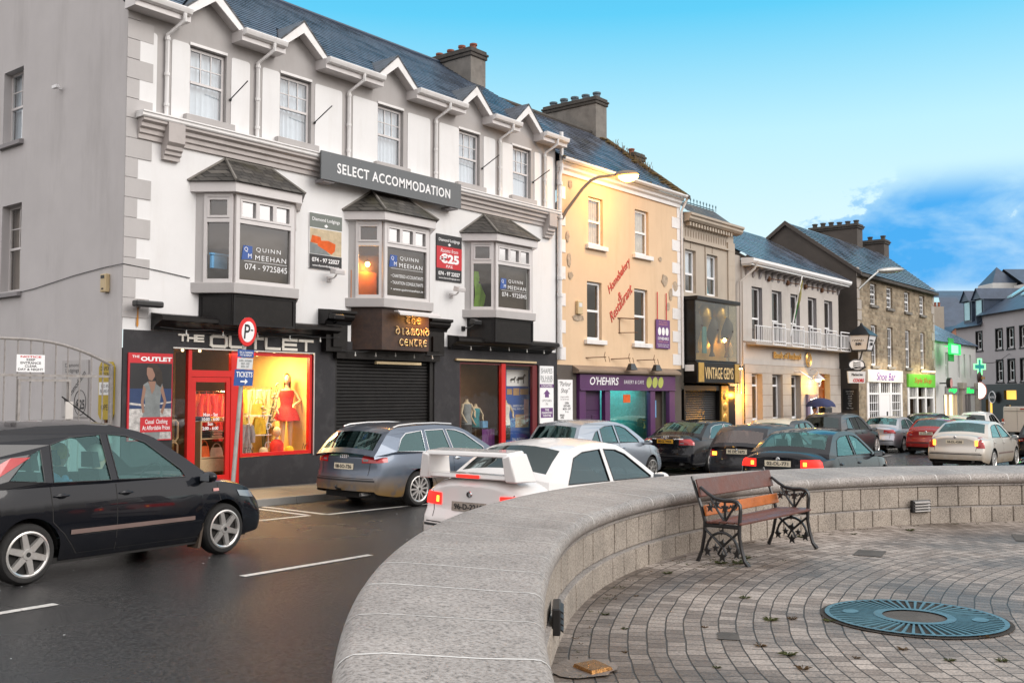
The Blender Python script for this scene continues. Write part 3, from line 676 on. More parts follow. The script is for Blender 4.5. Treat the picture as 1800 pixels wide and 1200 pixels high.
for(a,b),c in zip(GW,AX):
 hw=(b-a)/2+.16;zt=10.17;zb_=9.50;yv=16.92
 yr=16.80+(zt-9.46)/slope+.05
 mb=MB()
 for s in(-1,1):
  mb.quad((c+s*hw,yv,zb_+.02),(c,yv,zt),(c,yr,zt),(c+s*hw,16.95,zb_+.02))
  mb.quad((c+s*hw,yv,zb_-.03),(c+s*hw,yv,zb_+.02),(c,yv,zt),(c,yv,zt-.05))
 g=mb.build('gable_roof','slate_side',roof)
 mb=MB()
 for s in(-1,1):
  x0,x1=c+s*(hw-.02),c
  z0=zb_-.01;z1=zt-.045
  Q=[(x0,z0-.16),(x0,z0),(x1,z1),(x1,z1-.24)]
  mb.prism(Q,'y',yv+.01,yv+.035)
 mb.build('bargeboard','trim_white',roof,recalc=True)
 mb=MB()
 for s in(-1,1):
  mb.quad((c+s*(hw-.02),yv+.036,zb_-.13),(c,yv+.036,zt-.22),(c,YF,zt-.22),(c+s*(hw-.02),YF,zb_-.13))
 mb.build('soffit','pvc',roof)
edges=[BX0-.08]+[v for g in GW for v in g]+[BX1+.10]
for i in range(6):
 a,b=edges[2*i],edges[2*i+1]
 mb=MB();mb.box(a,b,16.86,YF+.01,9.245,9.30);mb.box(a,b,16.84,16.862,9.24,9.455);mb.box(a,a+.02,16.863,YF,9.301,9.46);mb.box(b-.02,b,16.863,YF,9.301,9.46)
 mb.build('boxed_eaves','pvc',roof)
 mb=MB();rows=[]
 for x in(a+.02,b-.02):
  rows.append([(x,16.838,9.48),(x,16.725,9.48),(x,16.715,9.46),(x,16.725,9.42),(x,16.745,9.37),(x,16.80,9.345),(x,16.838,9.345)])
 mb.grid(rows);mb.poly(rows[0]);mb.poly(rows[1]);mb.build('gutter','trim_white',roof,recalc=True)
for i,x in enumerate((10.69,12.83,15.39,18.33,20.9,22.96)):
 mb=MB();mb.tube([(x+.14,16.78,9.36),(x+.14,16.78,9.22),(x,YF-.06,8.98),(x,YF-.06,7.36)],.042,8)
 for z in(8.9,8.2,7.6):mb.lathe([(.042,z-.03),(.054,z-.03),(.054,z+.03),(.042,z+.03)],(x,YF-.06,0),8)
 mb.build('downpipe','trim_white',mainb,smooth=40)
def chimney(parent,x0,x1,y0,y1,zb,zt,m='chimney_render',pots=5,pm='clay_pot',potr=.11,poth=.28,cap=.08):
 mb=MB();mb.box(x0,x1,y0,y1,zb,zt-.28)
 c=mb.build('chimney',m,parent)
 mb=MB();mb.box(x0-cap*.6,x1+cap*.6,y0-cap*.6,y1+cap*.6,zt-.281,zt-.17);mb.box(x0-cap,x1+cap,y0-cap,y1+cap,zt-.169,zt-.09);mb.box(x0-cap*.4,x1+cap*.4,y0-cap*.4,y1+cap*.4,zt-.089,zt)
 mb.build('chimney_cap','chimney_dark',c,bevel=.02)
 for k in range(pots):
  y=lerp(y0+.2,y1-.2,k/max(1,pots-1)) if pots>1 else(y0+y1)/2;h=poth*random.uniform(.85,1.1)
  mb=MB();mb.lathe([(potr*.95,zt-.02),(potr*.9,zt+h*.7),(potr*1.12,zt+h*.74),(potr*1.12,zt+h),(potr*.8,zt+h),(potr*.8,zt+h*.5)],((x0+x1)/2,y,0),12)
  mb.build('chimney_pot',pm,c,smooth=40)
 return c
chimney(roof,22.95,23.66,20.0,21.85,11.0,12.78,pots=4,poth=.24)
ORI=[(12.66,.755,1.24),(16.76,.775,1.30),(20.83,.80,1.32)]
OY=16.60
for k,(c,hf,hw) in enumerate(ORI):
 o=thing('tmp',None,None) if False else None
 L0,L1,R1,R0=(c-hw,YF),(c-hf,OY),(c+hf,OY),(c+hw,YF)
 def ring(e,z):
  return[(c-hw-e,YF,z),(c-hf-e*.55,OY-e,z),(c+hf+e*.55,OY-e,z),(c+hw+e,YF,z)]
 mb=MB()
 mb.hexa(ring(.0,5.98),ring(0,6.0));mb.hexa(ring(.14,6.001),ring(.14,6.20))
 body=mb.build('oriel','pvc',mainb,recalc=True)
 mb=MB();mb.hexa(ring(.09,3.99),ring(.10,4.20));mb.build('oriel_sill','quoin_grey',body,recalc=True,bevel=.012)
 for fi,(A,B,nl) in enumerate(((L0,L1,1),(L1,R1,3),(R1,R0,1))):
  A=Vector(A);B=Vector(B);D=(B-A);Ln=D.length;D.normalize();Nn=Vector((D.y,-D.x))
  fn=lambda u,d,z,A=A,D=D,Nn=Nn:((A+D*u-Nn*d).x,(A+D*u-Nn*d).y,z)
  def bx(mb,a,b,z0,z1,e0=-.02,e1=.06):
   P=[fn(u,dd,z) for z in(z0,z1) for dd in(e0,e1) for u in(a,b)]
   mb.add(P,[(0,2,3,1),(4,5,7,6),(0,1,5,4),(2,6,7,3),(0,4,6,2),(1,3,7,5)])
  s0=.17 if fi==0 else.03;s1=Ln-(.17 if fi==2 else.03)
  mb=MB()
  pw=.09 if fi==1 else.065
  bx(mb,s0,s0+pw,4.2,5.98);bx(mb,s1-pw,s1,4.2,5.98);bx(mb,s0+pw,s1-pw,4.2,4.28);bx(mb,s0+pw,s1-pw,5.41,5.49);bx(mb,s0+pw,s1-pw,5.91,5.98)
  ux=[lerp(s0+pw,s1-pw,q/nl) for q in range(nl+1)]
  for q in range(nl):
   a,b=ux[q],ux[q+1]
   bx(mb,a,a+.045,5.501,5.899,-.03,.05);bx(mb,b-.045,b,5.501,5.899,-.03,.05);bx(mb,a+.045,b-.045,5.501,5.545,-.03,.05);bx(mb,a+.045,b-.045,5.855,5.899,-.03,.05)
  w=mb.build('oriel_window','pvc',body)
  mb=MB();mb.quad(fn(s0+.05,.03,4.25),fn(s1-.05,.03,4.25),fn(s1-.05,.03,5.45),fn(s0+.05,.03,5.45))
  mb.build('pane','pane_bay',w)
  for q in range(nl):
   a,b=ux[q]+.04,ux[q+1]-.04;mb=MB();mb.quad(fn(a,.025,5.54),fn(b,.025,5.54),fn(b,.025,5.86),fn(a,.025,5.86));mb.build('top_light_pane','pane_bay' if fi!=1 else 'pane_mirror',w)
  if fi in(0,2):
   mb=MB();bx(mb,0 if fi==0 else s1,s0 if fi==0 else Ln,4.2,5.98,0,.05);mb.build('oriel_cheek','quoin_grey',body)
  mb=MB();mb.quad(fn(.05,.16,4.9 if fi!=1 else 4.25),fn(Ln-.05,.16,4.9 if fi!=1 else 4.25),fn(Ln-.05,.16,5.95),fn(.05,.16,5.95)) if k!=1 or fi==1 else mb.quad(fn(.05,.16,5.2),fn(Ln-.05,.16,5.2),fn(Ln-.05,.16,5.95),fn(.05,.16,5.95))
  mb.build('blind','blind',w)
 mb=MB();mb.box(c-hw+.05,c+hw-.05,YF-.01,YF-.005,4.2,5.97)
 mb.build('room','interior_brown' if k==1 else 'interior_dark',body)
 mb=MB();e=ring(.20,6.205);T0=(c-.56,YF,6.80);T1=(c+.58,YF,6.80)
 mb.poly([e[0],e[1],T0]);mb.quad(e[1],e[2],T1,T0);mb.poly([e[2],e[3],T1]);e2=ring(.20,6.201);mb.poly(e2[::-1]);
 rr=mb.build('oriel_roof','slate_lead',body)
 mb=MB()
 for p,q in((e[0],T0),(e[1],T0),(e[2],T1),(e[3],T1)):mb.tube([(p[0],p[1],p[2]+.01),(q[0],q[1],q[2]+.01)],.032,6)
 mb.tube([T0,T1],.035,6);mb.build('hip_lead','chimney_render',rr)
mb=MB();mb.box(11.62,11.98,16.93,16.99,4.5,4.75);mb.box(11.60,12.02,16.92,16.99,4.76,4.80);mb.build('folder_box','cloth_blue',None,label='blue document box standing inside the leftmost oriel window',cat='box')
for k,(c,hf,hw) in enumerate(ORI):
 z0=3.36 if k!=1 else 3.02;e=.10 if k!=1 else.02
 b=[(c-hw+.1,YF,z0),(c-hf-e*.3,OY+.02-e*.3,z0),(c+hf+e*.3,OY+.02-e*.3,z0),(c+hw-.1,YF,z0)]
 t=[(p[0],p[1],3.985) for p in b]
 mb=MB();mb.hexa(b,t);ob=mb.build('oriel_base','black_gloss' if k!=1 else 'sign_brown',mainb,recalc=True)
 if k!=1:
  mb=MB()
  for(A,B) in((b[0],b[1]),(b[1],b[2]),(b[2],b[3])):
   A=Vector(A);B=Vector(B);D=(B-A).normalized();Nn=Vector((D.y,-D.x,0));L=(B-A).length
   for(u0,u1,a0,a1) in((.02,.07,z0,3.98),(L-.07,L-.02,z0,3.98),(.07,L-.07,z0,z0+.05),(.07,L-.07,3.93,3.98)):
    P=[A+D*u+Nn*d+Vector((0,0,z-z0)) for z in(a0,a1) for d in(.018,-.005) for u in(u0,u1)]
    mb.add(P,[(0,1,3,2),(4,6,7,5),(0,4,5,1),(2,3,7,6),(0,2,6,4),(1,5,7,3)])
  mb.build('base_frame','black_matt',ob)
# -------------- ground floor of the long building
mb=MB()
so=[(10.96,12.52,.16,2.88,.12),(12.52,14.43,.69,2.88,.12),(15.07,18.34,-1,2.93,.26),(19.30,22.66,.22,2.83,.12)]
mb.wall(BX0,BX1,-1,3.2,so,.12,lambda u,d,z:(u,YF-.03+d,z))
mb.quad((BX0,YF-.03,3.2),(BX1,YF-.03,3.2),(BX1,YF+.01,3.2),(BX0,YF+.01,3.2))
mb.box(10.96,11.30,YF-.02,YF+.08,.16,.62)
mb.build('shopfront_wall','shop_slate',mainb)
def old_cornice(x0,x1,z0,z1,dep=.40,m='black_gloss'):
 mb=MB();h=z1-z0
 P=[(YF+.01,z0),(YF-.10,z0),(YF-.13,z0+h*.25),(YF-dep*.65,z0+h*.45),(YF-dep*.8,z0+h*.55),(YF-dep,z0+h*.62),(YF-dep,z0+h*.85),(YF-dep*.9,z1),(YF+.01,z1+.05)]
 mb.prism(P,'x',x0,x1);c=mb.build('old_cornice',m,mainb,recalc=True)
 return c
old_cornice(10.48,14.95,3.22,3.50);old_cornice(18.85,23.2,3.16,3.46)
for x in(14.62,17.86):
 mb=MB();mb.box(x+.03,x+.66,YF-.20,YF+.01,2.95,3.55)
 P=[(YF+.01,3.551),(YF-.22,3.551),(YF-.25,3.62),(YF-.32,3.66),(YF-.36,3.72),(YF-.36,3.77),(YF-.44,3.80),(YF-.44,3.86),(YF+.01,3.90)]
 mb.prism(P,'x',x-.04,x+.73);mb.box(x+.2,x+.5,YF-.25,YF-.201,3.05,3.42)
 mb.build('console','black_gloss',mainb,recalc=True)
mb=MB();rows=[];z=.05
while z<2.93:
 rows+=[[(15.07,YF+.10,z),(18.34,YF+.10,z)],[(15.07,YF+.072,z+.02),(18.34,YF+.072,z+.02)],[(15.07,YF+.072,z+.055),(18.34,YF+.072,z+.055)],[(15.07,YF+.10,z+.074),(18.34,YF+.10,z+.074)]];z+=.078
mb.grid(rows);mb.box(15.07,15.14,YF+.0,YF+.14,-.3,2.93);mb.box(18.2,18.34,YF+.0,YF+.14,-.3,2.93)
mb.build('roller_shutter','shutter_metal',mainb)
mb=MB();mb.box(15.0,18.4,YF-.16,YF+.05,2.80,3.0);mb.build('shutter_box','black_gloss',mainb)
mb=MB();mb.box(16.2,17.7,YF-.19,YF-.12,2.70,2.76);mb.build('strip_light','pale_wood',None,label='thin unlit strip light under the black box over the roller shutter',cat='light')
# --- outlet shop: red frame, glass, warm room
def frame(mb,x0,x1,z0,z1,t,y0,y1,tb=None):
 tb=tb if tb is not None else t
 mb.box(x0,x0+t,y0,y1,z0,z1);mb.box(x1-t,x1,y0,y1,z0,z1)
 mb.box(x0+t,x1-t,y0,y1,z1-t,z1)
 if tb:mb.box(x0+t,x1-t,y0,y1,z0,z0+tb)
mb=MB();frame(mb,12.53,14.42,.70,2.87,.075,YF-.01,YF+.08)
rw=mb.build('display_window','red_paint',mainb)
mb=MB();mb.quad((12.58,YF+.04,.75),(14.36,YF+.04,.75),(14.36,YF+.04,2.82),(12.58,YF+.04,2.82));mb.build('pane','pane_shop',rw)
mb=MB();mb.box(11.30,11.38,YF-.02,YF+.07,.16,2.87);mb.box(12.30,12.52,YF-.02,YF+.07,.16,2.87);mb.box(11.38,12.30,YF-.02,YF+.07,2.34,2.47)
df=mb.build('door_frame','red_paint',mainb)
mb=MB();frame(mb,11.385,12.295,.20,2.335,.10,YF-.005,YF+.05,.17);dr=mb.build('door','red_paint',mainb)
mb=MB();mb.quad((11.45,YF+.02,.32),(12.23,YF+.02,.32),(12.23,YF+.02,2.27),(11.45,YF+.02,2.27));mb.quad((11.38,YF+.03,2.47),(12.3,YF+.03,2.47),(12.3,YF+.03,2.87),(11.38,YF+.03,2.87));mb.quad((10.97,YF+.03,.62),(11.3,YF+.03,.62),(11.3,YF+.03,2.87),(10.97,YF+.03,2.87));mb.build('pane','pane_shop',dr)
mb=MB();put_text(mb,"Mon - Sat\n10:00 - 6:00\nSun\n2:00 - 6:00",face_fn(11.85,YF+.012,1.45),w=.40,h=.34,depth=.002,bold=.02);mb.build('opening_hours','sign_white',dr)
mb=MB();mb.box(10.94,14.46,YF-.055,YF-.032,2.88,2.905);mb.box(14.43,14.46,YF-.055,YF-.032,.66,2.879);mb.build('edge_trim','alu',mainb)
mb=MB();D=3.2
mb.quad((10.96,YF+.12,.14),(14.9,YF+.12,.14),(14.9,YF+D,.14),(10.96,YF+D,.14),1)
mb.quad((10.96,YF+D,.14),(14.9,YF+D,.14),(14.9,YF+D,2.95),(10.96,YF+D,2.95),0)
mb.quad((14.43,YF+.12,.14),(14.43,YF+D,.14),(14.43,YF+D,2.95),(14.43,YF+.12,2.95),0)
mb.quad((10.96,YF+.12,.14),(10.96,YF+D,.14),(10.96,YF+D,2.95),(10.96,YF+.12,2.95),2)
mb.quad((10.96,YF+.12,2.95),(14.9,YF+.12,2.95),(14.9,YF+D,2.95),(10.96,YF+D,2.95),0)
mb.box(12.76,14.43,YF+.12,YF+1.0,.5,.68,0)
room=mb.build('shop_room',['shop_wall','interior_brown','interior_dark'],mainb)
mb=MB()
for x,y in((11.5,YF+.5),(11.9,YF+.5),(12.9,YF+.4),(13.7,YF+.4),(13.3,YF+1.6),(14.0,YF+1.4)):
 mb.lathe([(.001,2.85),(.02,2.85),(.03,2.88),(.018,2.92),(.018,2.95)],(x,y,0),8)
mb.build('ceiling_spot','lit_cream',mainb)
def area(name,loc,tgt,e,col,sx,sy=None):
 L=bpy.data.lights.new(name,'AREA');L.energy=e;L.color=col;L.size=sx
 if sy:L.shape='RECTANGLE';L.size_y=sy
 o=bpy.data.objects.new(name,L);COL.objects.link(o);o.location=loc;o.rotation_euler=(Vector(loc)-Vector(tgt)).to_track_quat('Z','Y').to_euler();return o
def point(name,loc,e,col,r=.05):
 L=bpy.data.lights.new(name,'POINT');L.energy=e;L.color=col;L.shadow_soft_size=r
 o=bpy.data.objects.new(name,L);COL.objects.link(o);o.location=loc;return o
area('shop_ceiling_light',(13.5,YF+.75,2.86),(13.85,YF+.8,0),105,(1,.68,.26),1.0,.5)
mb=MB();mb.box(13.08,13.12,YF+1.1,YF+3.2,.14,2.95);mb.build('added_partition','interior_brown',mainb)  # dark divider added to keep the doorway side of the room dim
area('shop_back_light',(12.2,YF+.45,2.88),(12.4,YF+.9,0),15,(1,.62,.30),1.6,.8)
def garment(mb,x,y,z,w,h,m=None,sl=True):
 k=8;rows=[]
 for i in range(7):
  t=i/6;zz=z-h*t;ww=w*(.30+.2*min(1,t*4)) if t<.25 else w*(.46+.06*t)
  rows.append([(x+(j/k*2-1)*ww,y-.06*math.sin(j/k*math.pi)-.02*math.sin(j*2.3+t*3),zz) for j in range(k+1)])
 mb.grid(rows,m)
 rows2=[[(p[0],y+.06,p[2]) for p in r] for r in rows];mb.grid(rows2,m)
 if sl:
  for s in(-1,1):mb.tube([(x+s*w*.42,y,z-.03),(x+s*w*.62,y-.02,z-h*.35),(x+s*w*.66,y-.02,z-h*.62)],[.07,.06,.05],7,m)
def rail(x0,x1,y,z,cloths,label):
 t=thing('clothes_rail',label,'clothes rail',((x0+x1)/2,y,.14))
 mb=MB();mb.tube([(x0,y,.2),(x0,y,z),(x1,y,z),(x1,y,.2)],.015,6);mb.build('rail','chrome',t)
 for i,c in enumerate(cloths):
  mb=MB();x=lerp(x0+.08,x1-.08,i/max(1,len(cloths)-1));garment(mb,x,y-.02*(i%2),z-.05,.30,.85 if i%3 else 1.0);mb.tube([(x,y,z+.01),(x,y,z-.06)],.006,5)
  mb.build('garment',c,t,smooth=60)
rail(12.12,12.98,YF+.95,2.05,['cloth_orange','cloth_red','cloth_orange','cloth_red','cloth_olive'],'rail of orange and red tops seen through the red shop door')
rail(13.15,14.38,YF+1.35,2.15,['cloth_olive','cloth_yellow','cloth_olive','cloth_cream','cloth_white','cloth_cream'],'rail of olive and cream coats at the back of the yellow lit shop')
def shelf_unit(x0,x1,y0,y1,zs,m,label):
 t=thing('shelf_unit',label,'shelf',((x0+x1)/2,(y0+y1)/2,.14))
 for z in zs:mb=MB();mb.box(x0,x1,y0,y1,z-.025,z);mb.build('shelf',m,t)
 mb=MB();mb.box(x0-.03,x0,y0,y1,.14,zs[-1]);mb.box(x1,x1+.03,y0,y1,.14,zs[-1]);mb.build('side_panel',m,t)
 return t
sh=shelf_unit(11.88,12.66,YF+.35,YF+.75,(.72,1.1,1.45),'pale_wood','pale wooden shelves of folded clothes and bags behind the red door')
mb=MB();mb.box(11.88,12.66,YF+.35,YF+.75,.42,.68);mb.build('drawer_box','pale_wood',sh)
for i,(x,z,w,h,c) in enumerate(((11.98,1.45,.26,.09,'cloth_navy'),(12.26,1.45,.26,.07,'cloth_yellow'),(12.50,1.45,.22,.06,'cloth_white'),(12.0,1.1,.24,.14,'cloth_black'),(12.28,1.1,.24,.16,'cloth_cream'),(12.53,1.1,.2,.12,'cloth_black'))):
 mb=MB()
 for q in range(3):
  rr=[(x-w/2+random.uniform(-.02,.02),YF+.38),(x+w/2,YF+.38),(x+w/2,YF+.68),(x-w/2,YF+.68)]
  mb.hexa([(a,b,z+h*q/3) for a,b in rr],[(a*.98+x*.02,b,z+h*(q+.92)/3) for a,b in rr])
 mb.build('folded_clothes',c,None,bevel=.02,label=('dark navy','yellow','white','black','cream','small black')[i]+' pile of folded clothes on the '+('top' if i<3 else 'middle')+' shelf behind the red door',cat='clothes',group='piles of folded clothes')
def handbag(x,y,z,w,h,m,label):
 t=thing('handbag',label,'bag',(x,y,z))
 mb=MB();rows=[]
 for i in range(6):
  q=i/5;ww=w/2*(1.0-.25*q*q);dd=.07*(1-.6*q)
  rows.append([(x+ww*math.cos(a),y+dd*math.sin(a),z+h*q) for a in[2*math.pi*j/14 for j in range(14)]])
 mb.grid(rows,None,True);mb.poly(rows[-1]);mb.build('body',m,t,smooth=50)
 mb=MB();mb.tube([(x+w*.28*math.cos(a),y,z+h*.95+h*.5*math.sin(a)) for a in[math.pi*j/10 for j in range(11)]],.01,6);mb.build('handle',m,t,smooth=50)
handbag(12.01,YF+.45,.72,.26,.22,'cloth_orange','orange handbag on the bottom shelf behind the red door')
handbag(12.30,YF+.45,.72,.32,.18,'cloth_cream','cream patterned handbag on the bottom shelf behind the red door')
handbag(12.56,YF+.45,.72,.16,.18,'cloth_red','small red handbag on the bottom shelf behind the red door')
handbag(13.42,YF+.55,1.55,.40,.24,'cloth_yellow','large yellow handbag on the white wire stand in the display window')
t=thing('wire_stand','curly white wire display stand holding yellow bags in the lit window','stand',(13.35,YF+.5,.68))
mb=MB()
for s in(-1,1):
 mb.tube([(13.38+s*.25,YF+.5,.68),(13.38+s*.27,YF+.5,1.1),(13.38+s*.22,YF+.5,1.3),(13.38+s*.27,YF+.5,1.54)],.012,6)
 for z in(.9,1.3):mb.tube([(13.38+s*(.27-.09*q/12)+.07*math.cos(q*.8)*s,YF+.48,z+.07*math.sin(q*.8)) for q in range(9)],.009,5)
mb.build('wire_frame','sign_white',t)
for z in(1.12,1.54):mb=MB();mb.box(13.10,13.66,YF+.40,YF+.62,z-.012,z);mb.build('tray','sign_white',t)
mb=MB();garment(mb,13.38,YF+.45,1.5,.30,.36,sl=False);mb.build('yellow_cloth','cloth_yellow',None,label='bright yellow folded scarf on the lower tray of the wire stand',cat='scarf',smooth=60)
mb=MB();garment(mb,13.02,YF+.42,1.35,.22,.62,sl=True);mb.build('grey_cardigan','cloth_grey',None,label='grey knitted cardigan hung low at the left of the lit window',cat='cardigan',smooth=60)
def mannequin(x,y,z,h,skin,dress,label,hair=None,head=True,legs=True,skirt=None,turn=0.0,lower=None):
 t=thing('mannequin',label,'mannequin',(x,y,z))
 s=h/1.75
 mb=MB()
 def P(a,b,c):ca,sa=math.cos(turn),math.sin(turn);return(x+s*(a*ca-b*sa),y+s*(a*sa+b*ca),z+s*c)
 rows=[]
 for(hh,rx,ry) in((.84,.155,.10),(.92,.165,.11),(1.0,.14,.10),(1.08,.125,.09),(1.18,.145,.10),(1.28,.155,.105),(1.38,.15,.09),(1.44,.10,.07),(1.47,.05,.05),(1.54,.045,.045)):
  rows.append([P(rx*math.cos(q*math.pi/6),ry*math.sin(q*math.pi/6),hh) for q in range(12)])
 mb.grid(rows,None,True);mb.poly(rows[-1])
 if head:
  rr=[[P(.075*math.cos(v)*math.cos(q*math.pi/6),-.01+.095*math.cos(v)*math.sin(q*math.pi/6),1.64+.12*math.sin(v)) for q in range(12)] for v in[-1.57+3.14*i/8 for i in range(9)]]
  mb.grid(rr,None,True);mb.tube([P(0,-.10,1.66),P(0,-.125,1.625),P(0,-.10,1.61)],.014,6)
 for sd,bend in((-1,0),(1,1)):
  sh_=(sd*.165,0,1.40)
  el=(sd*.26,-.02,1.14) if not bend else(sd*.30,-.05,1.17);ha=(sd*.22,-.14,.92) if not bend else(sd*.12,-.2,1.06)
  mb.tube([P(*sh_),P(*el),P(*ha),P(ha[0]-sd*.02,ha[1]-.05,ha[2]-.05)],[.045*s,.036*s,.026*s,.02*s],8)
 if legs:
  for sd in(-1,1):mb.tube([P(sd*.08,0,.86),P(sd*.085,-.02,.48),P(sd*.09,0,.08),P(sd*.09,-.12,.02)],[.085*s,.055*s,.035*s,.03*s],8)
 else:mb.tube([P(0,0,.85),P(0,0,0)],.02,8)
 mb.build('body',skin,t,smooth=60)
 mb=MB();rows=[]
 prof=[(1.40,.155,.10),(1.34,.165,.115),(1.26,.165,.118),(1.10,.135,.10),(1.04,.14,.108)]
 if skirt:prof+=[(.98,.19,.15),(.86,.25,.20),(.72,.29,.24)]
 else:prof+=[(.95,.165,.12),(.80,.18,.13)]
 for hh,rx,ry in prof:rows.append([P((rx+(.02*math.sin(q*5) if skirt and hh<1 else 0))*math.cos(q*math.pi/12),(ry+(.02*math.sin(q*5) if skirt and hh<1 else 0))*math.sin(q*math.pi/12),hh) for q in range(24)])
 mb.grid(rows,None,True);mb.build('dress' if skirt else 'top',dress,t,smooth=60)
 if lower:
  mb=MB();mb.grid([[P(rx*math.cos(q*math.pi/8),ry*math.sin(q*math.pi/8),hh) for q in range(16)] for hh,rx,ry in((.86,.178,.125),(.6,.19,.13),(.35,.185,.125))],None,True);mb.build('skirt',lower,t,smooth=60)
 if hair and head:
  mb=MB();rr=[]
  for i in range(9):
   v=1.57-i*.42;r_=.10 if v>-.4 else.115;zz=1.66+(.135*math.sin(v) if v>-.4 else-.05-.055*(i-4.6))
   rr.append([P(r_*max(.05,math.cos(max(v,-.4)))*math.cos(a),.02+r_*1.15*max(.05,math.cos(max(v,-.4)))*math.sin(a),zz) for a in[-.75+(math.pi+1.5)*j/14 for j in range(15)]])
  mb.grid(rr);mb.build('hair',hair,t,smooth=70)
 return t
mannequin(14.17,YF+.55,.70,1.72,'skin_lit','cloth_red','tall blond mannequin in a short red dress in the lit shop window',hair='hair_blond',skirt=True,turn=-.5)
t=thing('child_mannequin','bald child mannequin bust in a red top at the bottom of the lit window','mannequin',(13.72,YF+.3,.70))
mb=MB();mb.ell((13.72,YF+.3,1.18),.085,.10,.115,14,10);mb.tube([(13.72,YF+.3,1.08),(13.72,YF+.3,.98)],.04,8);mb.tube([(13.72,YF+.2,1.19),(13.72,YF+.185,1.165),(13.72,YF+.2,1.15)],.012,5);mb.build('head','skin_lit',t,smooth=60)
mb=MB();mb.lathe([(.05,1.02),(.10,.99),(.15,.92),(.15,.70)],(13.72,YF+.3,0),14);mb.build('top','cloth_red',t,smooth=60)
t=thing('flower_spray','spray of white and yellow blossom beside the red dress mannequin','flowers',(13.5,YF+.5,.70))
mb=MB();fl=MB();rnd=random.Random(3)
for k in range(9):
 a=rnd.uniform(-.5,.5);top=(13.55+a*.55+.1,YF+.5+rnd.uniform(-.1,.1),rnd.uniform(1.5,2.3))
 mb.tube([(13.52,YF+.5,.7),(13.52+a*.2,YF+.5,1.2),top],.008,5)
 for q in range(7):
  u=rnd.uniform(.45,1);p=(lerp(13.52,top[0],u)+rnd.uniform(-.06,.06),top[1]+rnd.uniform(-.05,.05),lerp(.9,top[2],u));r_=rnd.uniform(.018,.038);fl.ell(p,r_,r_,r_*.7,7,4)
mb.build('stems','weed',t);fl.build('blossoms','cloth_cream',t,smooth=60)
for x,c,l in((13.35,'cloth_cream','cream brimmed sun hat lying at the bottom of the lit window'),(14.05,'cloth_yellow','yellow sun hat lying beside the child mannequin')):
 mb=MB();mb.lathe([(.17,.70),(.16,.73),(.10,.74),(.09,.82),(.05,.86),(.001,.87)],(x,YF+.28,0),18);mb.build('sun_hat',c,None,smooth=60,label=l,cat='hat')
mb=MB();put_text(mb,"ZEN",face_fn(12.78,YF+.03,.83),w=.26,h=.13,depth=.002,shear=.2);mb.build('window_lettering','sign_black',rw)
mb=MB();mb.tube([(14.2,YF+.03,.80),(14.23,YF+.03,.92),(14.27,YF+.03,.80),(14.30,YF+.03,.90),(14.27,YF+.03,.86),(14.36,YF+.03,.93)],.006,5);mb.build('scribble','sign_black',rw)
t=thing('shelf_cubes','two pale rounded shelf cubes behind the narrow glass left of the door','shelf',(11.12,YF+.3,.62))
for z in(.64,1.08):
 mb=MB();mb.tube([(11.0,YF+.3,z),(11.25,YF+.3,z),(11.29,YF+.3,z+.05),(11.29,YF+.3,z+.35),(11.25,YF+.3,z+.40),(11.0,YF+.3,z+.40)],.02,6,closed=True);mb.build('cube_frame','pale_wood',t)
# --- second display window
mb=MB();mb.box(21.02,21.2,YF-.02,YF+.07,.22,2.83);w2=mb.build('red_mullion','red_paint',mainb)
mb=MB();frame(mb,19.31,22.65,.23,2.82,.04,YF+.0,YF+.07);mb.box(22.42,22.61,YF-.01,YF+.07,.27,2.78);mb.build('window_frame','maroon_paint',mainb)
mb=MB();mb.quad((19.33,YF+.05,.25),(22.42,YF+.05,.25),(22.42,YF+.05,2.8),(19.33,YF+.05,2.8));mb.build('display_pane','pane_shop',mainb)
mb=MB()
mb.quad((19.30,YF+1.6,.2),(23.4,YF+1.6,.2),(23.4,YF+1.6,2.9),(19.30,YF+1.6,2.9));mb.quad((19.3,YF+.12,.22),(23.4,YF+.12,.22),(23.4,YF+1.6,.22),(19.3,YF+1.6,.22));mb.quad((19.3,YF+.12,.2),(19.3,YF+1.6,.2),(19.3,YF+1.6,2.9),(19.3,YF+.12,2.9));mb.quad((23.4,YF+.12,.2),(23.4,YF+1.6,.2),(23.4,YF+1.6,2.9),(23.4,YF+.12,2.9));mb.quad((19.3,YF+.12,2.84),(23.4,YF+.12,2.84),(23.4,YF+1.6,2.84),(19.3,YF+1.6,2.84))
mb.build('display_recess','interior_brown',mainb);area('display_light',(20.6,YF+.6,2.8),(20.6,YF+.7,0),9,(1,.80,.62),1.8,.3)
mb=MB();mb.box(19.1,22.5,YF-.10,YF-.035,2.86,2.91);mb.build('strip_light','pale_wood',None,label='long pale strip light above the second display window',cat='light')
mannequin(20.12,YF+.45,.45,1.6,'cloth_cream','dress_grey','headless mannequin in a grey patterned top in the dark window',head=False,legs=False,lower='cloth_black')
mannequin(20.95,YF+.85,.40,1.5,'cloth_cream','cloth_teal','headless mannequin in a green and cream top further back in the dark window',head=False,legs=False)
mannequin(21.48,YF+.22,.40,1.62,'cloth_cream','cloth_white','headless mannequin in a white top and black skirt beside the blue poster',head=False,legs=False,lower='cloth_black')
t=thing('display_table','small table with a purple spotted cloth in the dark shop window','table',(20.85,YF+.5,.22))
mb=MB();mb.box(20.55,21.15,YF+.3,YF+.7,1.05,1.08);mb.build('tabletop','black_gloss',t)
mb=MB();mb.grid([[(20.58+.52*j/10,YF+.3-.03*math.sin(j*1.9),z) for j in range(11)] for z in(.3,1.05)]);mb.build('table_cloth','cloth_purple',t,smooth=60)
mb=MB();mb.box(20.7,20.92,YF+.38,YF+.5,1.08,1.26);mb.build('gift_box','cloth_blue',None,label='pale blue gift box on the purple clothed table',cat='box')
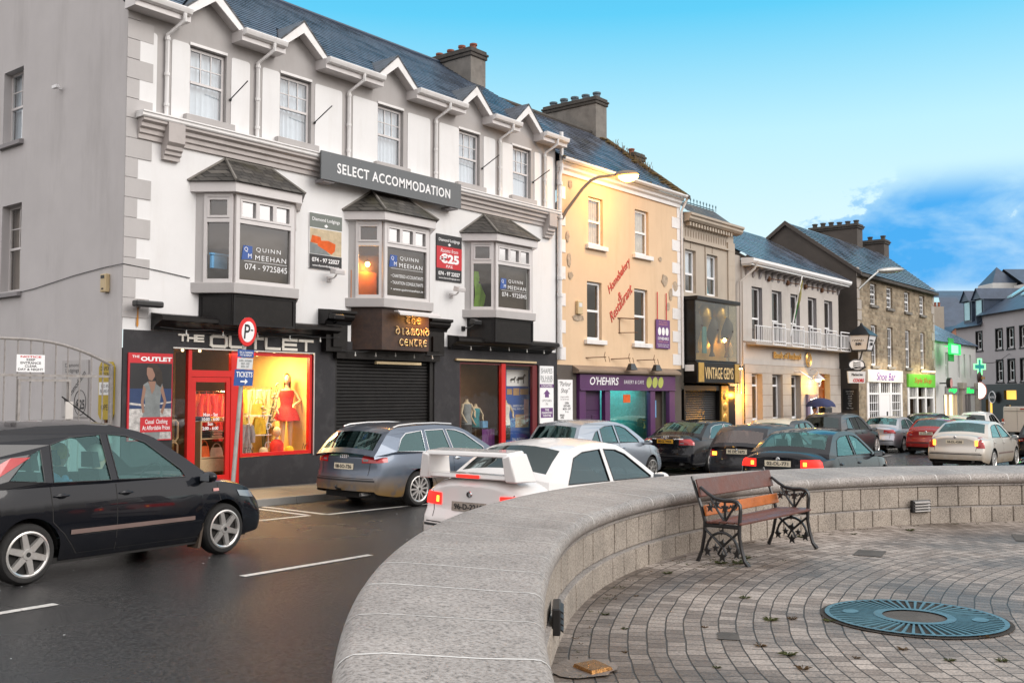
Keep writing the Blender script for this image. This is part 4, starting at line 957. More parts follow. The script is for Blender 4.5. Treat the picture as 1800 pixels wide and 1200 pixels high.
t=thing('shop_poster','tall blue poster with dog pictures inside the dark shop window','poster',(22.43,YF+.39,.5))
mb=MB();mb.box(21.67,22.83,YF+.385,YF+.39,.5,2.75);mb.build('sheet','sign_blue',t)
mb=MB();mb.box(21.73,22.71,YF+.378,YF+.384,2.22,2.68);mb.build('white_panel','sign_white',t)
def dog(mb,x,y,z,s):
 B=[(-.5,.42),(-.45,.56),(-.1,.58),(.25,.60),(.40,.78),(.50,.86),(.56,.80),(.70,.74),(.68,.66),(.55,.64),(.48,.50),(.42,.36),(.42,0),(.32,0),(.30,.32),(-.25,.30),(-.36,.22),(-.38,0),(-.48,0),(-.50,.25),(-.62,.30),(-.70,.18),(-.66,.36)]
 mb.prism([(x+p[0]*s,z+p[1]*s) for p in B],'y',y-.003,y)
mb=MB();dog(mb,22.38,YF+.377,2.30,.32);dog(mb,22.01,YF+.377,2.32,.20);mb.build('dog_silhouette','sign_black',t)
mb=MB()
for i,(a,b,c,d) in enumerate(((21.75,21.98,1.98,2.14),(22.03,22.31,1.96,2.16),(22.35,22.73,1.98,2.14),(22.13,22.73,1.05,1.42))):mb.box(a,b,YF+.379,YF+.384,c,d)
mb.build('photo_panel','cloth_tan',t)
mb=MB();put_text(mb,"ALL BREEDS WELCOME\nSMALL AND LARGE",face_fn(22.28,YF+.382,1.62),w=.8,h=.14,depth=.002);put_text(mb,"CALL IN TODAY",face_fn(22.28,YF+.382,.72),w=.6,h=.07,depth=.002);mb.build('lettering','sign_white',t)
mb=MB();mb.box(22.53,22.73,YF+.376,YF+.383,1.15,1.85);mb.build('price_slip','cloth_pink',t)
# -------------- signs and fixtures on the long building
def board(name,label,cat,x0,x1,z0,z1,y,m,t=.03,group=None,bevel=0):
 r=thing(name,label,cat,((x0+x1)/2,y,z0),group=group)
 mb=MB();mb.box(x0,x1,y-t,y,z0,z1);mb.build('panel',m,r,bevel=bevel)
 return r
def letters(parent,s,x,z,w,h,y,m,name='lettering',depth=.006,**k):
 mb=MB();put_text(mb,s,face_fn(x,y,z),w=w,h=h,depth=depth,**k);return mb.build(name,m,parent)
YS=YF-.30
s=board('accommodation_sign','long grey fascia board with white capital letters above the middle oriel','sign',14.34,18.98,6.74,7.37,YS,'sign_grey',.04)
letters(s,"SELECT ACCOMMODATION",16.68,7.05,3.76,.235,YS-.04,'sign_white',bold=.02,space=1.12)
mb=MB()
for x in(14.45,18.6):mb.box(x,x+.3,YS,YF,6.70,6.76)
for x in(14.6,15.5,16.6,17.7,18.8):
 for z in(6.82,7.3):mb.ell((x,YS-.041,z),.012,.006,.012,6,4)
mb.box(16.655,16.66,YS-.042,YS-.0395,6.74,7.37);mb.build('bracket','reveal_grey',s)
s=board('lodging_poster','white lodging poster with a red armchair picture between the left and middle oriels','poster',14.29,15.23,4.78,6.02,YF,'sign_white')
y=YF-.031
mb=MB();mb.box(14.29,15.23,y-.003,y,5.70,6.02);mb.build('header','sign_olive',s);letters(s,"Diamond Lodgings",14.76,5.88,.80,.10,y-.003,'sign_white',depth=.002,bold=.01)
mb=MB();mb.box(14.29,15.23,y-.003,y,4.78,5.10);mb.build('footer','sign_black',s);letters(s,"074 - 97 22027",14.76,4.98,.80,.10,y-.003,'sign_white',depth=.002,bold=.025);letters(s,"www.diamondlodgings.com",14.76,4.85,.78,.06,y-.003,'sign_white',depth=.002,bold=.01)
mb=MB();mb.prism([(14.70,5.76),(14.76,5.72),(14.82,5.76),(14.76,5.80)],'y',y-.005,y);mb.build('diamond_emblem','sign_white',s)
mb=MB();mb.quad((14.30,y-.001,5.11),(15.22,y-.001,5.11),(15.22,y-.001,5.68),(14.30,y-.001,5.68));mb.build('picture_ground','cloth_cream',s)
mb=MB();mb.prism([(14.30,5.11),(14.9,5.11),(14.62,5.30),(14.30,5.36)],'y',y-.003,y-.001);mb.build('picture_rug','dress_grey',s)
mb=MB();mb.prism([(14.32,5.36),(14.55,5.34),(14.62,5.42),(14.60,5.50),(14.36,5.52)],'y',y-.004,y-.001);mb.prism([(14.52,5.30),(14.92,5.14),(15.02,5.22),(15.04,5.38),(14.82,5.44),(14.62,5.42),(14.52,5.40)],'y',y-.005,y-.001);mb.build('picture_armchair','cloth_orange',s)
s=board('lodging_poster','black and red price poster between the middle and right oriels','poster',18.40,19.36,4.88,6.07,YF,'sign_black')
letters(s,"Diamond Lodgings",18.88,5.92,.80,.10,y,'sign_white',depth=.002,bold=.01)
mb=MB();mb.prism([(18.82,5.82),(18.88,5.78),(18.94,5.82),(18.88,5.86)],'y',y-.003,y);mb.build('diamond_emblem','sign_white',s)
mb=MB();mb.box(18.40,19.36,y-.003,y,5.20,5.76);mb.build('red_panel','sign_red',s)
letters(s,"Rooms from",18.88,5.66,.66,.10,y-.003,'sign_white',depth=.002,shear=.2);letters(s,"€25",18.88,5.46,.74,.25,y-.003,'sign_white',depth=.002,bold=.05);letters(s,"P.P.S.",18.88,5.26,.26,.07,y-.003,'sign_white',depth=.002,shear=.2,bold=.02)
letters(s,"074 - 97 22027",18.88,5.07,.82,.10,y,'sign_white',depth=.002,bold=.025);letters(s,"www.diamondlodgings.com",18.88,4.95,.80,.055,y,'sign_white',depth=.002,bold=.01)
def floodlight(x,z,m,label,y=YF,dx=.0,arm=.26):
 t=thing('floodlight',label,'floodlight',(x,y,z))
 mb=MB();mb.box(x-.06,x+.06,y-.03,y,z-.06,z+.06);mb.tube([(x,y-.02,z),(x,y-arm*.7,z+.02),(x+dx,y-arm,z+.08)],.018,6);mb.build('bracket',m,t)
 mb=MB();c=Vector((x+dx,y-arm-.02,z+.12))
 mb.hexa([(c.x-.15,c.y-.10,c.z-.04),(c.x+.15,c.y-.10,c.z-.04),(c.x+.17,c.y+.06,c.z-.02),(c.x-.17,c.y+.06,c.z-.02)],[(c.x-.13,c.y-.12,c.z+.06),(c.x+.13,c.y-.12,c.z+.06),(c.x+.15,c.y+.05,c.z+.12),(c.x-.15,c.y+.05,c.z+.12)])
 mb.build('lamp_housing',m,t,bevel=.015)
 return t
floodlight(14.88,4.58,'pvc','small white floodlight under the armchair poster')
floodlight(18.98,4.52,'pvc','small white floodlight under the red price poster')
floodlight(14.85,3.56,'iron_black','black floodlight over the right end of the red lit shop',dx=-.12,arm=.42)
floodlight(19.45,3.70,'iron_black','black floodlight on a curved arm over the second display window',arm=.40)
for k,(c,hf,hw) in enumerate(ORI):
 t=thing('window_lettering',('white name and telephone number on the leftmost oriel pane','white name and three bullet lines on the middle oriel pane','white name and telephone number on the rightmost oriel pane')[k],'lettering',(c,OY,4.4))
 y=OY-.032+.055;zc=(4.72,4.98,4.80)[k]
 mb=MB();mb.prism([(c-.56,zc-.03),(c-.30,zc-.0),(c-.30,zc+.26),(c-.52,zc+.26)],'y',y-.002,y);mb.build('blue_square','sign_blue',t)
 mb=MB();put_text(mb,"Q",face_fn(c-.45,y-.003,zc+.18),h=.10,depth=.001);put_text(mb,"M",face_fn(c-.36,y-.003,zc+.06),h=.09,depth=.001)
 put_text(mb,"QUINN",face_fn(c+.10,y-.003,zc+.20),w=.62,h=.10,depth=.001,space=1.3);put_text(mb,"MEEHAN",face_fn(c+.16,y-.003,zc+.04),w=.78,h=.10,depth=.001,space=1.2)
 mb.box(c-.5,c+.58,y-.003,y-.001,zc-.055,zc-.048)
 if k!=1:put_text(mb,"074 - 9725845",face_fn(c+.05,y-.003,zc-.16),w=1.06,h=.12,depth=.001)
 else:
  for i,s_ in enumerate(("• CHARTERED ACCOUNTANTS","• TAXATION CONSULTANTS","• www.quinnmeehan.ie")):put_text(mb,s_,face_fn(c+.04,y-.003,zc-.22-.16*i),w=1.08,h=.075,depth=.001)
 mb.build('lettering','sign_white',t)
t=thing('office_lamp','glowing globe lamp inside the left side of the middle oriel','lamp',(15.95,YF-.12,5.02))
mb=MB();mb.ell((15.95,YF-.12,5.02),.055,.055,.055,12,8);mb.build('globe','lamp_warm',t,smooth=60)
mb=MB();mb.tube([(15.95,YF-.12,5.07),(15.95,YF-.12,5.9)],.006,5);mb.build('cord','plastic_black',t)
point('office_lamp_light',(15.95,YF-.20,4.93),22,(1,.42,.07),.05)
mb=MB();mb.box(15.5,16.3,YF-.06,YF-.02,4.2,4.85);mb.build('screen_panel','brown_glow_panel',None,label='orange lit partition board low inside the middle oriel',cat='panel')
mb=MB();rows=[]
for i in range(9):
 q=i/8;w=.12+.42*q if q<.62 else.40-.25*(q-.62)
 rows.append([(19.72+w*j/8,YF-.16-.10*(w*j/8)+.02*math.sin(j*1.4+i),5.22-.98*q) for j in range(9)])
mb.grid(rows);f=mb.build('county_flag','cloth_lime',None,smooth=60,label='green and yellow flag hanging inside the side pane of the right oriel',cat='flag')
s=thing('outlet_sign','cream techno capitals above the red framed shop window','sign',(12.7,YF-.05,2.95))
TS=dict(T=[[(0,1),(1,1)],[(.5,1),(.5,0)]],H=[[(0,1),(0,0)],[(1,1),(1,0)],[(0,.5),(1,.5)]],E=[[(1,1),(0,1),(0,0),(1,0)],[(0,.5),(.95,.5)]],L=[[(0,1),(0,0),(1,0)]],U=[[(0,1),(0,.12),(.1,0),(.9,0),(1,.12),(1,1)]],O=[[(.12,1),(.88,1),(1,.86),(1,.14),(.88,0),(.12,0),(0,.14),(0,.86),(.12,1)]])
def techno(word,x0,z0,cw,h,t,y,gap=.26):
 mb=MB()
 for ch in word:
  for st in TS[ch]:
   for(p,q) in zip(st[:-1],st[1:]):
    P,Q=Vector((x0+p[0]*cw,z0+p[1]*h)),Vector((x0+q[0]*cw,z0+q[1]*h));d=(Q-P).normalized()*t*.5;n_=Vector((-d.y,d.x));P,Q=P-d,Q+d
    mb.prism([tuple(P-n_),tuple(Q-n_),tuple(Q+n_),tuple(P+n_)],'y',y-.03-random.uniform(0,.002),y)
  x0+=cw*(1+gap)
 return mb
techno('THE',11.06,3.04,.155,.11,.036,YF-.03).build('lettering','sign_cream',s,recalc=True);techno('OUTLET',11.79,2.955,.355,.20,.058,YF-.03).build('lettering','sign_cream',s,recalc=True)
s=board('fashion_poster','red framed poster of a long haired woman in a grey dress on a beach','poster',10.0,10.93,1.12,2.77,YF-.03,'sign_red',.03)
y=YF-.061
mb=MB();mb.box(10.035,10.91,y-.002,y,2.10,2.58);mb.build('picture_sky','sign_black',s)
mb=MB();mb.prism([(10.035,2.50),(10.2,2.46),(10.4,2.52),(10.6,2.48),(10.91,2.52),(10.91,2.20),(10.035,2.16)],'y',y-.003,y-.002);mb.build('picture_trees','sign_black',s)
mb=MB();mb.box(10.035,10.91,y-.002,y,1.72,2.10);mb.build('picture_sea','deep_navy',s)
mb=MB();mb.box(10.035,10.91,y-.002,y,1.14,1.72);mb.prism([(10.035,1.84),(10.4,1.80),(10.91,1.86),(10.91,1.83),(10.4,1.76),(10.035,1.80)],'y',y-.003,y-.002);mb.build('picture_sand','picture_sand',s)
def fig(mb,pts,e):mb.prism([(10.49+a*1.12,1.14+(b-1.14)*.99) for a,b in pts],'y',y-e,y-.002)
mb=MB();fig(mb,[(-.10,1.14),(.16,1.14),(.17,1.55),(.15,1.80),(.18,2.05),(.20,2.20),(.08,2.24),(.0,2.12),(-.08,2.24),(-.16,2.18),(-.14,2.0),(-.12,1.80),(-.17,1.55)],.004);mb.build('picture_dress','dress_grey',s)
mb=MB();fig(mb,[(-.16,2.18),(-.11,2.10),(-.15,1.86),(-.13,1.66),(-.17,1.64),(-.20,1.86)],.005);fig(mb,[(.20,2.18),(.16,2.08),(.23,1.86),(.17,1.66),(.21,1.62),(.28,1.86)],.005);fig(mb,[(-.07,2.25),(.07,2.25),(.05,2.10),(.0,2.0),(-.03,2.12)],.005);fig(mb,[(-.10,2.50),(-.02,2.56),(.06,2.50),(.05,2.34),(.0,2.26),(-.06,2.28),(-.10,2.38)],.006);mb.build('picture_skin','skin_dark',s)
mb=MB();fig(mb,[(-.10,2.52),(-.02,2.59),(.10,2.56),(.18,2.44),(.20,2.24),(.16,2.14),(.08,2.20),(.06,2.36),(.0,2.50)],.007);mb.build('picture_hair','hair_dark',s)
letters(s,"THE",10.15,2.70,.15,.045,y,'sign_white',depth=.002,bold=.02);letters(s,"OUTLET",10.58,2.66,.66,.085,y,'sign_white',depth=.002,bold=.045)
mb=MB();mb.box(10.26,10.91,y-.009,y-.002,1.28,1.56);mb.build('caption_box','sign_red',s)
letters(s,"Casual  Clothing\nAt Affordable Prices",10.59,1.42,.58,.20,y-.009,'sign_white',depth=.002,bold=.012)
s=thing('centre_sign','gold celtic lettering on the brown base of the middle oriel','sign',(16.95,OY,3.1))
UN={'t':[[(.05,.95),(.35,.98),(.95,.95)],[(.55,.95),(.25,.6),(.25,.25),(.5,.03),(.9,.12)]],'h':[[(.1,1.25),(.2,1.2),(.2,.0)],[(.2,.55),(.5,.8),(.82,.6),(.85,.2),(.65,-.05)]],'e':[[(.9,.85),(.55,.98),(.15,.7),(.1,.35),(.4,.02),(.85,.15)],[(.12,.5),(.85,.55)]],'d':[[(.1,1.15),(.45,1.1),(.85,.75),(.9,.3),(.55,.02),(.15,.2),(.1,.5),(.4,.8),(.75,.75)]],'i':[[(.3,.95),(.5,.9),(.5,.0),(.75,.05)]],'a':[[(.1,.95),(.5,.9),(.9,.02)],[(.6,.6),(.15,.4),(.1,.1),(.4,.02),(.75,.35)]],'m':[[(.5,.95),(.1,.8),(.05,.2),(.25,.0)],[(.5,.95),(.5,.0)],[(.5,.95),(.9,.8),(.95,.2),(.75,.0)]],'o':[[(.5,.98),(.1,.7),(.1,.3),(.5,.02),(.9,.3),(.9,.7),(.5,.98)]],'n':[[(.1,.95),(.2,.9),(.2,.0)],[(.2,.85),(.8,.1)],[(.85,1.0),(.8,.1),(.95,.0)]],'c':[[(.9,.85),(.5,.98),(.12,.65),(.12,.35),(.5,.02),(.9,.15)]],'r':[[(.2,.95),(.25,.0)],[(.2,.9),(.7,.95),(.75,.6),(.3,.5),(.9,-.05)]]}
def uncial(mb,word,x,z,w,h,y):
 n=len(word);cw=w/n
 for i,ch in enumerate(word):
  for st in UN[ch]:
   mb.tube([(x-w/2+cw*(i+.08+.84*a),y,z+h*b) for a,b in st],.0125,6)
mb=MB();yy=OY-.012
uncial(mb,'the',16.98,3.66,.52,.16,yy);uncial(mb,'diamond',16.96,3.39,1.16,.16,yy);uncial(mb,'centre',16.98,3.13,.96,.16,yy)
mb.build('lettering','gold_pale',s)
t=thing('trough_light','white trough light glowing down on the gold lettering','light',(16.9,OY-.2,3.92))
mb=MB();mb.prism([(OY-.30,3.82),(OY-.30,3.86),(OY-.22,3.93),(OY-.1,3.93),(OY-.1,3.90),(OY-.22,3.89)],'x',16.25,17.62);mb.build('hood','pvc',t,recalc=True)
mb=MB();mb.box(16.7,17.5,OY-.21,OY-.19,3.86,3.88);mb.build('tube_lamp','lit_cream',t)
area('trough_lamp_light',(17.25,OY-.26,3.80),(17.2,OY,3.25),7,(1,.42,.08),.5,.05)
s=board('salon_sign','tall narrow white hair salon sign with a purple arrow','sign',22.70,23.36,1.16,2.80,YF-.03,'sign_white',.03)
y=YF-.061
letters(s,"SHAPES\nIN HAIR",23.03,2.56,.58,.34,y,'dress_grey',depth=.002);letters(s,"HAIR SALON",23.03,2.36,.5,.06,y,'dress_grey',depth=.002)
mb=MB();mb.box(22.70,23.36,y-.003,y,2.18,2.28);mb.box(22.74,23.32,y-.003,y,1.32,1.60);mb.prism([(22.94,1.90),(22.94,2.0),(22.87,2.0),(23.03,2.12),(23.19,2.0),(23.12,2.0),(23.12,1.90)],'y',y-.004,y);mb.build('purple_panel','purple_sign',s)
letters(s,"LOCATED",23.03,2.23,.52,.06,y-.003,'sign_white',depth=.002,bold=.02);letters(s,"THE\nDIAMOND\nCENTRE",23.03,1.46,.5,.22,y-.003,'sign_white',depth=.002,bold=.02);letters(s,"UPSTAIRS\nIN",23.03,1.76,.46,.16,y,'cloth_grey',depth=.002)
t=thing('alarm_box','small cream alarm box on the grey gable wall','alarm box',(GX-.06,17.75,3.9))
mb=MB();mb.box(GX-.10,GX,17.66,17.86,3.92,4.27);mb.build('housing','pale_wood',t,bevel=.02);mb=MB();mb.box(GX-.108,GX-.099,17.70,17.82,4.18,4.24);mb.box(GX-.108,GX-.099,17.73,17.79,3.97,4.0);mb.build('grille','plastic_black',t)
t=thing('security_camera','white security camera high on the grey gable wall','camera',(GX-.1,19.6,8.2))
mb=MB();mb.box(GX-.16,GX-.10,19.6,19.8,8.2,8.26);mb.tube([(GX,19.7,8.2),(GX-.12,19.7,8.2)],.015,6);mb.build('camera_body','sign_white',t)
t=thing('corner_floodlight','long black floodlight low on the quoined corner with a rust streak below','floodlight',(10.15,YF-.2,3.6))
mb=MB();mb.box(9.98,10.55,YF-.34,YF-.16,3.62,3.74);mb.build('lamp_housing','iron_black',t,bevel=.03);mb=MB();mb.box(10.15,10.25,YF-.16,YF-.02,3.64,3.76);mb.build('bracket','rust',t)
mb=MB();mb.poly([(10.185,YF-.0225,3.62),(10.165,YF-.0225,3.3),(10.19,YF-.0225,3.24),(10.215,YF-.0225,3.3),(10.205,YF-.0225,3.62)]);mb.build('rust_streak','rust_stain',t)
mb=MB();mb.tube([(GX-.02,22.2,4.10),(GX-.02,20.6,4.18),(GX-.02,19.0,4.33),(GX-.02,17.9,4.40),(GX-.03,YF-.03,4.42),(10.6,YF-.02,4.36),(11.3,YF-.02,4.28)],.008,5);mb.build('wall_cable','plastic_black',None,label='thin black cable sagging across the grey gable wall and corner',cat='cable')
for i in(0,1,3,4):
 c=WC[i];mb=MB();mb.tube([(c+.52,YF,8.05),(c+.50,YF-.62,8.32)],.013,6);mb.ell((c+.52,YF-.02,8.05),.03,.03,.03,8,5)
 mb.build('flag_rod','iron_black',None,label='short black rod sticking out beside the %s small upper window'%('first','second','','fourth','fifth')[i],cat='rod',group='flag rods')
for(a,b,nm) in((10.5,14.95,'red framed shop'),(15.0,18.4,'roller shutter'),(18.9,23.1,'second display window')):
 t=thing('bulb_string','sagging cable of small bulbs above the '+nm,'light string',((a+b)/2,YF-.3,3.0))
 zt=3.26 if a!=15.0 else 2.98;P=[(lerp(a,b,q/16),YF-.30,zt-.03*abs(math.sin(q*math.pi/4))) for q in range(17)]
 mb=MB();mb.tube(P,.008,5);mb.build('cable','plastic_black',t)
 mb=MB()
 for q in range(2,17,3):p=P[q];mb.tube([p,(p[0],p[1],p[2]-.05)],.012,6);mb.ell((p[0],p[1],p[2]-.075),.022,.022,.03,8,6)
 mb.build('bulbs','pane_glass_solid',t)
# -------------- yard gate with notice and boards behind it
g=thing('yard_gate','arched grey iron bar gate closing the yard beside the gable','gate',(8.0,17.42,0))
def arch(x):return 2.95-.42*max(0,(x-8.2)/1.62)**2-.42*max(0,(6.9-x)/1.6)**2
mb=MB();mb.tube([(x,17.42,arch(x)) for x in[5.3+.24*i for i in range(19)]+[9.82]],.028,6);mb.box(5.3,9.84,17.40,17.44,2.30,2.345);mb.box(5.3,9.84,17.40,17.44,.25,.30);mb.box(5.3,9.84,17.40,17.44,1.38,1.46);mb.box(9.79,9.85,17.39,17.45,-.2,arch(9.82));mb.build('gate_frame','gate_metal',g)
mb=MB()
for i in range(20):
 x=5.42+i*.223;mb.tube([(x,17.42,-.05),(x,17.42,arch(x))],.013,6)
mb.build('bars','gate_metal',g)
mb=MB();mb.box(8.10,8.14,17.38,17.41,.3,2.26);mb.box(9.0,9.04,17.38,17.41,.3,2.26);mb.box(8.14,9.0,17.38,17.41,2.215,2.26);lf=mb.build('wicket_door','gate_metal',g);mb=MB();mb.box(8.93,9.07,17.35,17.379,1.55,1.86);mb.build('lock_box','alu',lf)
mb=MB();mb.tube([(8.86,17.36,1.95),(9.62,17.36,1.40)],.014,5);mb.build('stay_bar','iron_black',g)
s=board('gate_notice','white keep clear notice on the iron yard gate','sign',8.06,8.55,2.38,2.68,17.39,'sign_white',.01)
letters(s,"NOTICE",8.305,2.645,.36,.035,17.38,'sign_red',depth=.002,bold=.03);letters(s,"KEEP\nENTRANCE\nCLEAR\nDAY & NIGHT",8.305,2.51,.44,.21,17.38,'sign_black',depth=.002,bold=.02)
s=thing('lodging_board','grey accommodation board on the gable wall behind the gate','sign',(GX-.02,18.9,1.7))
mb=MB();mb.box(GX-.03,GX-.005,18.35,19.35,1.55,2.66);mb.build('panel','quoin_grey',s)
gfn=lambda y0,z0:(lambda a,b,d:(GX-.03-d,y0-a,z0+b))
mb=MB();put_text(mb,"Diamond\nLodgings",gfn(18.95,2.5),w=.55,h=.2,depth=.002);put_text(mb,"€25",gfn(18.62,1.80),w=.34,h=.20,depth=.002,bold=.04)
put_text(mb,"Accommodation",lambda a,b,d:(GX-.03-d,18.85-(a*.78-b*.62),2.12+a*.62+b*.78),w=1.0,h=.12,depth=.002,bold=.02)
mb.tube([(GX-.032,18.62+.22*math.cos(q*math.pi/12),1.83+.24*math.sin(q*math.pi/12)) for q in range(24)],.008,4,closed=True);mb.build('lettering','sign_black',s)
s=thing('yellow_board','tall yellow notice board with clipped corners at the building corner','sign',(GX-.02,17.75,1.6))
mb=MB();mb.prism([(17.40,1.62),(17.48,1.52),(17.86,1.52),(17.94,1.62),(17.94,2.50),(17.86,2.60),(17.48,2.60),(17.40,2.50)],'x',GX-.035,GX-.005);mb.build('panel','yellow_sign',s,recalc=True)
mb=MB();mb.box(GX-.038,GX-.0345,17.42,17.92,1.98,2.22);mb.build('white_band','sign_white',s)
mb=MB();put_text(mb,"DIAMOND\nLODGINGS",gfn(17.67,2.42),w=.42,h=.2,depth=.007);put_text(mb,"BED AND\nBREAKFAST",gfn(17.67,2.10),w=.4,h=.16,depth=.009);put_text(mb,"OPEN",gfn(17.67,1.75),w=.34,h=.11,depth=.007);mb.build('lettering','sign_black',s)
mb=MB();mb.box(GX-.05,GX-.01,17.62,17.68,1.2,1.52);mb.build('post_bracket','rust',s)
# -------------- parking sign pole
PX,PY=11.30,15.55;zp=gz(PX)+.12
p=thing('parking_sign_pole','leaning grey pole with red parking disc and blue ticket signs','street sign',(PX-.12,PY,zp))
lean=lambda z:PX-.13+(z-zp)*.085
mb=MB();mb.tube([(lean(zp),PY,zp-.1),(lean(3.42),PY,3.42)],.042,10);mb.build('pole','galv',p,smooth=50)
SC,SS=math.cos(R(18)),math.sin(R(18))
def tilt(cx,y,cz):return lambda a,b,d:(cx+a*SC+b*.085+d*SS,y+a*SS-d*SC,cz+b)
yy=PY-.075
mb=MB();f=tilt(lean(3.16),yy,3.16);n=28
def disc(mb,f,r0,r1,d0,d1):
 a=[2*math.pi*i/n for i in range(n)]
 mb.add([f(r0*math.cos(t),r0*math.sin(t),d1) for t in a],[tuple(range(n))]);mb.grid([[f(r0*math.cos(t),r0*math.sin(t),d0) for t in a],[f(r0*math.cos(t),r0*math.sin(t),d1) for t in a]],None,True)
disc(mb,f,.27,.27,-.02,.0);dk=mb.build('disc','sign_red_bright',p)
mb=MB();disc(mb,f,.195,.195,0,.004);mb.build('disc_face','sign_white',dk)
mb=MB();put_text(mb,"P",lambda a,b,d:f(a-.03,b,d+.004),h=.27,depth=.003,bold=.01);mb.add([f(.07,.02,.008),f(.15,.02,.008),f(.15,.045,.008),f(.07,.045,.008)],[(0,1,2,3)]);mb.build('letter','sign_black',dk)
def plate(z0,z1,w,m,txt,tm,nm):
 f=tilt(lean((z0+z1)/2),yy,(z0+z1)/2);h=(z1-z0)/2
 mb=MB();mb.hexa([f(-w,-h,-.012),f(w,-h,-.012),f(w,h,-.012),f(-w,h,-.012)],[f(-w,-h,0),f(w,-h,0),f(w,h,0),f(-w,h,0)]);pl=mb.build(nm,m,p,recalc=True)
 mb=MB()
 for(s_,a0,b0,ww,hh) in txt:put_text(mb,s_,lambda a,b,d,a0=a0,b0=b0:f(a+a0,b+b0,d),w=ww,h=hh,depth=.003,bold=.02)
 if tm:mb.build('lettering',tm,pl)
 return f,pl
plate(2.68,2.82,.245,'sign_blue',[("ÍOC & TAISPEÁIN\nPAY & DISPLAY",0,0,.40,.095)],'sign_white','blue_plate')
plate(2.46,2.665,.235,'sign_pale',[("LUAN - SATHARN\n08.30 - 18.30\nMON - SAT",0,0,.38,.15)],'dress_grey','hours_plate')
f,pl=plate(2.15,2.45,.285,'sign_blue',[("TICKETS",0,.06,.50,.10)],'sign_white','ticket_plate')
mb=MB();mb.add([f(a,b,.005) for a,b in((-.11,-.085),(.03,-.085),(.03,-.125),(.12,-.07),(.03,-.015),(.03,-.055),(-.11,-.055))],[(0,1,5,6),(2,3,4)]);mb.build('arrow','sign_white',pl)
# -------------- peach house with bakery
ob_=thing('bakery_house','peach rendered house with peeling corners above a purple bakery front','building',(27.3,YF,0))
OX0,OX1=23.62,31.0
ow=[(25.27,26.08,6.60,8.10),(27.99,28.86,6.60,8.10),(25.18,25.99,3.66,5.46),(27.92,28.76,3.66,5.46)]
shop_o=[(24.55,30.35,-1,2.08,.10)]
mb=MB();mb.wall(OX0,OX1,2.86,8.62,ow,.24,WFN);mb.build('upper_wall','ochre_wall',ob_)
mb=MB();mb.wall(OX0,OX1,-1,2.86,[(24.60,30.40,-1.0,2.6,.35)],.3,WFN);mb.build('lower_wall','gable_render',ob_)
mb=MB();mb.quad((OX1,YF,-1),(OX1,23.6,-1),(OX1,23.6,8.6),(OX1,YF,8.6));mb.poly([(OX1,YF,8.6),(OX1,23.6,8.6),(OX1,20.4,11.3)]);mb.build('side_wall','chimney_render',ob_)
for i,(a,b,c,d) in enumerate(ow):
 window_sash(ob_,a+.01,b-.01,c+.01,d-.01,YF+.09,t=.075,fm='sign_white',pane='pane_sky' if i<2 else 'pane_dark',back='cloth_cream' if i<2 else 'cloth_maroon',curtain=i<2,backcol='interior_dark')
 mb=MB();mb.box(a-.16,b+.16,YF-.11,YF+.16,c-.14,c);mb.build('sill','trim_white',ob_,bevel=.012)
mb=MB()
for z in[2.95+.0+.80*k for k in range(7)]:
 for(w,dz) in((.42,0),):mb.box(OX0+.0,OX0+.42,YF-.018,YF+.01,z+.05,min(8.55,z+.43));mb.box(OX1-.58,OX1,YF-.018,YF+.01,z+.05,min(8.55,z+.43));mb.box(OX1-.22,OX1,YF-.018,YF+.01,z+.44,min(8.55,z+.84));mb.box(OX0,OX0+.16,YF-.018,YF+.01,z+.44,min(8.55,z+.84))
mb.build('quoin','trim_white',ob_,bevel=.006)
mb=MB();rnd=random.Random(5)
for(x,z,w,h) in((24.22,6.0,.22,.5),(24.3,5.55,.3,.25),(24.3,8.3,.25,.3),(24.7,4.3,.8,.22),(29.9,5.9,.5,.5),(30.1,5.0,.35,.3),(30.3,5.45,.28,.5),(30.6,5.75,.4,.4),(24.15,6.7,.2,.4),(29.6,6.6,.3,.2)):
 mb=MB();n=11;mb.poly([(x+w*(.32+.2*rnd.random())*math.cos(2*math.pi*i/n),YF-.020,z+h*(.32+.2*rnd.random())*math.sin(2*math.pi*i/n)) for i in range(n)][::-1]);mb.build('peeled_patch','peeling',ob_)
mb=MB();P=[(YF+.01,8.55),(YF-.05,8.55),(YF-.05,8.66),(YF-.12,8.72),(YF-.12,8.80),(YF-.20,8.84),(YF-.20,8.88),(YF+.01,8.88)];mb.prism(P,'x',OX0,OX1-.02);mb.build('eaves_cornice','trim_white',ob_,recalc=True)
mb=MB();rows=[[(x,16.98,8.98),(x,16.86,8.98),(x,16.86,8.93),(x,16.90,8.885),(x,16.98,8.88)] for x in(OX0+.02,OX1+.12)];mb.grid(rows);mb.poly(rows[0]);mb.poly(rows[1]);mb.build('gutter','trim_white',ob_,recalc=True)
orf=slates('roof',['slate_old','slate_edge'],ob_,OX0-.07,OX1+.1,16.9,8.93,20.45,11.62,20);mb=MB();mb.quad((OX1+.1,24,8.93),(OX0-.07,24,8.93),(OX0-.07,20.45,11.62),(OX1+.1,20.45,11.62));mb.build('rear_slope','slate_old',orf)
mb=MB();mb.tube([(OX0,20.45,11.64),(OX1+.1,20.45,11.64)],.09,8);mb.prism([(16.85,8.84),(16.85,8.98),(20.45,11.70),(20.45,11.50)],'x',OX1+.02,OX1+.16);mb.build('ridge_tile','chimney_dark',orf,recalc=True)
mb=MB();rnd=random.Random(9)
for k in range(150):
 q=rnd.random();x=OX1+.08-abs(rnd.gauss(0,.26));y=lerp(16.95,20.3,q);z=8.93+(y-16.9)*.758;r_=rnd.uniform(.04,.12);mb.ell((x,y,z),r_*1.3,r_*1.3,r_*.6,6,4)
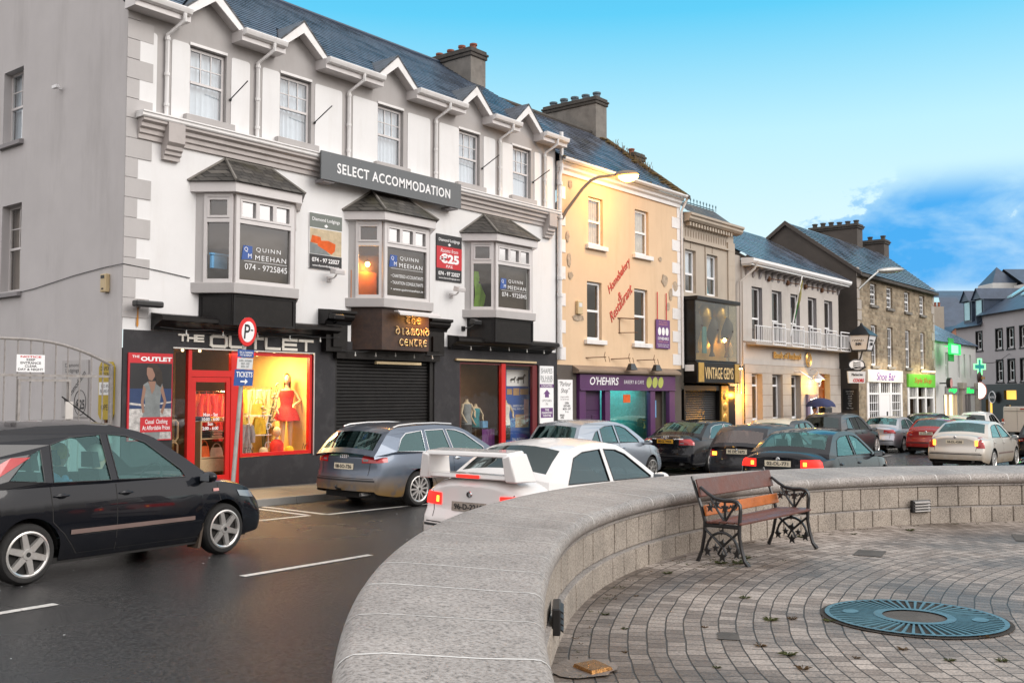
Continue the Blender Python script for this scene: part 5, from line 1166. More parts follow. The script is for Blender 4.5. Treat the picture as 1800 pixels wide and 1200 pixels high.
for k in range(60):
 x=rnd.uniform(OX0,OX1);y=16.92+abs(rnd.gauss(0,.06));mb.ell((x,y,8.95+(y-16.9)*.76),.07,.05,.04,6,4)
mb.build('moss_clump','moss',orf)
mb=MB();rnd=random.Random(12)
for k in range(70):
 y=rnd.uniform(18.2,19.8);x=OX1-rnd.uniform(0,.5);z=8.93+(y-16.9)*.758
 a=rnd.uniform(0,6.28);h=rnd.uniform(.1,.38);mb.quad((x,y,z),(x+.03,y,z),(x+.03+h*.5*math.cos(a),y+.3*h*math.sin(a),z+h),(x+h*.5*math.cos(a),y+.3*h*math.sin(a),z+h))
mb.build('roof_weeds','weed_dead',orf)
chimney(orf,30.2,30.92,20.2,22.6,10.2,12.98,m='chimney_render',pots=5,pm='blue_pot',potr=.14,poth=.24)
chimney(orf,30.95,31.6,19.0,19.7,9.8,10.85,pots=1,poth=.2)
mb=MB();X=23.66;mb.tube([(X+.04,YF-.12,9.75),(X+.04,YF-.12,8.62),(X-.02,YF-.10,8.45),(X-.02,YF-.10,3.0)],.06,8)
for z in(8.2,7.2,5.4,4.9,3.4):mb.lathe([(.06,z-.05),(.085,z-.05),(.085,z+.05),(.06,z+.05)],(X-.02,YF-.10,0),10)
mb.build('soil_pipe','trim_white',ob_,smooth=40)
mb=MB();X=31.08;mb.tube([(X,16.92,8.9),(X-.05,YF-.06,8.45),(X-.05,YF-.06,2.9)],.045,8);mb.build('downpipe','trim_white',ob_,smooth=40)
pf=MB();pf.box(24.62,30.38,YF-.12,YF+.02,2.10,2.60);pf.box(24.62,24.95,YF-.10,YF+.05,-.4,2.099);pf.box(26.02,26.30,YF-.10,YF+.05,-.4,2.099);pf.box(28.74,29.05,YF-.10,YF+.05,-.4,2.099);pf.box(30.0,30.38,YF-.10,YF+.05,-.4,2.099);pf.box(26.3,28.74,YF-.06,YF+.05,-.4,.35)
pf.box(24.62,30.38,YF-.15,YF-.12,2.10,2.14);fr=pf.build('shopfront','purple_paint',ob_,bevel=.01)
mb=MB();P=[(YF+.01,2.62),(YF-.20,2.62),(YF-.24,2.66),(YF-.24,2.72),(YF+.01,2.86)];mb.prism(P,'x',24.4,30.6);mb.build('shopfront_cornice','beige_dark',ob_,recalc=True)
mb=MB();mb.box(24.95,26.02,YF+.10,YF+.15,-.4,2.1)
dd=mb.build('shop_door','purple_dark',ob_)
mb=MB()
for(a,b,c,d) in((25.08,25.42,.2,.7),(25.55,25.9,.2,.7),(25.08,25.42,.85,1.35),(25.55,25.9,.85,1.35),(25.08,25.9,1.5,1.95)):mb.box(a,b,YF+.085,YF+.10,c,d)
mb.build('door_panel','purple_dark',dd,bevel=.01);mb=MB();mb.ell((25.94,YF+.08,.98),.025,.02,.025,8,6);mb.build('door_knob','gold',dd)
mb=MB();mb.quad((26.3,YF+.0,.35),(28.74,YF+.0,.35),(28.74,YF+.0,2.1),(26.3,YF+.0,2.1));mb.build('shop_window','pane_teal',fr)
mb=MB();mb.box(29.05,30.0,YF+.2,YF+.25,-.4,2.1);mb.quad((24.6,YF+.9,-.4),(30.38,YF+.9,-.4),(30.38,YF+.9,2.6),(24.6,YF+.9,2.6));mb.build('shop_interior','interior_dark',ob_)
mb=MB();mb.quad((26.4,YF+.7,-.4),(30.2,YF+.7,-.4),(30.2,YF+.7,2.2),(26.4,YF+.7,2.2));mb.build('tiled_wall','cloth_teal',ob_);area('bakery_light',(27.9,YF+.35,2.35),(27.9,YF+.6,0),22,(.75,1,.92),2.4,.2)
mb=MB();mb.box(27.2,27.62,YF-.012,YF-.006,1.72,1.98);mb.build('window_notice','cloth_orange',None,label='orange notice stuck inside the teal bakery window',cat='notice')
mb=MB();mb.box(29.30,29.60,YF+.19,YF+.195,1.20,1.78);mb.build('window_notice','cloth_blue',None,label='blue poster in the dark doorway right of the bakery window',cat='poster')
s=thing('bakery_sign','white slanted bakery name and three green ovals on purple fascia','sign',(27.4,YF-.12,2.2))
letters(s,"O'HEHIRS",25.95,2.40,1.62,.25,YF-.12,'sign_white',depth=.004,bold=.015,shear=.18);letters(s,"BAKERY & CAFE",27.68,2.38,1.20,.115,YF-.12,'sign_white',depth=.004,shear=.1,space=1.2)
for k in range(3):
 mb=MB();mb.add([(28.62+.38*k+.17*math.cos(2*math.pi*i/20)+.03*math.sin(2*math.pi*i/20),YF-.125,2.38+.185*math.sin(2*math.pi*i/20)) for i in range(20)],[tuple(range(20))]);mb.build('oval','oval_green',s)
s=thing('hanging_sign','purple hanging bakery sign with three white ovals on two red rods','sign',(29.7,YF-.05,3.5))
mb=MB();mb.box(29.22,30.14,YF-.06,YF-.03,3.54,4.52);mb.build('panel','purple_sign',s)
mb=MB()
for x in(29.34,29.94):mb.tube([(x,YF-.04,4.5),(x,YF-.04,5.45)],.018,6)
mb.build('rod','sign_red',s)
for k in range(3):
 mb=MB();mb.add([(29.43+.25*k+.105*math.cos(2*math.pi*i/18),YF-.064,4.12+.14*math.sin(2*math.pi*i/18)) for i in range(18)],[tuple(range(18))]);mb.build('oval','sign_white',s)
letters(s,"O'HEHIRS",29.68,3.88,.72,.10,YF-.06,'sign_white',depth=.003,bold=.02);letters(s,"BAKERY & CAFE",29.68,3.77,.6,.05,YF-.06,'cloth_pink',depth=.003);letters(s,"Catering for all your needs\nOpen from early till late",29.68,3.64,.76,.12,YF-.06,'sign_white',depth=.003);letters(s,"FULL IRISH\nBREAKFAST",29.68,4.40,.6,.14,YF-.06,'cloth_pink',depth=.003)
s=thing('wall_script','red slanted script lettering painted across the peach wall','lettering',(27.2,YF,4.4))
mb=MB()
def slant(cx,cz,ang):ca,sa=math.cos(ang),math.sin(ang);return lambda a,b,d:(cx+a*ca-b*sa,YF-d,cz+a*sa+b*ca)
put_text(mb,"Homebakery",slant(27.02,5.78,.72),w=1.72,h=.34,depth=.015,shear=.45,bold=.005);put_text(mb,"&",slant(27.02,5.12,.5),h=.26,depth=.015,shear=.3);put_text(mb,"Restaurant",slant(27.10,4.95-.02,.72),w=1.72,h=.32,depth=.015,shear=.45,bold=.005)
mb.build('lettering','script_red',s)
t=thing('meter_box','small cream meter box on the peach wall','box',(24.7,YF-.06,4.4));mb=MB();mb.box(24.56,24.82,YF-.10,YF,4.40,4.80);mb.build('housing','pale_wood',t,bevel=.015);mb=MB();mb.box(24.61,24.77,YF-.106,YF-.10,4.62,4.74);mb.build('window','sign_pale',t)
t=thing('sign_frame','empty rusty bracket frame on the peach wall','bracket',(27.5,YF-.2,4.0));mb=MB();mb.tube([(26.9,YF,4.42),(27.7,YF-.3,4.42)],.02,5);mb.tube([(26.95,YF,3.95),(27.62,YF-.3,3.98)],.014,5);mb.tube([(26.98,YF-.03,4.42),(26.98,YF-.03,3.95)],.014,5);mb.build('frame','rust',t)
for i,x in enumerate((25.6,27.0,28.55)):
 t=thing('swan_light',('bare lamp arm without a head over the bakery door','black lamp on an arm over the middle of the purple fascia','black lamp on an arm over the green ovals')[i],'lamp',(x,YF-.3,2.9));zz=3.10
 mb=MB();mb.tube([(x-.5,YF,zz),(x+.1,YF-.34,zz+.03)],.016,6)
 for q in(-.02,.20):mb.tube([(x+.05+q,YF-.36,zz+.20-abs(q)),(x+.0+q*1.1,YF-.36,zz+.05),(x+.06+q,YF-.38,zz-.12)],.010,5)
 mb.build('arm','rust',t)
 if i:mb=MB();mb.hexa([(x-.10,YF-.50,zz-.34),(x+.30,YF-.50,zz-.34),(x+.30,YF-.30,zz-.36),(x-.10,YF-.30,zz-.36)],[(x+.0,YF-.44,zz-.14),(x+.22,YF-.44,zz-.14),(x+.22,YF-.34,zz-.14),(x+.0,YF-.34,zz-.14)]);mb.build('lamp_housing','iron_black',t,recalc=True)
s=board('barber_sign','white handwritten barber notice on dark wall left of the purple door','sign',23.62,24.36,1.24,2.42,YF-.0,'sign_white',.03)
letters(s,'"Parlour\nShop"',23.99,2.18,.58,.38,YF-.031,'sign_black',depth=.002,shear=.3);letters(s,"Enquire within\nfor hair & nails",23.95,1.88,.42,.12,YF-.031,'cloth_grey',depth=.002,shear=.2);letters(s,"OPEN\nUPSTAIRS\nMON - SAT\n9 - 6",24.06,1.60,.40,.32,YF-.031,'sign_black',depth=.002,bold=.02);letters(s,"SALE\nON",23.82,1.34,.22,.13,YF-.031,'sign_black',depth=.002,bold=.04)
t=thing('wall_street_lamp','lit orange street lamp on a long bent arm fixed to the peach house corner','street lamp',(23.9,YF,7.2))
HP=Vector((25.45,16.05,8.62))
mb=MB();mb.tube([(23.85,YF-.02,7.20),(23.95,YF-.12,7.45),(24.35,16.78,8.12),(24.55,16.62,8.38),(24.75,16.48,8.50),(25.25,16.16,8.60)],[.055,.05,.045,.045,.045,.045],8);mb.build('arm','beige_dark',t,smooth=60)
hd=Vector((25.25,16.16,8.60));dv=Vector((.79,-.50,.12)).normalized();sd_=Vector((.53,.85,0)).normalized();up_=dv.cross(sd_)*-1
if up_.z<0:up_=-up_
def oriented(mb,c,ax,rs,n=14,k=9,flat=None):
 rows=[]
 for i in range(k+1):
  a=math.pi*i/k-math.pi/2
  rows.append([c+ax[0]*(rs[0]*math.sin(a))+ax[1]*(rs[1]*math.cos(a)*math.cos(2*math.pi*j/n))+ax[2]*(rs[2]*math.cos(a)*(math.sin(2*math.pi*j/n) if flat is None else flat(math.sin(2*math.pi*j/n)))) for j in range(n)])
 mb.grid(rows,None,True)
mb=MB();oriented(mb,hd+dv*.33,(dv,sd_,up_),(.42,.17,.13),flat=lambda v:max(v,-.05));mb.build('lamp_head','beige_dark',t,smooth=60)
mb=MB();oriented(mb,hd+dv*.40-up_*.03,(dv,sd_,up_),(.34,.16,.20),flat=lambda v:min(v,0));mb.build('lamp_bowl','lamp_sodium',t,smooth=60)
lp=hd+dv*.36-up_*.28;point('street_lamp_light',tuple(lp),150,(1,.50,.13),.15)
# -------------- jeweller's narrow house
vb=thing('jeweller_house','narrow beige house with a glass display oriel over a black fascia','building',(33.1,YF,0))
VX0,VX1=31.2,35.2
vo=[(31.36,32.16,5.62,7.16),(33.0,33.86,5.62,7.16)]
mb=MB();mb.wall(VX0,VX1,2.3,8.42,vo,.34,WFN);mb.quad((VX1,YF,-1),(VX1,22,-1),(VX1,22,8.4),(VX1,YF,8.4));mb.build('wall','beige_render',vb)
for i,(a,b,c,d) in enumerate(vo):
 window_sash(vb,a,b,c,d,YF+.12,t=.085,fm='sign_white',pane='pane_sky',mid=.44,back=('cloth_green','cloth_teal')[i],curtain=False,backcol=None)
 mb=MB();mb.quad((a,YF+.22,c),(a+(.35 if i==0 else.6),YF+.22,c),(a+(.22 if i==0 else.6),YF+.36,lerp(c,d,.44)),(a,YF+.36,lerp(c,d,.44)));mb.build('coloured_blind',('cloth_green','cloth_teal')[i],vb)
 mb=MB();mb.quad((a-.1,YF+.24,lerp(c,d,.44)),(b+.1,YF+.24,lerp(c,d,.44)),(b+.1,YF+.24,d),(a-.1,YF+.24,d));mb.build('net_curtain','net_curtain',vb)
 mb=MB();mb.box(a-.16,a-.12,YF-.02,YF+.005,c,d+.35);mb.box((a+b)/2-.015,(a+b)/2+.015,YF-.01,YF+.005,d+.05,d+.4);mb.build('moulding_line','beige_dark',vb)
mb=MB();mb.box(VX1-.55,VX1+.02,YF-.05,YF+.01,2.3,7.78)
for z in(3.6,4.15,4.7,5.25,5.8,6.35,6.9,7.45):mb.box(VX1-.56,VX1+.025,YF-.056,YF-.05,z,z+.02)
mb.build('corner_pier','beige_render',vb)
mb=MB();mb.box(VX0,VX1-.5,YF-.09,YF+.01,7.45,7.52);P=[(YF+.01,8.10),(YF-.22,8.14),(YF-.30,8.22),(YF-.30,8.30),(YF-.36,8.34),(YF-.36,8.42),(YF+.01,8.46)];mb.prism(P,'x',VX0,VX1+.25);mb.build('parapet_cornice','beige_render',vb,recalc=True)
mb=MB()
for i in range(16):x=31.38+i*.215;mb.box(x,x+.11,YF-.20,YF-.0,7.98,8.11)
mb.build('dentil','beige_render',vb)
mb=MB()
for i in range(17):
 x=31.40+i*.197;n=10
 mb.add([(x+.05*math.cos(2*math.pi*j/n),YF-.004,7.74+(.14 if j else.14)*math.sin(2*math.pi*j/n)) for j in range(n)],[tuple(range(n))])
mb.build('frieze_slot','beige_dark',vb)
mb=MB();mb.quad((VX0-.1,YF-.25,8.46),(VX1-.75,YF-.25,8.46),(VX1-.9,YF+.35,8.95),(VX0-.1,YF+.35,8.95));mb.quad((VX1-.75,YF-.25,8.46),(VX1-.75,YF+1.5,8.46),(VX1-.9,YF+1.5,8.95),(VX1-.9,YF+.35,8.95));vr=mb.build('mansard_roof','slate_lead',vb)
mb=MB()
for i in range(14):
 x=VX0+i*.25;mb.tube([(x,YF+.35,8.95),(x,YF+.35,9.13)],.012,5);mb.ell((x,YF+.35,9.14),.045,.02,.06,7,5)
mb.tube([(VX0-.1,YF+.35,8.99),(VX1-.9,YF+.35,8.99)],.02,5);mb.build('iron_cresting','teal_iron',vr)
VY=16.72;a,b=31.15,34.42
mb=MB();mb.box(a-.03,b+.1,VY-.12,YF,5.30,5.44);mb.box(a,a+.07,VY,YF,3.2,5.30);mb.box(a,b,VY,YF,3.14,3.2);mb.build('display_oriel','black_gloss',vb,bevel=.015)
mb=MB();mb.quad((a+.02,VY+.01,3.2),(b,VY+.01,3.2),(b,VY+.01,5.3),(a+.02,VY+.01,5.3));mb.quad((b,VY+.01,3.2),(b,YF,3.2),(b,YF,5.3),(b,VY+.01,5.3));mb.build('display_pane','pane_mirror_soft',vb)
mb=MB();mb.quad((a+.07,YF-.02,3.2),(b,YF-.02,3.2),(b,YF-.02,5.3),(a+.07,YF-.02,5.3));mb.build('display_back','gold',vb)
mb=MB();mb.box(a+.75,a+1.05,VY+.10,VY+.14,3.45,4.40);mb.build('hanging_banner','cloth_teal',None,label='narrow turquoise banner hanging in the jeweller display oriel',cat='banner')
rnd=random.Random(4)
for k,(x,z) in enumerate(((31.7,4.4),(32.35,4.7),(32.9,4.3),(33.5,4.8),(34.1,4.3))):
 mb=MB();r_=.26
 mb.lathe([(.02,z-.95),(.12,z-.93),(.05,z-.75),(.07,z-.5),(r_*.6,z-.25),(r_,z),(r_*.9,z+.3),(r_*.4,z+.5),(.02,z+.55)],(x,YF-.22,0),14);mb.build('gilt_stand','gold' if k%2 else 'sign_brown',None,smooth=60,label='tall %s display stand in the jeweller oriel, %s'%('gilt' if k%2 else 'dark bronze',('at the left end','beside the banner','in the middle','behind the lantern','at the right end')[k]),cat='display stand')
t=thing('oriel_lantern','small lit lantern hanging in the jeweller display oriel','lantern',(33.7,VY+.15,3.9));mb=MB();mb.ell((33.7,VY+.15,3.98),.07,.06,.08,10,6);mb.build('bulb','lamp_warm',t);mb=MB();mb.tube([(33.7,VY+.15,5.3),(33.7,VY+.15,4.15)],.02,6);mb.lathe([(.22,4.05),(.03,4.16)],(33.7,VY+.15,0),10);mb.build('lantern_hood','plastic_black',t)
point('oriel_lantern_light',(33.75,VY+.12,3.86),12,(1,.55,.12),.05)
s=thing('jeweller_sign','black fascia with gold art deco lettering and gold side panels','sign',(32.8,VY-.05,2.4))
mb=MB();mb.box(a,b+.02,VY-.08,YF,2.38,3.13);mb.build('panel','black_gloss',s,bevel=.02)
mb=MB();mb.box(a+.06,a+.46,VY-.10,VY-.081,2.42,3.10);mb.box(b-.40,b-.04,VY-.10,VY-.081,2.42,3.10);mb.build('gold_panel','gold',s)
letters(s,"VINTAGE GEMS",32.80,2.74,2.20,.42,VY-.08,'gold_pale',depth=.015,bold=.005)
mb=MB();mb.box(a-.012,a-.001,VY+.05,VY+.40,2.80,3.02);mb.build('side_plate','sign_white',s)
mb=MB();mb.wall(VX0,VX1,-1,2.4,[(31.30,33.88,-1,2.12,.25)],.25,WFN);mb.build('shop_wall_lower','black_gloss',vb)
mb=MB();rows=[];z=-.3
while z<2.15:rows+=[[(31.3,YF+.16,z),(33.88,YF+.16,z)],[(31.3,YF+.14,z+.03),(33.88,YF+.14,z+.03)],[(31.3,YF+.16,z+.075),(33.88,YF+.16,z+.075)]];z+=.08
mb.grid(rows);mb.build('roller_shutter','shutter_metal',vb)
mb=MB();mb.box(33.95,34.5,YF-.06,YF+.01,-.3,2.3)
for k in range(5):mb.ell((34.22,YF-.065,1.95-k*.42),.17,.03,.17,12,6)
mb.build('medallion_pier','gold',vb,smooth=40)
# -------------- bank
bb=thing('bank_building','pale stone bank with deep windows, bracketed white eaves and balcony','building',(41,YF,0))
KX0,KX1=35.95,46.1
BO=[(37.25+1.9*i-.49,37.25+1.9*i+.49,4.12,6.28) for i in range(5)]
BG=[(36.58,37.55,.95,2.80),(38.50,39.52,.95,2.80),(40.40,41.42,.95,2.80),(43.40,44.78,-.6,2.90)]
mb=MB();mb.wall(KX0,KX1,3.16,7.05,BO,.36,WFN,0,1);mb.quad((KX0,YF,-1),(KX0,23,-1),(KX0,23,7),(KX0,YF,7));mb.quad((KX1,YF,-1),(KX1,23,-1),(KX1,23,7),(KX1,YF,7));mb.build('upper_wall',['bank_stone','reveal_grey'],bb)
mb=MB();mb.wall(KX0,KX1,-1,3.16,BG,.40,lambda u,d,z:(u,YF-.05+d,z));mb.quad((KX0,YF-.05,3.16),(KX1,YF-.05,3.16),(KX1,YF,3.16),(KX0,YF,3.16));mb.build('lower_wall','bank_base',bb)
mb=MB()
for z in(3.15,2.82,2.4,1.95,1.5,1.05):
 xs=[KX0]+[v for o in BG for v in o[:2]]+[KX1]
 if z>=2.82:xs=[KX0,KX1]
 for i in range(0,len(xs),2):mb.box(xs[i],xs[i+1],YF-.052,YF-.045,z,z+.018)
for z in(4.02,):mb.box(KX0,KX1,YF-.03,YF,z,z+.05)
mb.build('course_joint','beige_dark',bb)
for(x0,x1,c,d) in BO:window_sash(bb,x0+.02,x1-.02,c,d-.02,YF+.15,t=.075,fm='sign_white',pane='pane_dark',mid=.42,curtain=True,back='blind')
for(x0,x1,c,d) in BG[:3]:
 window_sash(bb,x0+.02,x1-.02,c,d-.02,YF+.18,t=.085,fm='sign_white',pane='pane_dark',mid=.76,curtain=True,back='blind')
 mb=MB();mb.box(x0-.06,x1+.06,YF-.14,YF+.2,c-.13,c);mb.build('sill','bank_base',bb)
mb=MB();mb.box(43.5,44.7,YF+.26,YF+.32,-.6,2.18);bd=mb.build('door','wood_door',bb)
mb=MB()
for(p,q) in((43.6,44.04),(44.16,44.6)):
 for(c,d) in((.1,.85),(.98,1.7),(1.8,2.1)):mb.box(p,q,YF+.235,YF+.26,c,d)
mb.build('door_panel','wood_door',bd,bevel=.012)
mb=MB();mb.box(43.41,43.5,YF+.2,YF+.33,-.6,2.9);mb.box(44.7,44.77,YF+.2,YF+.33,-.6,2.9);mb.box(43.5,44.7,YF+.2,YF+.33,2.18,2.26);mb.box(43.5,44.7,YF+.28,YF+.32,2.26,2.9);mb.build('door_case','wood_door',bb)
mb=MB();mb.add([(44.1+.22*math.cos(2*math.pi*j/20),YF+.19,2.55+.24*math.sin(2*math.pi*j/20)) for j in range(20)],[tuple(range(20))]);mb.build('round_emblem','sign_white',bb);mb=MB();put_text(mb,"B",face_fn(44.1,YF+.188,2.55),h=.26,depth=.002,bold=.02);mb.build('emblem_letter','sign_black',bb)
mb=MB();P=[(YF+.01,7.0),(YF-.42,7.02),(YF-.42,7.07),(YF+.01,7.07)];mb.prism(P,'x',KX0-.05,KX1+.35);mb.build('eaves_soffit','sign_pale',bb,recalc=True)
mb=MB();P=[(YF-.30,7.075),(YF-.46,7.10),(YF-.52,7.18),(YF-.52,7.28),(YF-.40,7.30),(YF+.01,7.32),(YF+.01,7.075)];mb.prism(P,'x',KX0-.08,KX1+.45);mb.build('eaves_moulding','sign_white',bb,recalc=True)
mb=MB()
for i in range(17):mb=MB();x=KX0+.25+i*.61;mb.prism([(YF+.0,6.62),(YF-.06,6.72),(YF-.10,6.86),(YF-.34,6.99),(YF,6.99)],'x',x,x+.16);mb.build('eaves_bracket','reveal_grey',bb,recalc=True)
br_=slates('roof',['slate_old','slate_edge'],bb,KX0-.05,KX1+.9,YF-.40,7.32,21.4,9.95,18);mb=MB();mb.quad((KX0-.05,21.4,9.95),(KX1+.9,21.4,9.95),(KX1+.9,26,7.3),(KX0-.05,26,7.3));mb.build('rear_slope','slate_old',br_)
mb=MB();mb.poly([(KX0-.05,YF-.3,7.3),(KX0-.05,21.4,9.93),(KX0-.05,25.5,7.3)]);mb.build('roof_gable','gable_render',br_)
mb=MB();mb.quad((VX1-.6,YF+.5,7.72),(KX0-.05,YF+.5,7.72),(KX0-.05,21.4,9.95),(VX1-.6,21.4,9.95));mb.build('link_roof','slate_old',br_)
mb=MB();mb.tube([(36.25,YF-.5,7.2),(36.2,YF-.40,6.9),(35.55,YF-.10,6.35),(35.5,YF-.08,2.0)],.05,8);mb.build('downpipe','bank_stone',bb,smooth=40)
mb=MB();mb.box(VX1+.0,KX0-.001,YF+.06,YF+.3,-1,7.4);mb.build('link_wall','bank_base',bb)
t=thing('link_lamp','orange lamp in the gap between jeweller and bank','lamp',(35.55,YF-.02,2.95));mb=MB();mb.box(35.42,35.68,YF-.12,YF+.05,2.98,3.08);mb.build('lamp_housing','plastic_black',t);mb=MB();mb.box(35.45,35.65,YF-.10,YF+.0,2.955,2.979);mb.build('lens','lamp_warm',t)
point('link_lamp_light',(35.5,YF-.34,1.95),110,(1,.42,.03),.08)
t=thing('balcony','white metal balcony railing across the bank above its name','balcony',(41,YF-.3,3.98))
mb=MB();mb.box(36.2,46.2,YF-.42,YF+.0,3.93,4.02);mb.build('slab','bank_base',t)
mb=MB()
for z in(4.08,4.66):mb.box(36.2,46.2,YF-.40,YF-.37,z,z+.03)
for i in range(52):x=36.2+i*.196;mb.box(x,x+.02,YF-.395,YF-.375,4.02,4.66)
mb.build('rail','sign_white',t)
for i in range(5):
 x0=37.75+1.9*i-(.0 if i<4 else.15);x1=x0+1.25;mb=MB();y0=YF-.45
 frame(mb,x0,x1,3.96,4.86,.04,y0,y0+.035);mb.box(x0,x1,y0+.002,y0+.03,4.10,4.13);mb.box(x0,x1,y0+.002,y0+.03,4.68,4.71)
 for k in range(1,9):x=lerp(x0,x1,k/9);mb.box(x-.008,x+.008,y0+.01,y0+.025,4.13,4.68)
 mb.build('rail_panel','sign_white',t)
s=thing('bank_name','gold bank lettering with a round gold emblem on pale stone','sign',(40.4,YF-.05,3.4))
letters(s,"Bank of Ireland",40.02,3.60,2.75,.27,YF-.05,'gold_lit',depth=.05,bold=.01)
mb=MB()
for r0,tk in((.30,.028),(.20,.022)):mb.tube([(42.25+r0*math.cos(2*math.pi*j/24),YF-.08,3.50+r0*math.sin(2*math.pi*j/24)) for j in range(24)],tk,6,closed=True)
for q in(-.1,0,.1):mb.tube([(42.12,YF-.08,3.50+q-.02),(42.22,YF-.08,3.50+q+.03),(42.30,YF-.08,3.50+q-.03),(42.40,YF-.08,3.50+q+.02)],.02,5)
mb.build('emblem','gold_lit',s)
t=thing('cash_machine','lilac framed cash machine glowing beside the bank door','cash machine',(42.5,YF-.05,-.1))
mb=MB();mb.box(41.92,43.02,YF-.16,YF-.05,-.3,2.0);mb.build('surround','purple_grey',t,bevel=.02);mb=MB();mb.box(42.2,42.78,YF-.165,YF-.161,1.05,1.45);mb.build('screen','screen_pale',t);mb=MB();mb.box(42.2,42.78,YF-.20,YF-.161,.5,.95);mb.build('keypad','sign_pale',t);mb=MB();put_text(mb,"cash",face_fn(42.45,YF-.16,1.75),w=.5,h=.14,depth=.01,bold=.03);mb.ell((42.82,YF-.17,1.77),.07,.012,.07,10,5);mb.build('lettering','lit_white',t)
t=thing('bank_wall_lamp','lit swan neck lamp over the cash machine','lamp',(42.5,YF-.3,2.7));mb=MB();mb.tube([(42.5,YF-.05,3.05),(42.5,YF-.2,3.12),(42.5,YF-.38,2.98),(42.5,YF-.40,2.85)],.02,6);mb.lathe([(.30,2.62),(.22,2.72),(.06,2.84),(.02,2.9)],(42.5,YF-.40,0),14);mb.build('shade','pvc',t,smooth=50);mb=MB();mb.ell((42.5,YF-.40,2.64),.14,.14,.10,10,6);mb.build('bulb','lamp_warm',t)
point('bank_lamp_light',(42.42,YF-.34,2.40),100,(1,.52,.04),.08)
t=thing('bank_camera','white security camera angled over the third bank window','camera',(41.1,YF-.4,2.8));mb=MB();mb.hexa([(40.75,YF-.4,2.88),(40.95,YF-.4,2.80),(41.6,YF-.55,2.5),(41.5,YF-.55,2.62)][::-1],[(40.75,YF-.28,3.0),(40.95,YF-.28,2.92),(41.6,YF-.43,2.62),(41.5,YF-.43,2.74)][::-1]);mb.build('camera_body','sign_white',t,recalc=True);mb=MB();mb.tube([(40.8,YF-.05,2.95),(40.85,YF-.3,2.93)],.03,6);mb.build('bracket','sign_white',t)
for i in range(4):
 x=38.3+1.9*i;mb=MB();mb.tube([(x,YF,6.72),(x+.4,YF-.55,6.62)],.02,5);mb.ell((x,YF-.05,6.70),.12,.08,.12,8,6);mb.build('eaves_floodlight','rust',None,label='rusty spot lamp under the bank eaves, between the %s and %s upper windows'%(('first','second','third','fourth')[i],('second','third','fourth','fifth')[i]),cat='spot lamp',group='spot lamps under the bank eaves')
t=thing('bank_flag','green and yellow flag drooping from a slanted pole on the bank front','flag',(39.5,YF-.3,4.7));A=Vector((39.55,YF-.40,4.4));B=Vector((40.05,YF-.75,6.95));mb=MB();mb.tube([A,B],.03,6);mb.build('flagpole','sign_white',t)
mb=MB();rows=[]
for i in range(10):
 q=i/9;p=A.lerp(B,.35+.6*q);w=.07+.09*math.sin(q*3.0)
 rows.append([(p.x+.05*math.sin(j*1.7+i),p.y+.05*math.cos(j*1.3+i*.7),p.z-w*j/4*1.8-.35*(1-q)*j/4) for j in range(5)])
mb.grid(rows[:5],0);mb.grid(rows[4:],1);mb.build('cloth',['cloth_green','cloth_olive'],t,smooth=60)
# -------------- rubble stone house with two shops
sb=thing('stone_house','three storey rubble stone house with slate roof, wide chimneys and two shopfronts','building',(54,16.9,0))
SY=16.9;SX0,SX1=47.8,60.4
SFN=lambda u,d,z:(u,SY+d,z)
sx=(49.65,52.1,55.02,57.68)
sops=[(x,x+.92,6.43,7.52) for x in sx]+[(x,x+.86,3.40,5.44) for x in sx]+[(48.95,54.05,-1,2.52),(55.2,59.95,-1,2.34)]
mb=MB();mb.wall(SX0,SX1,-1,7.92,sops,.22,SFN);mb.build('front_wall','rubble',sb)
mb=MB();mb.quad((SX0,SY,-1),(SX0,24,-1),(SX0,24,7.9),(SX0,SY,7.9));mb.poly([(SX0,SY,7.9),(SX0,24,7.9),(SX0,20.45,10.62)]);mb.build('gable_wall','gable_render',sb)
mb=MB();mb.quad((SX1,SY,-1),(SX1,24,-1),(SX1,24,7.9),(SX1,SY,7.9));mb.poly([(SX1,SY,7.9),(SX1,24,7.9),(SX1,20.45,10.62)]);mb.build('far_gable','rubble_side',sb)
mb=MB()
for z in[3.5+.52*k for k in range(9)]:mb.box(SX0-.02,SX0+(.55 if int(z*10)%2 else.3),SY-.015,SY+.01,z,z+.46);mb.box(SX1-(.3 if int(z*10)%2 else.55),SX1+.02,SY-.015,SY+.01,z,z+.46)
mb.build('corner_stone','bank_base',sb)
for i,o in enumerate(sops[:8]):
 window_sash(sb,o[0],o[1],o[2],o[3],SY+.10,t=.10,fm='sign_white',pane='pane_dark',bars=(2,1 if i<4 else 1),low_bars=(2,1),curtain=False,dep=.06)
 mb=MB();mb.box(o[0]-.12,o[1]+.12,SY-.10,SY+.1,o[2]-.13,o[2]);mb.build('sill','chimney_render',sb)
sr=slates('roof',['slate_old','slate_edge'],sb,SX0-.12,SX1+.15,SY-.25,7.85,20.45,10.68,18,x1b=62.6,step=.03);mb=MB();mb.quad((SX0-.12,20.45,10.68),(62.6,20.45,10.68),(SX1+.15,24.3,7.85),(SX0-.12,24.3,7.85));mb.build('rear_slope','slate_old',sr)
mb=MB();mb.prism([(SY-.27,7.70),(SY-.27,7.88),(20.45,10.74),(20.45,10.52)],'x',SX0-.16,SX0-.03);mb.prism([(24.3,7.70),(24.3,7.88),(20.45,10.74),(20.45,10.52)],'x',SX0-.16,SX0-.03);mb.build('verge','gable_render',sr,recalc=True)
mb=MB();mb.box(SX0,SX1+.1,SY-.27,SY+.0,7.68,7.82);mb.build('gutter','chimney_dark',sr)
chimney(sr,57.6,58.5,20.3,23.2,9.5,11.95,m='gable_render',pots=6,pm='chimney_dark',potr=.15,poth=.26,cap=.12)
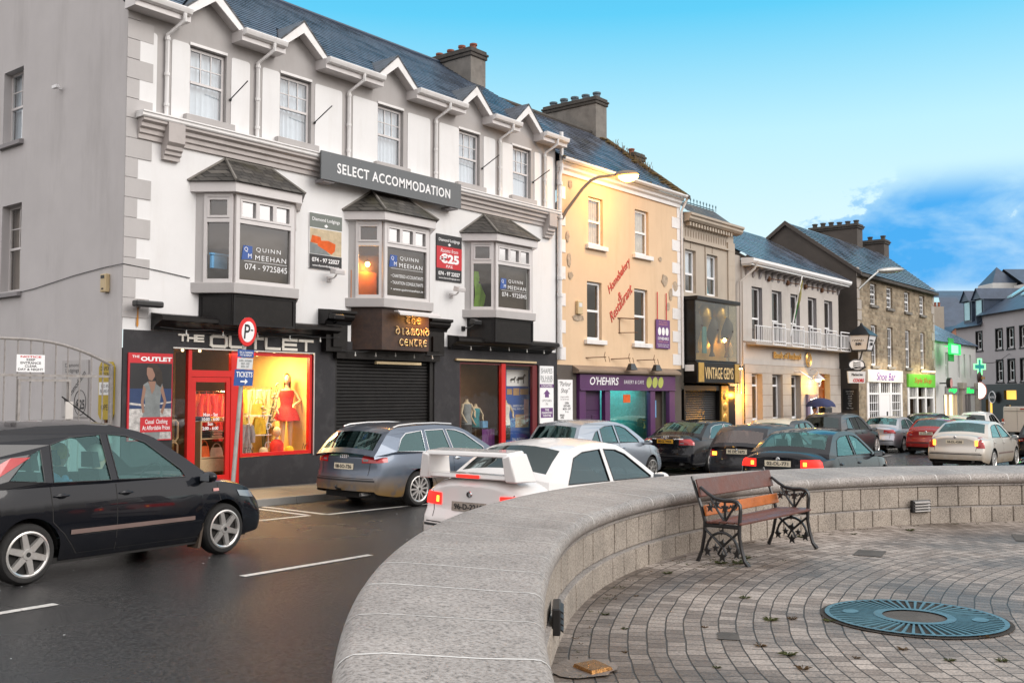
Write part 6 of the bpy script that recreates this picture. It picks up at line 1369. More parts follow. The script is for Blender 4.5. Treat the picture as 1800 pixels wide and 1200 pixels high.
chimney(sr,62.0,62.9,20.2,22.2,9.3,11.55,m='gable_render',pots=3,pm='chimney_dark',potr=.15,poth=.28,cap=.12)
for k,(a,b,zt,c) in enumerate(((48.8,54.2,3.22,'sign_white'),(55.12,60.02,3.10,'sign_white'))):
 zb_=(2.58,2.36)[k]
 mb=MB();mb.box(a+.1,b-.1,SY-.06,SY+.02,-.8,zb_-.001) if False else None
 ww=(b-a-.3)/3
 for q in range(4):x=a+.15+q*ww;mb.box(x-.14,x+.14,SY-.05,SY+.08,-.8,zb_)
 mb.box(a+.15,b-.15,SY-.04,SY+.08,-.8,-.1);mb.box(a+.15,b-.15,SY-.03,SY+.08,zb_-.62,zb_-.52)
 for q in range(3):
  if k==1 and q==1:continue
  for j in range(1,6):x=a+.15+q*ww+ww*j/6;mb.box(x-.022,x+.022,SY-.01,SY+.02,zb_-.5,zb_-.02) if k else mb.box(x-.022,x+.022,SY-.01,SY+.02,-.1,zb_)
  if k==0:
   for j in range(1,5):z=lerp(-.1,zb_-.6,j/5);mb.box(a+.15+q*ww,a+.15+(q+1)*ww,SY-.008,SY+.018,z-.018,z+.018)
 sf=mb.build('shopfront',c,sb)
 mb=MB();mb.quad((a+.1,SY+.05,-.2),(b-.1,SY+.05,-.2),(b-.1,SY+.05,zb_),(a+.1,SY+.05,zb_));mb.build('shop_pane','pane_dark',sf)
 mb=MB();mb.quad((a,SY+.6,-.8),(b,SY+.6,-.8),(b,SY+.6,zb_),(a,SY+.6,zb_));mb.build('shop_interior','interior_brown',sf)
 if k==0:mb=MB();mb.box(a+.15+ww+.16,a+.15+2*ww-.16,SY-.02,SY+.06,-.5,zb_-.62);mb.build('door','sign_white',sf);mb=MB();mb.box(a+.15+ww*1.62,a+.15+ww*1.72,SY-.04,SY-.02,.6,1.1);mb.build('door_handle','plastic_black',sf)
s=board('shoe_shop_sign','white lit fascia with violet script over the white paned shopfront','sign',48.8,54.2,2.59,3.2,SY,'lit_sign_white',.10);letters(s,"Shoe Bar",51.5,2.88,2.9,.40,SY-.10,'violet',depth=.01,shear=.25)
area('shoe_sign_light',(51.5,SY-.55,3.5),(51.5,SY,2.8),22,(1,.85,.62),4.6,.1)
s=board('style_shop_sign','bright green lit fascia with red script over the far stone house shop','sign',55.12,60.02,2.37,3.08,SY,'green_fascia',.10);letters(s,"Style Shop",57.7,2.70,3.1,.36,SY-.10,'script_red',depth=.01,shear=.25)
area('style_sign_light',(57.5,SY-.5,3.4),(57.5,SY,2.8),16,(1,.9,.5),3.2,.1)
mb=MB()
for i in range(5):x=56.6+i*.45;mb.box(x,x+.2,SY-.5,SY-.35,3.20,3.27)
mb.build('sign_spots','lit_cream',s)
s=thing('menu_plaque','black plaque of small white writing on the dark gable beside the bank','plaque',(SX0,17.3,1.2));mb=MB();mb.box(SX0-.05,SX0,16.98,17.66,1.22,2.24);mb.build('panel','sign_black',s)
mb=MB()
for i,t_ in enumerate(("BAR FOOD","served all day","SOUP","STEW","FISH","CHIPS","TEA","live music")):put_text(mb,t_,(lambda i:(lambda a,b,d:(SX0-.05-d,17.32-a,2.12-.115*i+b)))(i),h=.055,depth=.002)
mb.build('lettering','sign_white',s)
t=thing('pub_lantern','large white paned pub lantern with a black pointed roof by the stone house corner','lantern',(46.9,16.2,4.1))
LX,LY=46.75,16.35
mb=MB();b4=lambda r,z:[(LX-r,LY-r,z),(LX+r,LY-r,z),(LX+r,LY+r,z),(LX-r,LY+r,z)]
mb.hexa(b4(.34,4.05),b4(.52,4.72));mb.build('glazing','sign_white',t)
mb=MB();mb.hexa(b4(.58,4.72),b4(.06,5.22));mb.hexa(b4(.38,3.98),b4(.38,4.05));mb.ell((LX,LY,5.24),.08,.08,.1,8,6)
for(p,q) in zip(b4(.345,4.05),b4(.525,4.72)):mb.tube([p,q],.03,5)
mb.tube([(47.8,16.9,3.5),(47.3,16.6,3.75),(LX,LY,3.95)],.04,6);mb.tube([(47.8,17.1,4.3),(LX,LY,4.0)],.03,6);mb.build('ironwork','iron_black',t)
mb=MB()
for fn in(lambda a,b,d:(LX-.44-d,LY-a,4.42+b),lambda a,b,d:(LX+a,LY-.44-d,4.42+b)):put_text(mb,"MARKET\nINN",fn,w=.55,h=.34,depth=.03)
mb.build('lettering','sign_black',t)
t=thing('pub_sign','wrought iron bracket sign with an oval emblem over a white and red board','sign',(46.4,16.4,2.6))
mb=MB();fnp=lambda a,b,d:(46.3+a*.8,16.45-a*.55-d,3.35+b)
mb.add([fnp(.42*math.cos(2*math.pi*j/20),.22*math.sin(2*math.pi*j/20),0) for j in range(20)],[tuple(range(20))]);mb.build('oval','sign_white',t)
mb=MB()
for q in(-.09,0,.09):mb.tube([fnp(-.2,q+.03,.01),fnp(-.05,q-.02,.01),fnp(.05,q+.02,.01),fnp(.2,q+.03,.01)],.02,5)
mb.tube([fnp(.45*math.cos(2*math.pi*j/20),.25*math.sin(2*math.pi*j/20),0) for j in range(20)],.025,5,closed=True);mb.tube([(47.8,16.9,2.6),(47.3,16.8,3.0),fnp(.5,-.1,0),fnp(-.7,-.22,0)],.03,5);mb.build('ironwork','iron_black',t)
mb=MB();mb.hexa([fnp(-.45,-.85,.0),fnp(.45,-.85,0),fnp(.45,-.85,-.05),fnp(-.45,-.85,-.05)],[fnp(-.5,-.3,.0),fnp(.5,-.3,0),fnp(.5,-.3,-.05),fnp(-.5,-.3,-.05)]);mb.build('board','sign_pale',t,recalc=True)
mb=MB();put_text(mb,"COORS",lambda a,b,d:fnp(a+.08,b-.72,d+.01),w=.6,h=.16,depth=.01,bold=.03,shear=.2);mb.build('red_lettering','sign_red',t)
mb=MB();put_text(mb,"Market Inn",lambda a,b,d:fnp(a,b-.45,d+.01),w=.6,h=.12,depth=.01);mb.build('lettering','sign_black',t)
t=thing('wall_street_lamp','unlit grey street lamp on a slanted arm at the stone house corner','street lamp',(47.9,16.9,7));mb=MB();mb.tube([(48.0,16.9,7.05),(48.6,16.55,7.6),(49.2,16.35,7.98)],.05,6);mb.build('arm','galv',t);mb=MB();oriented(mb,Vector((50.1,16.05,8.12)),(Vector((.93,-.35,.1)).normalized(),Vector((.35,.93,0)),Vector((0,0,1))),(1.0,.24,.16));mb.build('lamp_head','galv',t,smooth=60)
# -------------- low white house with green signs
wb=thing('white_house','low white house with slate roof, green lit signs and shop windows','building',(65,17,0))
WX0,WX1,WY=60.5,69.9,17.0
wops=[(62.9,63.5,2.95,4.5),(65.5,66.0,3.0,4.5),(66.9,67.3,3.0,4.5),(68.3,68.7,3.0,4.5),(62.3,65.2,-1,1.95),(66.6,68.2,-1,1.95)]
mb=MB();mb.wall(WX0,WX1,-1.2,5.1,wops,.15,lambda u,d,z:(u,WY+d,z));mb.quad((WX1,WY,-1),(WX1,24,-1),(WX1,24,5.1),(WX1,WY,5.1));mb.build('wall','far_white',wb)
for o in wops[:4]:window_sash(wb,o[0],o[1],o[2],o[3],WY+.1,t=.06,fm='sign_white',pane='pane_dark',curtain=False)
mb=MB();mb.quad((WX0-.1,WY-.2,5.08),(WX1+.35,WY-.2,5.08),(64.6,21.0,7.9),(WX0-.1,21.0,8.2));mb.poly([(WX1+.35,WY-.2,5.08),(WX1+.35,24.2,5.08),(64.6,21.0,7.9)]);mb.build('roof','slate_old',wb)
mb=MB();mb.quad((62.3,WY+.13,-1),(65.2,WY+.13,-1),(65.2,WY+.13,1.95),(62.3,WY+.13,1.95));mb.build('lit_shop_wall','lit_cream',wb)
mb=MB();mb.quad((66.6,WY+.6,-1),(68.2,WY+.6,-1),(68.2,WY+.6,1.95),(66.6,WY+.6,1.95));mb.build('shop_interior','reveal_grey',wb)
mb=MB()
for x in(62.3,63.3,64.5,65.1,66.55,67.4,68.15):mb.box(x,x+.12,WY-.04,WY+.1,-1,1.95)
mb.build('shop_mullion','reveal_grey',wb)
for k,(a,b,tx) in enumerate(((62.6,65.4,"Hugs"),(66.6,69.4,"Hers"))):
 s=board('green_shop_sign',('grey fascia with green lit script over the cream lit window','grey fascia with green lit script right of the stone bracket')[k],'sign',a,b,1.98,2.46,WY,'reveal_grey',.08);letters(s,tx,(a+b)/2,2.22,1.7,.36,WY-.08,'sign_green_lit',depth=.03,bold=.03,shear=.2)
for x in(65.6,69.5):mb=MB();mb.box(x-.2,x+.6,WY-.35,WY,2.3,2.7);mb.box(x-.1,x+.5,WY-.25,WY,-1,2.299);mb.build('pilaster','bank_base',wb,bevel=.03)
t=thing('green_box_sign','projecting glowing green box sign on the white house','sign',(63.0,WY-.6,4.2));mb=MB();mb.box(60.70,62.30,WY-.9,WY-.8,4.35,4.85);mb.build('lit_face','sign_green_hot',t);mb=MB();frame(mb,60.65,62.70,4.3,4.9,.06,WY-.93,WY-.78);mb.box(62.35,62.65,WY-.9,WY-.8,4.36,4.84);mb.box(59.70,60.70,WY-.88,WY-.82,4.7,4.74);mb.build('frame','sign_green_lit',t);mb=MB();mb.box(61.00,62.10,WY-.70,WY-.66,3.9,5.25);mb.build('back_panel','cloth_green',t)
point('green_sign_light',(61.3,WY-.75,4.6),32,(.15,1,.25),.3)
t=thing('green_cross','neon outlined green cross sign projecting at the end of the white house','sign',(70.2,16.2,3.6))
cr=[(-.2,-.62),(.2,-.62),(.2,-.2),(.62,-.2),(.62,.2),(.2,.2),(.2,.62),(-.2,.62),(-.2,.2),(-.62,.2),(-.62,-.2),(-.2,-.2)]
fc=lambda a,b,d:(67.0+a*.62,16.1-a*.36-d,3.70+b*.78)
mb=MB();mb.add([fc(a*.85,b*.85,0) for a,b in cr],[tuple(range(12))]);mb.build('cross_face','lit_teal',t);mb=MB();mb.tube([fc(a,b,.02) for a,b in cr],.05,6,closed=True);mb.build('neon_outline','sign_green_hot',t)
t=thing('round_brown_sign','round brown and gold hanging sign under the green cross','sign',(70,16.1,2.7));mb=MB();mb.ell((67.0,16.1,3.0),.42,.12,.40,14,8);mb.build('disc','sign_brown',t,smooth=60);mb=MB();put_text(mb,"INN",lambda a,b,d:(67.0+a*.85,15.97-a*.4-d,3.0+b),w=.55,h=.2,depth=.01,bold=.03);mb.build('lettering','gold_lit',t)
t=thing('crescent_sign','white crescent shaped light sign with a red edge below the brown sign','sign',(70,16.1,1.9));mb=MB();A=[math.pi*(-.5+j/12) for j in range(13)];mb.add([(66.9+.55*math.cos(a)*.85-.2,16.1-.3*math.cos(a),2.2+.5*math.sin(a)) for a in A],[tuple(range(13))]);mb.build('face','lit_white',t);mb=MB();mb.tube([(66.9+.58*math.cos(a)*.85-.2,16.09-.31*math.cos(a),2.2+.53*math.sin(a)) for a in A],.05,5);mb.build('edge','cloth_pink',t)
t=thing('bracket_clock','double faced clock on a bracket where stone house meets white house','clock',(61.2,16.4,2.3));mb=MB();mb.lathe([(.001,-.1),(.32,-.1),(.32,.1),(.001,.1)],(61.2,16.35,2.62),16,'y');mb.tube([(61.2,16.9,2.62),(61.2,16.4,2.62)],.04,5);mb.build('case','iron_black',t);mb=MB();mb.lathe([(.001,-.112),(.27,-.112)],(61.2,16.35,2.62),16,'y');mb.build('dial','cloth_pink',t)
# -------------- hotel and roofs closing the street
def far(l,d,z):return(d*.781+l*.625,d*.625-l*.781,z)
hb=thing('hotel','grey rendered hotel with black framed windows and dark ground floor','building',far(36,70,0))
hw=[]
for z0,z1 in((5.35,6.75),(2.95,4.45)):
 for d in(60.2,63.4,66.5,69.9,71.7,73.4):hw.append((d-.45,d+.45,z0,z1))
hw.append((76.1,77.0,5.4,6.75))
HFN=lambda u,d,z:far(36+d,u,z)
mb=MB();mb.wall(56,76,2.72,8.0,[o for o in hw if o[1]<76],.18,HFN,0,1);mb.wall(76,80.5,2.72,7.3,[o for o in hw if o[1]>76],.18,HFN,0,1);mb.quad(far(36,80.5,0),far(44,80.5,0),far(44,80.5,7.3),far(36,80.5,7.3));mb.build('wall',['hotel_grey','black_matt'],hb)
mb=MB()
for o in hw:
 for(a,b,c,d) in((o[0]-.09,o[0],o[2]-.1,o[3]+.09),(o[1],o[1]+.09,o[2]-.1,o[3]+.09),(o[0],o[1],o[3],o[3]+.09),(o[0]-.2,o[1]+.2,o[2]-.18,o[2]-.1)):
  P=[HFN(u,e,z) for z in(c,d) for e in(-.05,.02) for u in(a,b)];mb.add(P,[(0,2,3,1),(4,5,7,6),(0,1,5,4),(2,6,7,3),(0,4,6,2),(1,3,7,5)])
mb.build('window_surround','black_matt',hb)
for o in hw:window_sash(hb,o[0],o[1],o[2],o[3],0,t=.09,fm='sign_pale',pane='pane_dark',fn=lambda u,d,z:far(36.12+d,u,z),curtain=False)
mb=MB();mb.wall(56,80.5,-2,2.72,[(71.0,72.8,1.6,2.25),(74.6,75.6,-.5,1.6),(71.9,72.5,.3,1.2),(64,69.6,-.5,2.1)],.2,lambda u,d,z:far(35.93+d,u,z));mb.build('ground_floor_wall','black_gloss',hb)
mb=MB();mb.quad(far(36.2,70.7,1.3),far(36.2,73.1,1.3),far(36.2,73.1,2.4),far(36.2,70.7,2.4));mb.quad(far(36.2,71.9,.2),far(36.2,72.5,.2),far(36.2,72.5,1.2),far(36.2,71.9,1.2));mb.quad(far(36.3,74.5,-.6),far(36.3,75.7,-.6),far(36.3,75.7,1.7),far(36.3,74.5,1.7));mb.build('lit_window','lit_yellow',hb)
mb=MB();mb.quad(far(36.6,63.9,-.6),far(36.6,69.7,-.6),far(36.6,69.7,2.2),far(36.6,63.9,2.2));mb.build('dark_window','interior_dark',hb)
mb=MB();mb.quad(far(35.6,55,7.95),far(35.6,76.2,7.95),far(42,76.2,11.9),far(42,55,11.9));mb.quad(far(35.6,75.9,7.25),far(35.6,80.9,7.25),far(38.5,79.0,9.2),far(38.5,75.9,9.2));mb.quad(far(42,76.2,11.9),far(35.6,76.2,7.95),far(35.7,76.2,7.2),far(42,76.2,7.2));hr=mb.build('roof','slate_far',hb)
for d in(70.2,72.6,74.6):
 mb=MB();q=lambda dl,dd,e:far(37.6+dl,d+dd,9.24+dl*.617+e);mb.hexa([q(0,0,0),q(0,.7,0),q(1.6,.7,0),q(1.6,0,0)],[q(0,0,.12),q(0,.7,.12),q(1.6,.7,.12),q(1.6,0,.12)]);mb.build('skylight','sky_glass',hr,recalc=True)
for d in(76.6,78.6):
 mb=MB();mb.hexa([far(36.1,d-.7,7.6),far(36.1,d+.7,7.6),far(39,d+.7,7.6),far(39,d-.7,7.6)],[far(36.1,d-.7,9.3),far(36.1,d+.7,9.3),far(39,d+.7,9.3),far(39,d-.7,9.3)]);mb.poly([far(35.9,d-.8,9.3),far(35.9,d+.8,9.3),far(35.9,d,10.1)]);mb.quad(far(35.8,d-.85,9.25),far(35.8,d,10.15),far(40,d,10.15),far(40,d-.85,9.25));mb.quad(far(35.8,d+.85,9.25),far(35.8,d,10.15),far(40,d,10.15),far(40,d+.85,9.25));dm=mb.build('dormer','slate_far',hr,recalc=True)
 mb=MB();mb.quad(far(36.05,d-.45,7.8),far(36.05,d+.45,7.8),far(36.05,d+.45,9.2),far(36.05,d-.45,9.2));mb.build('dormer_window','sky_glass',dm)
s=thing('round_hotel_sign','round black sign with a pale rim on the dark hotel ground floor','sign',far(35.8,74.2,1.2));mb=MB();mb.tube([far(35.7,74.1+.5*math.cos(2*math.pi*j/20),1.75+.42*math.sin(2*math.pi*j/20)) for j in range(20)],.035,5,closed=True);put_text(mb,"HOTEL",lambda a,b,d:far(35.72-d,74.1-a,1.75+b),w=.75,h=.16,depth=.02);mb.build('rim_and_lettering','sign_white',s);mb=MB();mb.add([far(35.74,74.1+.5*math.cos(2*math.pi*j/20),1.75+.42*math.sin(2*math.pi*j/20)) for j in range(20)],[tuple(range(20))]);mb.build('disc','sign_black',s)
def farhouse(label,l0,l1,d0,d1,ze,zr,wall,roofm='slate_far',ridge='l'):
 h=thing('far_house',label,'house',far((l0+l1)/2,d0,0));lm,dm=(l0+l1)/2,(d0+d1)/2
 mb=MB();mb.hexa([far(l0,d0,-1),far(l1,d0,-1),far(l1,d1,-1),far(l0,d1,-1)],[far(l0,d0,ze),far(l1,d0,ze),far(l1,d1,ze),far(l0,d1,ze)])
 if ridge=='d':mb.poly([far(l0,d0,ze),far(l1,d0,ze),far(lm,d0,zr-.1)])
 mb.build('wall',wall,h,recalc=True);mb=MB()
 if ridge=='l':mb.quad(far(l0-.2,d0-.2,ze),far(l1+.2,d0-.2,ze),far(l1+.2,dm,zr),far(l0-.2,dm,zr));mb.quad(far(l0-.2,d1,ze),far(l1+.2,d1,ze),far(l1+.2,dm,zr),far(l0-.2,dm,zr))
 elif ridge=='d':mb.quad(far(l0-.2,d0-.2,ze),far(lm,d0-.2,zr),far(lm,d1,zr),far(l0-.2,d1,ze));mb.quad(far(l1+.2,d0-.2,ze),far(lm,d0-.2,zr),far(lm,d1,zr),far(l1+.2,d1,ze))
 else:
  for(p,q) in(((l0,d0),(l1,d0)),((l1,d0),(l1,d1)),((l1,d1),(l0,d1)),((l0,d1),(l0,d0))):mb.poly([far(*p,ze),far(*q,ze),far(lm,dm,zr)])
 r=mb.build('roof',roofm,h)
 return h,r
h,r=farhouse('far house with a big slate roof and skylights behind the white house',37.4,41.5,88,98,7.6,11.0,'hotel_grey')
for(l,d) in((38.3,89.5),(38.9,91.2)):mb=MB();mb.hexa([far(l,d,7.75+(d-87.8)*.65),far(l+.5,d,7.75+(d-87.8)*.65),far(l+.9,d+1.3,7.75+(d-86.5)*.65),far(l+.4,d+1.3,7.75+(d-86.5)*.65)],[far(l,d,7.9+(d-87.8)*.65),far(l+.5,d,7.9+(d-87.8)*.65),far(l+.9,d+1.3,7.9+(d-86.5)*.65),far(l+.4,d+1.3,7.9+(d-86.5)*.65)]);mb.build('skylight','sky_glass',r,recalc=True)
farhouse('far gabled house with white verge just right of the stone house',41.0,46.5,96,106,9.9,12.0,'salmon',ridge='l')
farhouse('small salmon gabled house in front of the hotel roof',36.0,38.3,83.0,87,6.3,7.7,'salmon',ridge='d')
h,r=farhouse('pale stair tower with a pyramid slate roof above the hotel',45.6,47.9,94,97,12.5,14.2,'far_white',ridge='p')
farhouse('long dark roofed block far behind the hotel',44,62,104,116,11.4,13.4,'hotel_grey')
farhouse('pale gabled house end with a chimney at the right edge above the hotel',47.6,53,92,99,12.2,14.0,'far_white')
t=thing('chimney_stack','beige chimney stack with clay pots beside the stone house','chimney',far(34.7,82,6));mb=MB();mb.hexa([far(34.7,82,3),far(35.7,82,3),far(35.7,83,3),far(34.7,83,3)],[far(34.7,82,9.2),far(35.7,82,9.2),far(35.7,83,9.2),far(34.7,83,9.2)]);mb.build('stack','beige_render',t);mb=MB()
for l in(34.9,35.2,35.5):p=far(l,82.5,9.2);mb.lathe([(.12,0),(.11,.4)],p,8)
mb.build('pots','clay_pot',t)
mb=MB();mb.box(70.4,71.2,17.6,19,3.2,4.9);mb.build('red_porch','sign_red',None,label='small red painted bay between the white house and the hotel',cat='bay')
mb=MB();A=Vector((70,17,4.2));B=Vector(far(36,72,4.9));mb.tube([A.lerp(B,q/10)-Vector((0,0,.4*math.sin(q*math.pi/10))) for q in range(11)],.02,4);mb.build('overhead_wire','plastic_black',None,label='thin dark wire sagging between the white house and the hotel',cat='wire')
# -------------- things on the plaza
bx_,by_=9.62,4.46;BR=R(-1.5)
bn=thing('park_bench','weathered park bench with ornate black cast iron ends and red timber slats','bench',(bx_,by_,pz(bx_)),BR,local=True);bn.scale=(1,.80,.96)
HWB=.78
def slat(nm,m,y0,z0,y1,z1,th,x0=-HWB-.02,x1=HWB+.02):
 mb=MB();d=Vector((y1-y0,z1-z0)).normalized();nrm=Vector((-d.y,d.x))*th
 mb.prism([(y0,z0),(y1,z1),(y1+nrm.x,z1+nrm.y),(y0+nrm.x,z0+nrm.y)],'x',x0,x1);return mb.build(nm,m,bn,recalc=True,bevel=.008)
bk=slat('top_back_slat','wood_red',.285,.655,.345,.835,.028)
bk2=slat('lower_back_slat','wood_orange',.205,.47,.235,.575,.026)
mb=MB();c=.315;mb.hexa([(-.09,.288,.69),(.09,.288,.69),(.09,.290,.692),(-.09,.290,.692)],[(-.09,.318,.80),(.09,.318,.80),(.09,.32,.802),(-.09,.32,.802)]);mb.build('worn_plaque','plaque_worn',bk)
tag(bk,'dull dark red top back slat with a worn square patch');tag(bk2,'bright orange varnished lower back slat')
for i,(y,z) in enumerate(((-.235,.405),(-.135,.412),(-.035,.412),(.065,.406),(.150,.40))):slat('seat_slat','wood_red',y-.042,z,y+.042,z+(.012 if i==0 else 0),.026)
for s in(-1,1):
 x=s*HWB;mb=MB();T=lambda pts,r:mb.tube([(x,a,b) for a,b in pts],r,7)
 T([(.40,.865),(.34,.72),(.27,.56),(.22,.42),(.23,.28),(.27,.12),(.33,.0)],[.016,.018,.02,.024,.022,.02,.026])
 T([(-.36,.0),(-.30,.06),(-.26,.18),(-.235,.30),(-.24,.42),(-.255,.54),(-.25,.60),(-.21,.635),(-.14,.645),(-.04,.64),(.08,.655),(.18,.70),(.28,.76)],[.028,.022,.022,.022,.024,.022,.022,.022,.022,.022,.02,.018,.016])
 T([(-.25,.385),(.22,.385)],.022)
 for k in range(4):cx=-.17+.085*k;T([(cx+.042*math.cos(a),.60-.035*math.sin(a)) for a in[math.pi*q/6 for q in range(7)]],.009)
 T([(-.21,.63),(-.12,.52),(-.06,.44)],.014);T([(.14,.66),(.05,.54),(-.04,.44)],.014);T([(-.05,.63),(-.05,.42)],.014)
 def leaf(cy,cz_,r_,n=5):
  mb.prism([(cy+r_*(1 if i%2==0 else.45)*math.cos(math.pi*i/n+.3),cz_+r_*(1 if i%2==0 else.45)*math.sin(math.pi*i/n+.3)) for i in range(2*n)],'x',x-.009,x+.009)
 leaf(-.05,.57,.055);leaf(.06,.60,.045);leaf(-.16,.575,.04);leaf(.15,.56,.05);leaf(-.05,.45,.04)
 T([(-.235,.34),(-.12,.26),(.0,.17),(.05,.10)],.014);T([(.22,.34),(.10,.26),(-.02,.17),(-.07,.10)],.014)
 T([(-.235+.0,.12)]+[(-.01+.215*math.cos(math.pi-a),.12+.2*math.sin(a)) for a in[math.pi*q/12 for q in range(1,12)]]+[(.22,.12)],.015)
 leaf(-.01,.215,.05,4);leaf(-.01,.08,.06);leaf(-.20,.12,.055);leaf(.19,.12,.055);leaf(-.10,.16,.045);leaf(.08,.16,.045);leaf(-.01,.33,.04,4)
 e=mb.build('cast_iron_end','iron_black',bn,smooth=50,recalc=True)
gx,gy=7.50,2.28;gz_=pz(gx)+.006
g=thing('tree_grate','round teal iron tree grate with radiating slots set flush in the paving','grate',(gx,gy,gz_));OFF[g]=Vector((0,0,0));g.scale=(.93,.93,1)
def ringm(mb,r0,r1,z,n=96):mb.grid([[(r*math.cos(2*math.pi*j/n),r*math.sin(2*math.pi*j/n),z-gz(0)*0+-.012*r*math.cos(2*math.pi*j/n)) for j in range(n)] for r in(r0,r1)],None,True)
mb=MB();ringm(mb,.0,.70,.001);mb.build('earth_bed','earth',g)
mb=MB();ringm(mb,.63,.665,.012);ringm(mb,.235,.30,.014)
nb=56
for k in range(nb):
 a=2*math.pi*(k+.5)/nb;da=.018
 z=lambda r,t:.012-.012*r*math.cos(t)
 P=[(r*math.cos(a+s*w_),r*math.sin(a+s*w_),z(r,a)) for r,s,w_ in((.30,-1,da*1.3),(.30,1,da*1.3),(.63,1,da),(.63,-1,da))]
 mb.add(P+[(p[0],p[1],p[2]-.012) for p in P],[(0,1,2,3),(0,4,5,1),(1,5,6,2),(2,6,7,3),(3,7,4,0)])
for(a,r_) in((1.9,.47),(5.1,.47)):mb.add([(r_*math.cos(a)+.08*math.cos(t),r_*math.sin(a)+.06*math.sin(t),.016-.012*r_*math.cos(a)) for t in[2*math.pi*q/14 for q in range(14)]],[tuple(range(14))])
mb.build('slotted_plate','teal_iron',g)
mb=MB();ringm(mb,.0,.24,.004);mb.build('centre_fill','chimney_dark',g)
def wall_light(ang,label,wide=.30):
 c=pol(7.955,ang,PZ+.235);rd=Vector((math.cos(ang),math.sin(ang),0));tg=Vector((-rd.y,rd.x,0))
 t=thing('wall_light',label,'light',c);f=lambda a,b,d:tuple(Vector(c)+tg*a+Vector((0,0,b))-rd*d)
 def bx(mb,a,b,c0,c1,d0,d1):P=[f(u,z,d) for z in(c0,c1) for d in(d0,d1) for u in(a,b)];mb.add(P,[(0,2,3,1),(4,5,7,6),(0,1,5,4),(2,6,7,3),(0,4,6,2),(1,3,7,5)])
 w=wide/2;mb=MB();bx(mb,-w,w,-.08,.08,-.02,.03);mb.build('housing','iron_black',t,recalc=True,bevel=.008)
 for k in range(4):mb=MB();z=-.055+k*.036;mb.hexa([f(-w+.025,z,.03),f(w-.025,z,.03),f(w-.025,z+.012,.03),f(-w+.025,z+.012,.03)],[f(-w+.025,z-.012,.048),f(w-.025,z-.012,.048),f(w-.025,z,.048),f(-w+.025,z,.048)]);mb.build('louvre','alu' if ang<R(100) else 'plastic_black',t,recalc=True)
wall_light(R(125.2),'black louvred light low in the curved wall nearest the camera');wall_light(R(60.2),'bright louvred light in the curved wall beyond the bench')
t=thing('floor_light','buried floor light glowing orange in a round cement bed by the wall end','light',(4.80,3.32,pz(4.8)))
mb=MB();n=22;rnd=random.Random(2);mb.add([(4.80+(.205+.03*rnd.random())*math.cos(2*math.pi*j/n),3.32+(.165+.03*rnd.random())*math.sin(2*math.pi*j/n),pz(4.8)+.012) for j in range(n)],[tuple(range(n))]);mb.build('cement_bed','cement_bed',t)
mb=MB();mb.hexa([(4.72,3.20,pz(4.8)+.005),(4.88,3.16,pz(4.8)+.005),(4.95,3.34,pz(4.8)+.005),(4.78,3.38,pz(4.8)+.005)],[(4.73,3.21,pz(4.8)+.03),(4.87,3.17,pz(4.8)+.03),(4.94,3.33,pz(4.8)+.03),(4.79,3.37,pz(4.8)+.03)]);mb.build('lamp_glass','wet_brass',t,recalc=True)
for(px_,py_,w,d,rt_,lab) in((10.47,3.62,.22,.14,.2,'small dark metal cover in the paving right of the bench'),(12.9,2.65,.30,.12,.3,'dark metal cover in the far right of the paving'),(13.3,2.3,.25,.2,.1,'dark patch cover at the right edge of the paving'),(6.1,3.05,.10,.07,.5,'small wet metal stud in the paving before the grate')):
 mb=MB();ca,sa=math.cos(rt_),math.sin(rt_);mb.add([(px_+a*ca-b*sa,py_+a*sa+b*ca,pz(px_)+.006-.012*(a*ca-b*sa)) for a,b in((-w,-d),(w,-d),(w,d),(-w,d))],[(0,1,2,3)]);mb.build('ground_cover','chimney_dark',None,label=lab,cat='cover')
rnd=random.Random(21)
def weed(mb,x,y,s,n=40):
 s*=.62
 z=pz(x)
 for k in range(n):
  a=rnd.uniform(0,6.28);L=s*rnd.uniform(.25,.8);w=s*.045;r0=rnd.uniform(0,s*.25);e=rnd.uniform(.25,.8)
  p=Vector((x+r0*math.cos(a),y+r0*math.sin(a),z));q=p+Vector((math.cos(a),math.sin(a),e))*L*.55;t_=p+Vector((math.cos(a),math.sin(a),e*.5))*L
  sd2=Vector((-math.sin(a),math.cos(a),0))*w
  mb.add([p-sd2*.3,p+sd2*.3,q+sd2,t_,q-sd2],[(0,1,2,3,4)])
mb=MB();md=MB()
for(x,y,s,c) in((7.4,3.55,.10,0),(6.75,3.05,.12,0),(6.0,2.78,.09,1),(5.9,2.55,.13,0),(6.1,2.2,.06,1),(5.65,2.35,.10,1),(6.9,2.95,.09,1),(7.0,2.72,.10,0),(6.5,2.05,.08,1),(7.2,1.75,.10,1),(8.0,4.6,.10,0),(8.95,4.35,.20,0),(8.85,4.5,.14,0),(11.2,4.65,.13,0),(12.7,3.9,.14,0),(11.9,4.3,.08,0),(5.35,2.75,.06,0),(6.25,3.3,.06,1),(5.3,3.35,.05,1),(5.85,3.7,.06,0),(6.4,1.75,.08,0),(6.6,1.5,.09,0),(9.3,4.45,.14,0),(7.55,1.75,.07,1),(6.15,4.05,.07,0),(6.9,4.25,.05,1)):
 weed(md if c else mb,x,y,s)
for k in range(260):
 a=R(rnd.uniform(40,150));x,y,_=pol(7.88-abs(rnd.gauss(0,.06)),a,0)
 if k%3==0:x,y=rnd.gauss(8.9,.35),rnd.gauss(4.5,.16)
 weed(mb if rnd.random()<.5 else md,x,y,rnd.uniform(.02,.07),7)
for k in range(420):
 r=8.0-.12*rnd.randrange(0,40)+.03;a=R(rnd.uniform(95,165));x,y,_=pol(min(r,7.9),a,0)
 weed(mb if rnd.random()<.4 else md,x,y,rnd.uniform(.012,.030),4)
